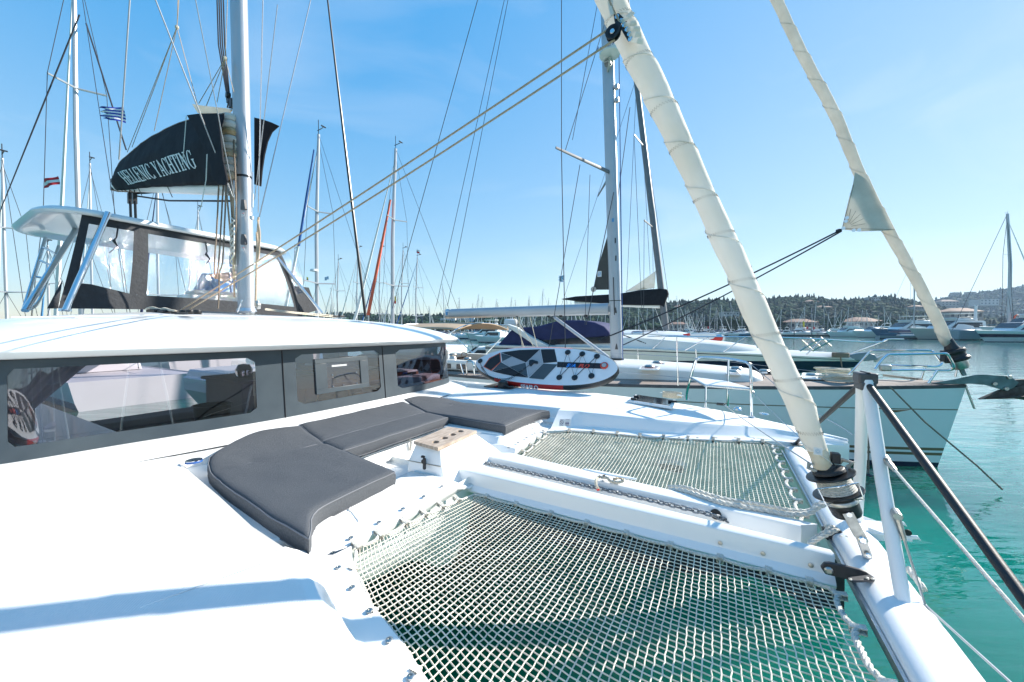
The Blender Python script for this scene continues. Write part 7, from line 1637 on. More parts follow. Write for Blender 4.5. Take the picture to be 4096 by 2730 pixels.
rnd = random.Random(11); mb = MB()
for i in range(9000):
    px = rnd.uniform(1000, 4250); Y = 345 + 290 * rnd.random() ** .8; X = (px - 2048) / 1480 * Y; z = hill_z(px, Y, NEAR, 620, 330)
    if z < 1.5 and rnd.random() < .6: continue
    r_ = rnd.uniform(2.2, 4.8); tall = rnd.random() < .12; d = noise.noise(Vector((X * .02, Y * .02, 4)))
    mi = 0 if tall else (2 if rnd.random() < .12 + .25 * max(0, d) else 1 if rnd.random() < .55 + d else 0)
    blob(mb, (X, Y, z + (3.5 if tall else r_ * .55)), r_ * (.5 if tall else 1.1), 6.0 if tall else r_ * .8, mi, rnd)
for i in range(3600):
    px = rnd.uniform(3300, 4300); Y = 790 + 370 * rnd.random(); X = (px - 2048) / 1480 * Y; z = hill_z(px, Y, BACK, 1150, 760); r_ = rnd.uniform(3, 6.5); tall = rnd.random() < .12
    blob(mb, (X, Y, z + r_ * .5 + 3 * tall), r_ * (.5 if tall else 1), 9 if tall else r_ * .8, rnd.choice((0, 0, 1, 1, 2)), rnd)
tag(mb.build('hillside_wood', ['leaf_dark', 'leaf_mid', 'leaf_light'], None, ID, ang=20), kind='stuff')
# cypresses one can tell apart on the skyline
def proto_cypress():
    root = thing('cypress_tree', 'slim dark cypress tree standing on the hill skyline', 'tree', (0, 0, -50), 0, 'cypress trees on the hill skyline')
    F = Matrix.Translation((0, 0, -50)); mb = MB(); mb.tube([(0, 0, -.5), (0, 0, 3)], .25, 5); mb.build('trunk', 'bark', root, F)
    mb = MB(); r_ = random.Random(2)
    for i in range(26):
        h_ = 1.5 + 9.5 * i / 26; w_ = 1.25 * sin(pi * (0.10 + .9 * (i / 26)) ** .8) + .1; blob(mb, (r_.uniform(-.4, .4) * w_, r_.uniform(-.4, .4) * w_, h_), w_, 1.1, 0, r_)
    mb.build('crown', 'leaf_dark', root, F, ang=20); return root
cyp = proto_cypress(); ck = kids_of(cyp); rc = random.Random(21); first = True
spots = [2700, 2716, 2730, 2746, 2752, 2841, 2848, 2870, 2893, 2907, 2930] + [3180 + 9 * i for i in range(10)] + [3330, 3374, 3432, 3440, 3470, 3510, 3518, 3560, 3575, 3588, 3600, 3640, 3662] + [1290, 1335, 1560, 1610, 1655, 1700, 2230, 2380]
for px in spots:
    Y = rc.uniform(560, 622); X = (px - 2048) / 1480 * Y; z = hill_z(px, Y, NEAR, 620, 330); k = rc.uniform(.6, 1.15)
    if first: cyp['label'] = 'slim dark cypress on the hill skyline ' + region(px); cyp.location = (X, Y, z); cyp.scale = (k, k, k); first = False
    else: copy_tree(cyp, ck, (X, Y, z), rc.uniform(0, 6), 'slim dark cypress on the hill skyline ' + region(px), scale=(k * rc.uniform(.9, 1.1), k, k))
# leafy trees along the shore
def proto_tree(nm, label, seed, mats, w_, h_):
    root = thing(nm, label, 'tree', (0, 0, -50), 0, 'leafy trees behind the far boats'); F = Matrix.Translation((0, 0, -50)); r_ = random.Random(seed); mb = MB()
    mb.tube([(0, 0, -.5), (.1, 0, h_ * .3), (0, .1, h_ * .6)], [.35, .28, .12], 7)
    for k in range(5): a = k * 1.26; mb.tube([(0, 0, h_ * .3), (cos(a) * w_ * .35, sin(a) * w_ * .35, h_ * .6)], [.16, .06], 5)
    mb.build('trunk', 'bark', root, F); mb = MB()
    cl = [(r_.uniform(-.6, .6) * w_, r_.uniform(-.6, .6) * w_, h_ * r_.uniform(.36, .86)) for _ in range(26)]
    for (x, y, z) in cl:
        for q in range(26):
            u, v, t = r_.gauss(0, 1), r_.gauss(0, 1), r_.gauss(0, 1); n = sqrt(u*u + v*v + t*t) + 1e-6; R = w_ * .30 * r_.uniform(.7, 1.05)
            c = Vector((x + u / n * R, y + v / n * R, z + t / n * R * .8)); s = w_ * .075; a = Vector((r_.uniform(-1, 1), r_.uniform(-1, 1), r_.uniform(-1, 1))).normalized() * s; b = a.orthogonal().normalized() * s
            mb.add([c - a - b, c + a - b, c + a + b, c - a + b], [(0, 1, 2, 3)], 0 if r_.random() < .6 else 1)
    mb.build('crown', mats, root, F, smooth=False); return root
tp = [proto_tree('leafy_tree', 'olive green rounded tree behind the boats on the far quay', 3, ['leaf_mid', 'leaf_light'], 5.5, 9.5), proto_tree('leafy_tree', 'broad dark green tree behind the boats on the far quay', 5, ['leaf_dark', 'leaf_mid'], 6.5, 10)]
tk = [kids_of(t) for t in tp]; used = [False, False]
TL = ('olive green rounded tree on the far shore ', 'broad dark green tree on the far shore ')
for i, px in enumerate([1960, 2020, 2480, 2520, 2790, 2830, 2880, 2905, 2930, 2955, 3250, 3275, 3330, 3420, 3455, 3520, 3545, 3580, 3610, 3690, 3715, 3760, 3800, 3830, 3870, 3000, 3060, 3120]):
    Y = rc.uniform(262, 315); X = (px - 2048) / 1480 * Y; q = i % 2; k = rc.uniform(.75, 1.3)
    if not used[q]: tp[q]['label'] = TL[q] + region(px); tp[q].location = (X, Y, .9); tp[q].scale = (k, k, k); used[q] = True
    else: copy_tree(tp[q], tk[q], (X, Y, .9), rc.uniform(0, 6), TL[q] + region(px), scale=(k, k * 1.05, k))
# houses
def house(px, py, Y, w_, h_, lab, white=False, flat=False, nw=4, floors=1):
    X = (px - 2048) / 1480 * Y; z = H + (1325 - py) / 1480 * Y; w_ *= .58; h_ *= .8
    root = thing('house', lab, 'house', (X, Y, z - h_), rc.uniform(-.3, .3)); F = MAT_OF[root.name]; d = w_ * .6
    mb = MB(); mb.box((0, 0, h_ / 2 - 1), (w_, d, h_ + 2)); mb.build('wall', 'house_white' if white else 'house_wall', root, F)
    mb = MB()
    if flat: mb.box((0, 0, h_ + .2), (w_ + .6, d + .6, .4))
    else: mb.add([(-w_/2-.5, -d/2-.5, h_), (w_/2+.5, -d/2-.5, h_), (w_/2+.5, d/2+.5, h_), (-w_/2-.5, d/2+.5, h_), (-w_/2+d*.4, 0, h_ + d*.22), (w_/2-d*.4, 0, h_ + d*.22)], [(0, 1, 5, 4), (1, 2, 5), (2, 3, 4, 5), (3, 0, 4), (3, 2, 1, 0)])
    mb.build('roof', 'house_white' if flat else 'roof_tile', root, F)
    for fl_ in range(floors):
        for k in range(nw):
            mb = MB(); mb.box((-w_/2 + w_ * (k + .5) / nw, -d/2 - .02, h_ * (fl_ + .5) / floors), (w_ / nw * .42, .12, h_ / floors * .5)); mb.build('window', 'window_dark', root, F)
hs = [(2790, 1212, 560, 34, 9, 'pale villa among the trees just below the hilltop left of the near sail', True, True), (2715, 1228, 520, 22, 6, 'small pink-walled house half way up the wooded hill', False, False), (2915, 1250, 430, 30, 9, 'square pale house above the quay trees beside the near sail', True, True),
      (3240, 1208, 540, 30, 6, 'long tiled villa on the hilltop right of the near sail', False, False), (3110, 1228, 520, 24, 6, 'pink tiled villa on the slope right of the near sail', False, False), (3290, 1230, 500, 28, 7, 'pale tiled villa lower on the slope by the lattice gangway', False, False), (3485, 1192, 560, 26, 9, 'white modern villa on the hill crest by the right mast', True, True), (3560, 1210, 540, 42, 6, 'long terraced villa row below the hill crest', True, True),
      (3660, 1228, 480, 26, 6, 'tiled house left of the far furled sail', False, False), (3780, 1208, 860, 60, 12, 'cream house on the far bluish hill', False, False), (3930, 1200, 900, 70, 16, 'large pale house on the far hill left of the tall mast', True, True), (3815, 1172, 1120, 34, 9, 'left one of three small houses on the far ridge', False, True), (3875, 1170, 1130, 40, 9, 'middle one of three small houses on the far ridge', False, True), (3945, 1166, 1130, 44, 10, 'right one of three small houses on the far ridge', False, True), (4090, 1146, 1130, 50, 22, 'tall house at the right end of the far ridge', True, True),
      (3195, 1290, 290, 34, 6, 'long tiled quay house behind the boats right of the near sail', False, False), (2710, 1298, 280, 22, 5, 'low tiled quay building left of the moored cruisers', False, False), (3440, 1288, 280, 44, 5, 'low shop row behind the white cruisers', True, False), (3830, 1248, 330, 42, 8, 'tiled building behind the large yachts on the right', False, False), (1975, 1285, 400, 20, 5, 'small white quay building left of the navy canvas', True, False)]
for a in hs: house(*a[:5], a[5], a[6], a[7], nw=5 if a[3] > 20 else 3, floors=2 if a[4] >= 9 else 1)
def block(px0, px1, pyt, Y, lab, mt, nx, ny):
    x0, x1 = (px0 - 2048) / 1480 * Y, (px1 - 2048) / 1480 * Y; zt = H + (1325 - pyt) / 1480 * Y; root = thing('apartment_block', lab, 'building', ((x0 + x1) / 2, Y, .9)); F = ID
    mb = MB(); mb.box(((x0 + x1) / 2, Y, zt / 2), (x1 - x0, 10, zt)); mb.build('wall', mt[0], root, F)
    mb = MB(); mb.box((x1 - (x1 - x0) * .12, Y - .3, zt / 2 + .3), ((x1 - x0) * .26, 10, zt + .6)); mb.build('end_wall', mt[1], root, F)
    for i in range(nx):
        for j in range(ny):
            mb = MB(); mb.box((x0 + (x1 - x0) * .74 * (i + .5) / nx, Y - 5.05, zt * (.25 + .7 * (j + .5) / ny)), ((x1 - x0) * .74 / nx * .5, .15, zt * .7 / ny * .5)); mb.build('window', 'window_dark', root, F)
block(1764, 1823, 1275, 460, 'white apartment block with pale blue end wall, left of two', ('block_white', 'block_white'), 6, 3)
block(1829, 1897, 1270, 470, 'white apartment block with pale blue end wall, right of two', ('block_white', 'block_blue'), 6, 3)

# ================================================================ pontoons
def pontoon(px0, px1, Y, lab):
    x0, x1 = (px0 - 2048) / 1480 * Y, (px1 - 2048) / 1480 * Y; root = thing('pontoon', lab, 'pontoon', ((x0 + x1) / 2, Y, 0)); mb = MB(); mb.box(((x0 + x1) / 2, Y, .25), (x1 - x0, 3, 1.1)); mb.build('float', 'pontoon', root, ID)
    mb = MB(); mb.box(((x0 + x1) / 2, Y, .86), (x1 - x0, 3.2, .12)); mb.build('deck', 'quay', root, ID)
    n = int((x1 - x0) / 9)
    for k in range(n): mb = MB(); mb.tube([(x0 + 9 * k + 4, Y - 1.7, -1), (x0 + 9 * k + 4, Y - 1.7, 2.6)], .18, 7); mb.build('pile', 'pontoon', root, ID)
pontoon(3135, 3360, 190, 'dark floating pontoon in front of the far cruisers'); pontoon(2700, 2990, 214, 'low pontoon behind the white motor cruisers left of the near sail')

# ================================================================ sailing yachts moored around the harbour
def yacht_proto(name, label, Lh, mh, colr, boomc, furl, seed, group=None, detail=True, mr=.11, stay_r=.018, spread=2):
    root = thing(name, label, 'sailing yacht', (0, 0, -80), 0, group); F = Matrix.Translation((0, 0, -80)); org = lambda s, t, z: Vector((s + Lh * .42, t, z))
    bm_ = Lh * .145
    mb = MB(); hull_mesh(mb, Lh, lambda u: bm_ * (1 - (1 - min(1, u / .6)) ** 2.1) + .03, None, [(lambda u: 1.25 - .25 * min(1, u * 2), 0), (lambda u: .28, 1), (lambda u: .08, 1), (lambda u: -.3, 1)], .8, org, deck_mi=0, nst=14); mb.build('hull', [colr, 'navy'], root, F, fix=True, ang=40)
    mb = MB(); rr = []
    for s, w_, z in ((.17 * Lh, .25 * bm_, 1.1), (.08 * Lh, .5 * bm_, 1.45), (-.1 * Lh, .62 * bm_, 1.6), (-.24 * Lh, .62 * bm_, 1.6), (-.25 * Lh, .6 * bm_, 1.2)): rr.append([(s, -w_ * 1.1, 1.0), (s, -w_, z - .08), (s, 0, z), (s, w_, z - .08), (s, w_ * 1.1, 1.0)])
    mb.loft([[Vector(p) for p in r] for r in rr], False, True); mb.build('cabin', 'far_white', root, F)
    mb = MB(); mb.tube([(0, 0, 1.2), (-.02 * mh * .3, 0, mh * .6), (-.03 * mh, 0, mh)], [mr, mr, mr * .75], 8); mast_ = mb.build('mast', 'mast_alu', root, F)
    mb = MB(); mb.tube([(-.03 * mh, 0, mh), (-.03 * mh, 0, mh + .9)], .025, 4); mb.tube([(-.03 * mh + .1, 0, mh + .25), (-.03 * mh - .5, 0, mh + .3)], .03, 4); mb.tube([(-.03 * mh - .5, -.15, mh + .35), (-.03 * mh - .5, .15, mh + .35)], .05, 4); mb.build('wind_vane', 'wire_dark', mast_, F)
    zs = [mh * k for k in ((.38, .68) if spread == 2 else (.52,))]
    tips = []
    for i, z in enumerate(zs):
        x_ = -.03 * z; w_ = bm_ * (.62 - .12 * i)
        for sg in (-1, 1): MB().tube([(x_, 0, z), (x_ - .25, sg * w_, z + .08)], .045, 5).build('spreader', 'mast_alu', mast_, F); tips.append((i, sg, (x_ - .25, sg * w_, z + .08)))
    mb = MB()
    for sg in (-1, 1):
        pts = [(-.2, sg * bm_ * .95, 1.1)] + [p for i, g_, p in tips if g_ == sg] + [(-.03 * mh, 0, mh * .97)]; mb.tube([Vector(p) for p in pts], stay_r, 4)
        mb.tube([Vector((-.2, sg * bm_ * .9, 1.1)), Vector((-.03 * zs[0], 0, zs[0]))], stay_r * .8, 4)
    mb.tube([Vector((-.03 * mh, 0, mh)), Vector((-.56 * Lh, 0, 1.3))], stay_r, 4); mb.build('rigging', 'wire_dark', root, F)
    mb = MB(); mb.tube([Vector((.40 * Lh, 0, 1.5)), Vector((.30 * Lh, 0, mh * .26)), Vector((-.03 * mh, 0, mh * .96))], [.06 + mr * .3, .05 + mr * .5, stay_r], 6); mb.build('furled_headsail', furl, root, F)
    mb = MB(); mb.tube([Vector((-.1, 0, 2.3)), Vector((-.40 * Lh, 0, 2.35))], .10, 6); mb.build('boom', 'mast_alu', root, F)
    mb = MB(); mb.tube([Vector((-.15, 0, 2.75)), Vector((-.2 * Lh, 0, 2.62)), Vector((-.39 * Lh, 0, 2.5))], [.28, .22, .1], 7); mb.build('boom_cover', boomc, root, F)
    if detail:
        mb = MB(); mb.add([(-.22 * Lh, -bm_ * .6, 1.5), (-.27 * Lh, -bm_ * .62, 2.2), (-.27 * Lh, bm_ * .62, 2.2), (-.22 * Lh, bm_ * .6, 1.5)], [(0, 1, 2, 3)]); mb.add([(-.27 * Lh, -bm_ * .62, 2.2), (-.38 * Lh, -bm_ * .62, 2.2), (-.38 * Lh, bm_ * .62, 2.2), (-.27 * Lh, bm_ * .62, 2.2)], [(0, 1, 2, 3)]); mb.build('sprayhood', 'canvas_blue', root, F, solid=.03)
        mb = MB()
        for sg in (-1, 1): mb.tube(catmull([(.41 * Lh, sg * .12, 1.9), (.34 * Lh, sg * .4, 1.9), (0, sg * bm_ * .97, 1.75), (-.5 * Lh, sg * bm_ * .8, 1.75)], 4), .018, 4)
        mb.build('guard_rail', 'steel', root, F)
    return root
yrot = -A
# masts one can tell apart, nearest first: (photo column, top row, distance, ...)
def single(px, pytop, Y, label, Lh=11, colr='far_white', boomc='canvas_blue', furl='far_white', rz=None, mr=.1, seed=1, spread=2, sr=.014):
    X = (px - 2048) / 1480 * Y; mh = H + (1325 - pytop) / 1480 * Y
    o = yacht_proto('sailing_yacht', label, Lh, mh, colr, boomc, furl, seed, None, True, mr, sr, spread)
    o.location = (X, Y, 0); o.rotation_euler = (0, 0, yrot if rz is None else rz); return o
flip = yrot + pi
single(327, -170, 17, 'tall sailing mast behind the left end of the hardtop with wide spreaders', 12, furl='far_white', rz=flip, mr=.088, sr=.012)
single(30, 648, 24, 'pale mast at the left picture edge with wrapped halyards', 11, furl='far_white', rz=flip, mr=.08)
single(373, 668, 30, 'dark topped mast rising between tall mast and black sail bag', 11, rz=flip, mr=.08)
single(637, 700, 26, 'mast with blue line standing below the middle of the boom', 11, furl='canvas_blue', rz=flip, mr=.08)
single(795, 850, 36, 'short mast end just left of the main mast above the hardtop', 10, rz=flip, mr=.08)
single(199, 985, 30, 'mast seen between the two left hardtop posts', 10, furl='lightblue', rz=flip, mr=.08)
single(1268, 557, 24, 'mast with blue rolled headsail right of the hardtop', 12, furl='far_white', rz=flip, mr=.11)
single(1570, 612, 27, 'tall mast in mid harbour beside the orange-red rolled sail', 13, furl='far_white', rz=flip, mr=.13)
single(1350, 1050, 46, 'mast just right of the blue rolled headsail', 11, rz=flip, mr=.08); single(1428, 1003, 44, 'mast left of the orange-red rolled sail', 11, rz=flip, mr=.08)
single(1517, 1002, 45, 'mast left of and close to the tall mid harbour mast', 11, furl='rope_blue', rz=flip, mr=.08); single(1606, 1005, 45, 'mast right of and close to the tall mid harbour mast', 11, rz=flip, mr=.08)
single(1663, 1033, 48, 'mast carrying a small radar with blue striped rolled sail', 12, furl='rope_blue', rz=flip, mr=.08)
single(1178, 1005, 52, 'mast partly hidden behind the right end of the hardtop', 11, rz=flip, mr=.1)
single(3655, 1041, 128, 'grey mast crossing the far furled headsail', 16, colr='hull_grey', rz=yrot, mr=.2, sr=.03); single(4035, 858, 112, 'very tall dark mast near the right picture edge', 22, colr='far_white', rz=yrot, mr=.42, sr=.06, spread=2)
# the orange-red rolled sail and black forestay that stand out
def rolled(pxa, pya, pxb, pyb, Y, r, mt, nm, lab): return tag(MB().tube([gy(pxa, pya, Y), gy((pxa + pxb) / 2, (pya + pyb) / 2, Y), gy(pxb, pyb, Y)], [r * .6, r, r * 1.1], 8).build(nm, mt, None, ID), lab, 'sail')
rolled(1562, 800, 1472, 1262, 26.5, .11, 'orange_line', 'furled_headsail', 'orange-red rolled headsail slanting beside the tall mid harbour mast')
rolled(1308, -20, 1462, 1268, 21, .075, 'black', 'furled_headsail', 'long black rolled sail slanting down to the coachroof edge')
rolled(1256, 600, 1195, 985, 23.5, .07, 'rope_blue', 'furled_headsail', 'blue rolled headsail slanting beside the mast right of the hardtop')
rolled(-30, 920, 318, 60, 16, .024, 'rope_dark', 'furled_headsail', 'dark rolled sail slanting up to the tall left mast')
tag(MB().tube([gy(345, 95, 17), gy(505, 600, 16)], .03, 5).build('dark_stay', 'rope_dark', None, ID), 'dark stay slanting down right of the tall left mast', 'stay')
for a, b in (((1745, -10), (1320, 1250)),): pass
tag(MB().tube([gy(1257, 1086, 23.9), gy(1257, 1078, 23.9)], [.26, .22], 10).build('radar_dome', 'far_white', None, ID), 'small white radar dome on the mast right of the hardtop', 'radar')
# rows of far yachts: prototypes then copies
protos = []
for i, (Lh, mh, c, bc__, fu) in enumerate(((11, 15, 'far_white', 'canvas_blue', 'far_white'), (12.5, 17, 'far_white', 'bagcloth', 'canvas_blue'), (10, 13.5, 'far_white', 'canvas_tan', 'far_white'), (13, 18.5, 'hull_blue', 'canvas_blue', 'far_white'))):
    p = yacht_proto('sailing_yacht', ('white sailing yacht with bare mast in the rows of the far harbour', 'white sailing yacht with black boom cover in the rows of the far harbour', 'short white sailing yacht with tan boom cover in the rows of the far harbour', 'blue hulled sailing yacht in the rows of the far harbour')[i], Lh, mh, c, bc__, fu, i, 'sailing yachts in the far harbour rows', False, .13, .022); protos.append((p, kids_of(p)))
ry = random.Random(5); usedp = [False] * 4
cols_ = []
YL = ('white sailing yacht with bare mast moored far off ', 'white sailing yacht with black boom cover moored far off ', 'short sailing yacht with tan boom cover moored far off ', 'blue hulled sailing yacht moored far off ')
for i in range(30): cols_.append((ry.uniform(1320, 2060), ry.uniform(125, 215)))
for i in range(30): cols_.append((ry.uniform(2060, 2720), ry.uniform(140, 225)))
for px in (2690, 2722, 2742, 2757, 2770, 2792, 2806, 2815, 2838, 2858, 2868, 2887, 2925, 2968, 2783, 2750): cols_.append((px, ry.uniform(205, 235)))
for px in (3165, 3205, 3214, 3248, 3257, 3296, 3310, 3335, 3343, 3361, 3388, 3404, 3443, 3456, 3468, 3509, 3537, 3558, 3597, 3625, 3648, 3700, 3745, 3040, 3120): cols_.append((px, ry.uniform(205, 240)))
for k, (px, Y) in enumerate(cols_):
    X = (px - 2048) / 1480 * Y; q = ry.choice((0, 0, 0, 1, 1, 2, 2, 3)); p, kd = protos[q]; sc_ = ry.uniform(.85, 1.15); rz_ = yrot + ry.choice((0, pi)) + ry.uniform(-.15, .15)
    if not usedp[q]: p['label'] = YL[q] + region(px); p.location = (X, Y, 0); p.rotation_euler = (0, 0, rz_); p.scale = (sc_,) * 3; usedp[q] = True
    else: copy_tree(p, kd, (X, Y, 0), rz_, YL[q] + region(px), scale=(sc_, sc_, sc_ * ry.uniform(.92, 1.12)))

# ================================================================ motor cruisers and large yachts
def cruiser(name, label, Lh, colr, fly, group=None, band=None):
    root = thing(name, label, 'motor boat', (0, 0, -80), 0, group); F = Matrix.Translation((0, 0, -80)); b = Lh * .165; org = lambda s, t, z: Vector((s + Lh * .5, t, z)); fb = .11 * Lh + .35
    mb = MB(); hull_mesh(mb, Lh, lambda u: b * (1 - (1 - min(1, u / .62)) ** 2.0) + .03, None, [(lambda u: fb * (1.15 - .25 * min(1, u * 1.4)), 0), (lambda u: fb * .72 * (1.1 - .1 * u), 1 if band else 0), (lambda u: fb * .45, 0), (lambda u: .12, 2), (lambda u: -.3, 2)], .14 * Lh, org, deck_mi=0, crown=.15, nst=16, flare=lambda f, u: 1 - .35 * f ** 1.4); mb.build('hull', [colr, band or colr, 'navy'], root, F, fix=True, ang=40)
    z0 = fb * .95; hc = .11 * Lh + .2
    mb = MB(); rr = []
    for s, w_, z in ((.22 * Lh, .45 * b, z0), (.12 * Lh, .66 * b, z0 + hc * .45), (.02 * Lh, .72 * b, z0 + hc), (-.30 * Lh, .72 * b, z0 + hc), (-.33 * Lh, .7 * b, z0 + hc * .9)): rr.append([Vector(p) for p in ((s, -w_ * 1.12, z0 - .1), (s, -w_, z - .06), (s, -w_ * .5, z), (s, w_ * .5, z), (s, w_, z - .06), (s, w_ * 1.12, z0 - .1))])
    mb.loft(rr, False, True); cab = mb.build('cabin', 'far_white', root, F, fix=True)
    for sg in (-1, 1):
        mb = MB(); mb.slab([Vector(p) for p in ((.10 * Lh, sg * b * .735, z0 + hc * .22), (-.28 * Lh, sg * b * .785, z0 + hc * .25), (-.28 * Lh, sg * b * .745, z0 + hc * .78), (.02 * Lh, sg * b * .74, z0 + hc * .78))], (0, sg * .05, 0)); mb.build('window', 'window_dark', cab, F)
    mb = MB(); mb.slab([Vector(p) for p in ((.125 * Lh, -b * .6, z0 + hc * .46), (.125 * Lh, b * .6, z0 + hc * .46), (.035 * Lh, b * .66, z0 + hc * .95), (.035 * Lh, -b * .66, z0 + hc * .95))], (.05, 0, .05)); mb.build('windscreen', 'window_dark', cab, F)
    if fly:
        mb = MB(); mb.box((-.12 * Lh, 0, z0 + hc + .35), (.26 * Lh, b * 1.25, .7)); mb.box((.02 * Lh, 0, z0 + hc + .75), (.03 * Lh, b * 1.2, .3)); mb.build('flybridge', 'far_white', root, F, bevel=.12)
        mb = MB(); mb.box((-.14 * Lh, 0, z0 + hc + 2.3), (.25 * Lh, b * 1.3, .12)); 
        for sx in (-.04, -.24):
            for sy in (-.5, .5): mb.tube([(sx * Lh, sy * b, z0 + hc), (sx * Lh - .2, sy * b, z0 + hc + 2.3)], .04, 5)
        mb.build('hardtop', 'far_white', root, F)
    mb = MB(); mb.tube([(-.22 * Lh, -b * .6, z0 + hc), (-.26 * Lh, -b * .5, z0 + hc + 1.2), (-.26 * Lh, b * .5, z0 + hc + 1.2), (-.22 * Lh, b * .6, z0 + hc)], .07, 5); mb.tube([(-.26 * Lh, 0, z0 + hc + 1.2), (-.27 * Lh, 0, z0 + hc + 3)], .03, 4); mb.lathe((-.26 * Lh, 0, z0 + hc + 1.25), [(0, 0), (.28, 0), (.28, .2), (0, .25)], 10); mb.build('radar_arch', 'far_white', root, F)
    mb = MB()
    for sg in (-1, 1): mb.tube(catmull([(.49 * Lh, 0, fb * 1.15 + .6), (.36 * Lh, sg * b * .6, fb * 1.1 + .6), (.1 * Lh, sg * b * .95, fb + .55)], 4), .025, 4)
    mb.build('bow_rail', 'steel', root, F)
    return root
cps = [cruiser('motor_cruiser', 'white motor cruiser with bow toward us on the far quay', 11, 'far_white', False, 'motor cruisers on the far quay'), cruiser('motor_cruiser', 'white flybridge motor cruiser on the far quay', 13, 'far_white', True, 'motor cruisers on the far quay'), cruiser('motor_cruiser', 'dark hulled motor cruiser on the far quay', 12, 'hull_grey', True, 'motor cruisers on the far quay')]
cpk = [kids_of(c) for c in cps]; uc = [False] * 3
bow_us = -pi / 2
CL = ('low white motor cruiser on the far quay ', 'white flybridge motor cruiser on the far quay ', 'dark hulled motor cruiser on the far quay ')
for (px, Y, q, rz_) in ((2758, 214, 1, bow_us + .1), (2815, 217, 0, bow_us - .2), (2835, 222, 1, bow_us), (2862, 212, 0, bow_us + .25), (2898, 218, 2, bow_us), (2940, 200, 0, bow_us - .12), (2975, 215, 1, bow_us + .2), (2730, 222, 0, bow_us), (2780, 226, 2, bow_us - .2), (3165, 198, 0, bow_us), (3215, 200, 1, bow_us + .2), (3250, 203, 0, bow_us - .3), (3285, 199, 2, bow_us + .1), (3325, 196, 1, pi * .9), (3020, 214, 0, bow_us), (3120, 208, 2, bow_us), (1965, 88, 0, 2.6), (1942, 110, 1, 2.8), (1985, 100, 0, 2.5), (1915, 130, 1, bow_us), (2010, 122, 0, 2.7), (2030, 150, 1, bow_us), (1890, 140, 0, 2.6), (1960, 150, 2, bow_us)):
    X = (px - 2048) / 1480 * Y
    if not uc[q]: cps[q]['label'] = CL[q] + region(px); cps[q].location = (X, Y, 0); cps[q].rotation_euler = (0, 0, rz_); uc[q] = True
    else: copy_tree(cps[q], cpk[q], (X, Y, 0), rz_, CL[q] + region(px), scale=(ry.uniform(.85, 1.15),) * 3)
def big(px, Y, Lh, rz_, colr, fly, lab, band=None, nm='motor_yacht'):
    o = cruiser(nm, lab, Lh, colr, fly, None, band); o.location = ((px - 2048) / 1480 * Y, Y, 0); o.rotation_euler = (0, 0, rz_); return o
big(3385, 168, 17, pi * .96, 'far_white', True, 'white flybridge yacht tied left of the pale sport yacht, bow left'); big(3500, 152, 19, pi * 1.0, 'far_white', False, 'cream sport yacht lying across the harbour, bow left', None)
big(3620, 138, 25, pi * .985, 'hull_blue', True, 'long blue-grey hulled motor yacht with white superstructure', None); big(3790, 122, 26, pi * 1.0, 'hull_sage', True, 'sage green hulled motor yacht in front of the blue-grey one')
big(4130, 104, 28, pi * .98, 'far_white', True, 'large white multi-deck yacht at the right edge', 'navy'); big(4060, 92, 20, pi * 1.0, 'far_white', False, 'white sport boat with navy band at the right edge', 'navy')
mb = MB(); mb.box(gy(3860, 1340, 112) + Vector((0, 0, 0)), (6.6, 2.5, 3.0)); tag(mb.build('work_barge', 'hull_grey', None, ID, bevel=.2), 'plain grey box barge tied between the large yachts', 'barge')
# small blue-white cruiser beyond the sloop cockpit
sb_ = cruiser('motor_cruiser', 'small navy and white cruiser beyond the sloop cockpit, bow left', 9.0, 'far_white', False, None, 'hull_blue'); sb_.location = ((1935 - 2048) / 1480 * 24, 24, -.25); sb_.rotation_euler = (0, 0, pi * .93); sb_.scale = (.8, .8, .8)
# outboard behind the arch
mb = MB(); c = gy(2043, 1290, 20); mb.box(c, (.7, .5, .36)); tag(mb.build('outboard_cowl', 'far_white', None, ID, bevel=.1), 'white outboard cowl above the white arch of the motor yacht', 'outboard')

# ================================================================ flags
def flag(px0, py0, px1, py1, Y, stripes, lab, sag=.25, ratt=0.0, vertical=False, canton=None):
    a, b = gy(px0, py0, Y), gy(px1, py1, Y); wd_, ht_ = (b.x - a.x), (a.z - b.z); nu, nv = 16, len(stripes)
    def fn(u, v):
        tear = ratt * (u ** 2) * .18 * sin(v * 40 + 1)
        return Vector((a.x + wd_ * u * (1 + tear), Y + .10 * abs(wd_) * sin(u * 7 + v * 2), a.z - ht_ * (v * (1 - .35 * ratt * u) + sag * u * (1 if not vertical else 0)) + .05 * ht_ * sin(u * 8 + v)))
    names = sorted(set(stripes) | ({'flag_white'} if canton else set())); mb = MB()
    mb.grid(fn, nu, nv, mi=lambda i, j: names.index(stripes[j] if not (canton and i < 6 and j < 5) else (canton if not (i in (2, 3) or j == 2) else 'flag_white')))
    return tag(mb.build('flag', names, None, ID, ang=80), lab, 'flag')
GR = ['flag_blue', 'flag_white'] * 4 + ['flag_blue']
flag(493, 427, 404, 492, 5.0, GR, 'tattered blue and white Greek flag above the black sail bag', .05, 1.0)
flag(232, 704, 172, 738, 15.5, ['flag_red', 'flag_white', 'flag_red'], 'red-white-red Austrian flag behind the hardtop', .45)
flag(2258, 1102, 2236, 1128, 40, ['flag_ltblue', 'flag_white'] * 4 + ['flag_ltblue'], 'small light blue and white Greek flag left of the pale sloop mast', .15, .5, canton='flag_ltblue')
flag(1314, 1106, 1298, 1120, 40, ['flag_ltblue', 'flag_white'] * 3, 'tiny blue and white flag right of the blue rolled headsail', .3)
flag(1570, 1184, 1584, 1214, 32, ['flag_yellow', 'flag_yellow', 'flag_red'], 'yellow and red flag on the tall mid harbour mast', .1)
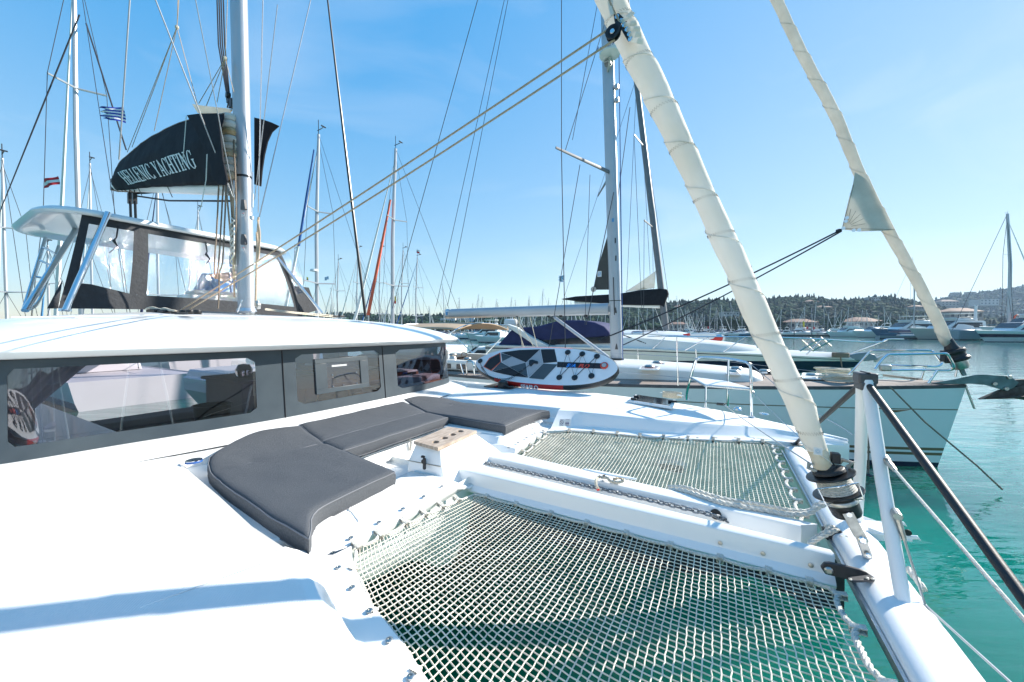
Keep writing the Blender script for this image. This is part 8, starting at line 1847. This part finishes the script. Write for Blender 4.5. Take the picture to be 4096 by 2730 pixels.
flag(1666, 998, 1678, 1012, 48, ['flag_white', 'flag_red'], 'tiny white and red pennant high right of the mid harbour masts', .3)
flag(1226, 1108, 1233, 1124, 40, ['flag_yellow', 'bagcloth'], 'tiny yellow and black flag near the hardtop edge', .2)
for (px, py, Y, mt, lab) in ((2830, 1305, 205, 'flag_red', 'tiny red flag among the white cruisers left of the near sail'), (3226, 1306, 198, 'flag_red', 'tiny red flag, left one of two right of the near sail'), (3253, 1306, 198, 'flag_red', 'tiny red flag, right one of two right of the near sail'), (3212, 1284, 200, 'flag_yellow', 'tall yellow banner flag on the far quay')):
    flag(px, py, px + 7, py + (10 if mt == 'flag_red' else 22), Y, [mt, mt], lab, .3)
fb_ = flag(3898, 1222, 3910, 1280, 118, ['flag_white'] * 4, 'tall white banner flag lettered on the far quay by the tall mast', 0)
# yellow buoys / fenders at the far side, small tender
mb = MB(); mb.tube([gy(4070, 1273, 110) + Vector((1.0 * cos(a), 0, .9 * sin(a))) for a in [2 * pi * i / 14 for i in range(14)]], .22, 6, closed=True); tag(mb.build('life_ring', 'orange_line', None, ID), 'orange life ring on the large white yacht at the right', 'life ring')

# ================================================================ the harbour behind us (mirrored in the windows)
BH = [(-40, 40), (-10, 60), (0, 95), (6, 60), (20, 45), (45, 70), (70, 50), (100, 40)]
mb = MB()
def behind(u, v):
    az = -115 + 130 * u; d = 330 + 500 * v; z = .5 + (smooth_interp(BH, az) if az < 100 else 40) * (v * 2 if v < .5 else 2 - 2 * v) * (1 + .2 * noise.noise(Vector((az * .3, v * 5, 0)))); a = radians(az) - A
    return Vector((d * cos(a), d * sin(a), z))
mb.grid(behind, 60, 12); tag(mb.build('hill', 'hill', None, ID, ang=80), kind='structure')

ryb = random.Random(9)
for k in range(14):
    az = radians(ryb.uniform(-75, 8)) - A; d = ryb.uniform(28, 70); q = ryb.choice((0, 1, 2)); p, kd = protos[q]
    copy_tree(p, kd, (d * cos(az), d * sin(az), 0), yrot + ryb.uniform(-.3, .3), 'sailing yacht behind the viewer, seen only mirrored in the saloon windows', 'sailing yachts mirrored in the windows', (1.0, 1.0, 1.0))

# ================================================================ the air
m = bpy.data.materials.new('haze'); m.use_nodes = True; N = m.node_tree.nodes; N.remove(N['Principled BSDF']); v = N.new('ShaderNodeVolumePrincipled')
v.inputs['Color'].default_value = (0.52, 0.74, 1.0, 1); v.inputs['Density'].default_value = 0.00013; v.inputs['Anisotropy'].default_value = 0.2; m.node_tree.links.new(v.outputs[0], N['Material Output'].inputs['Volume']); M['haze'] = m
mb = MB(); mb.box((300, 500, 149), (6000, 4600, 300)); hz_ = tag(mb.build('haze', 'haze', None, ID, smooth=False), kind='stuff')
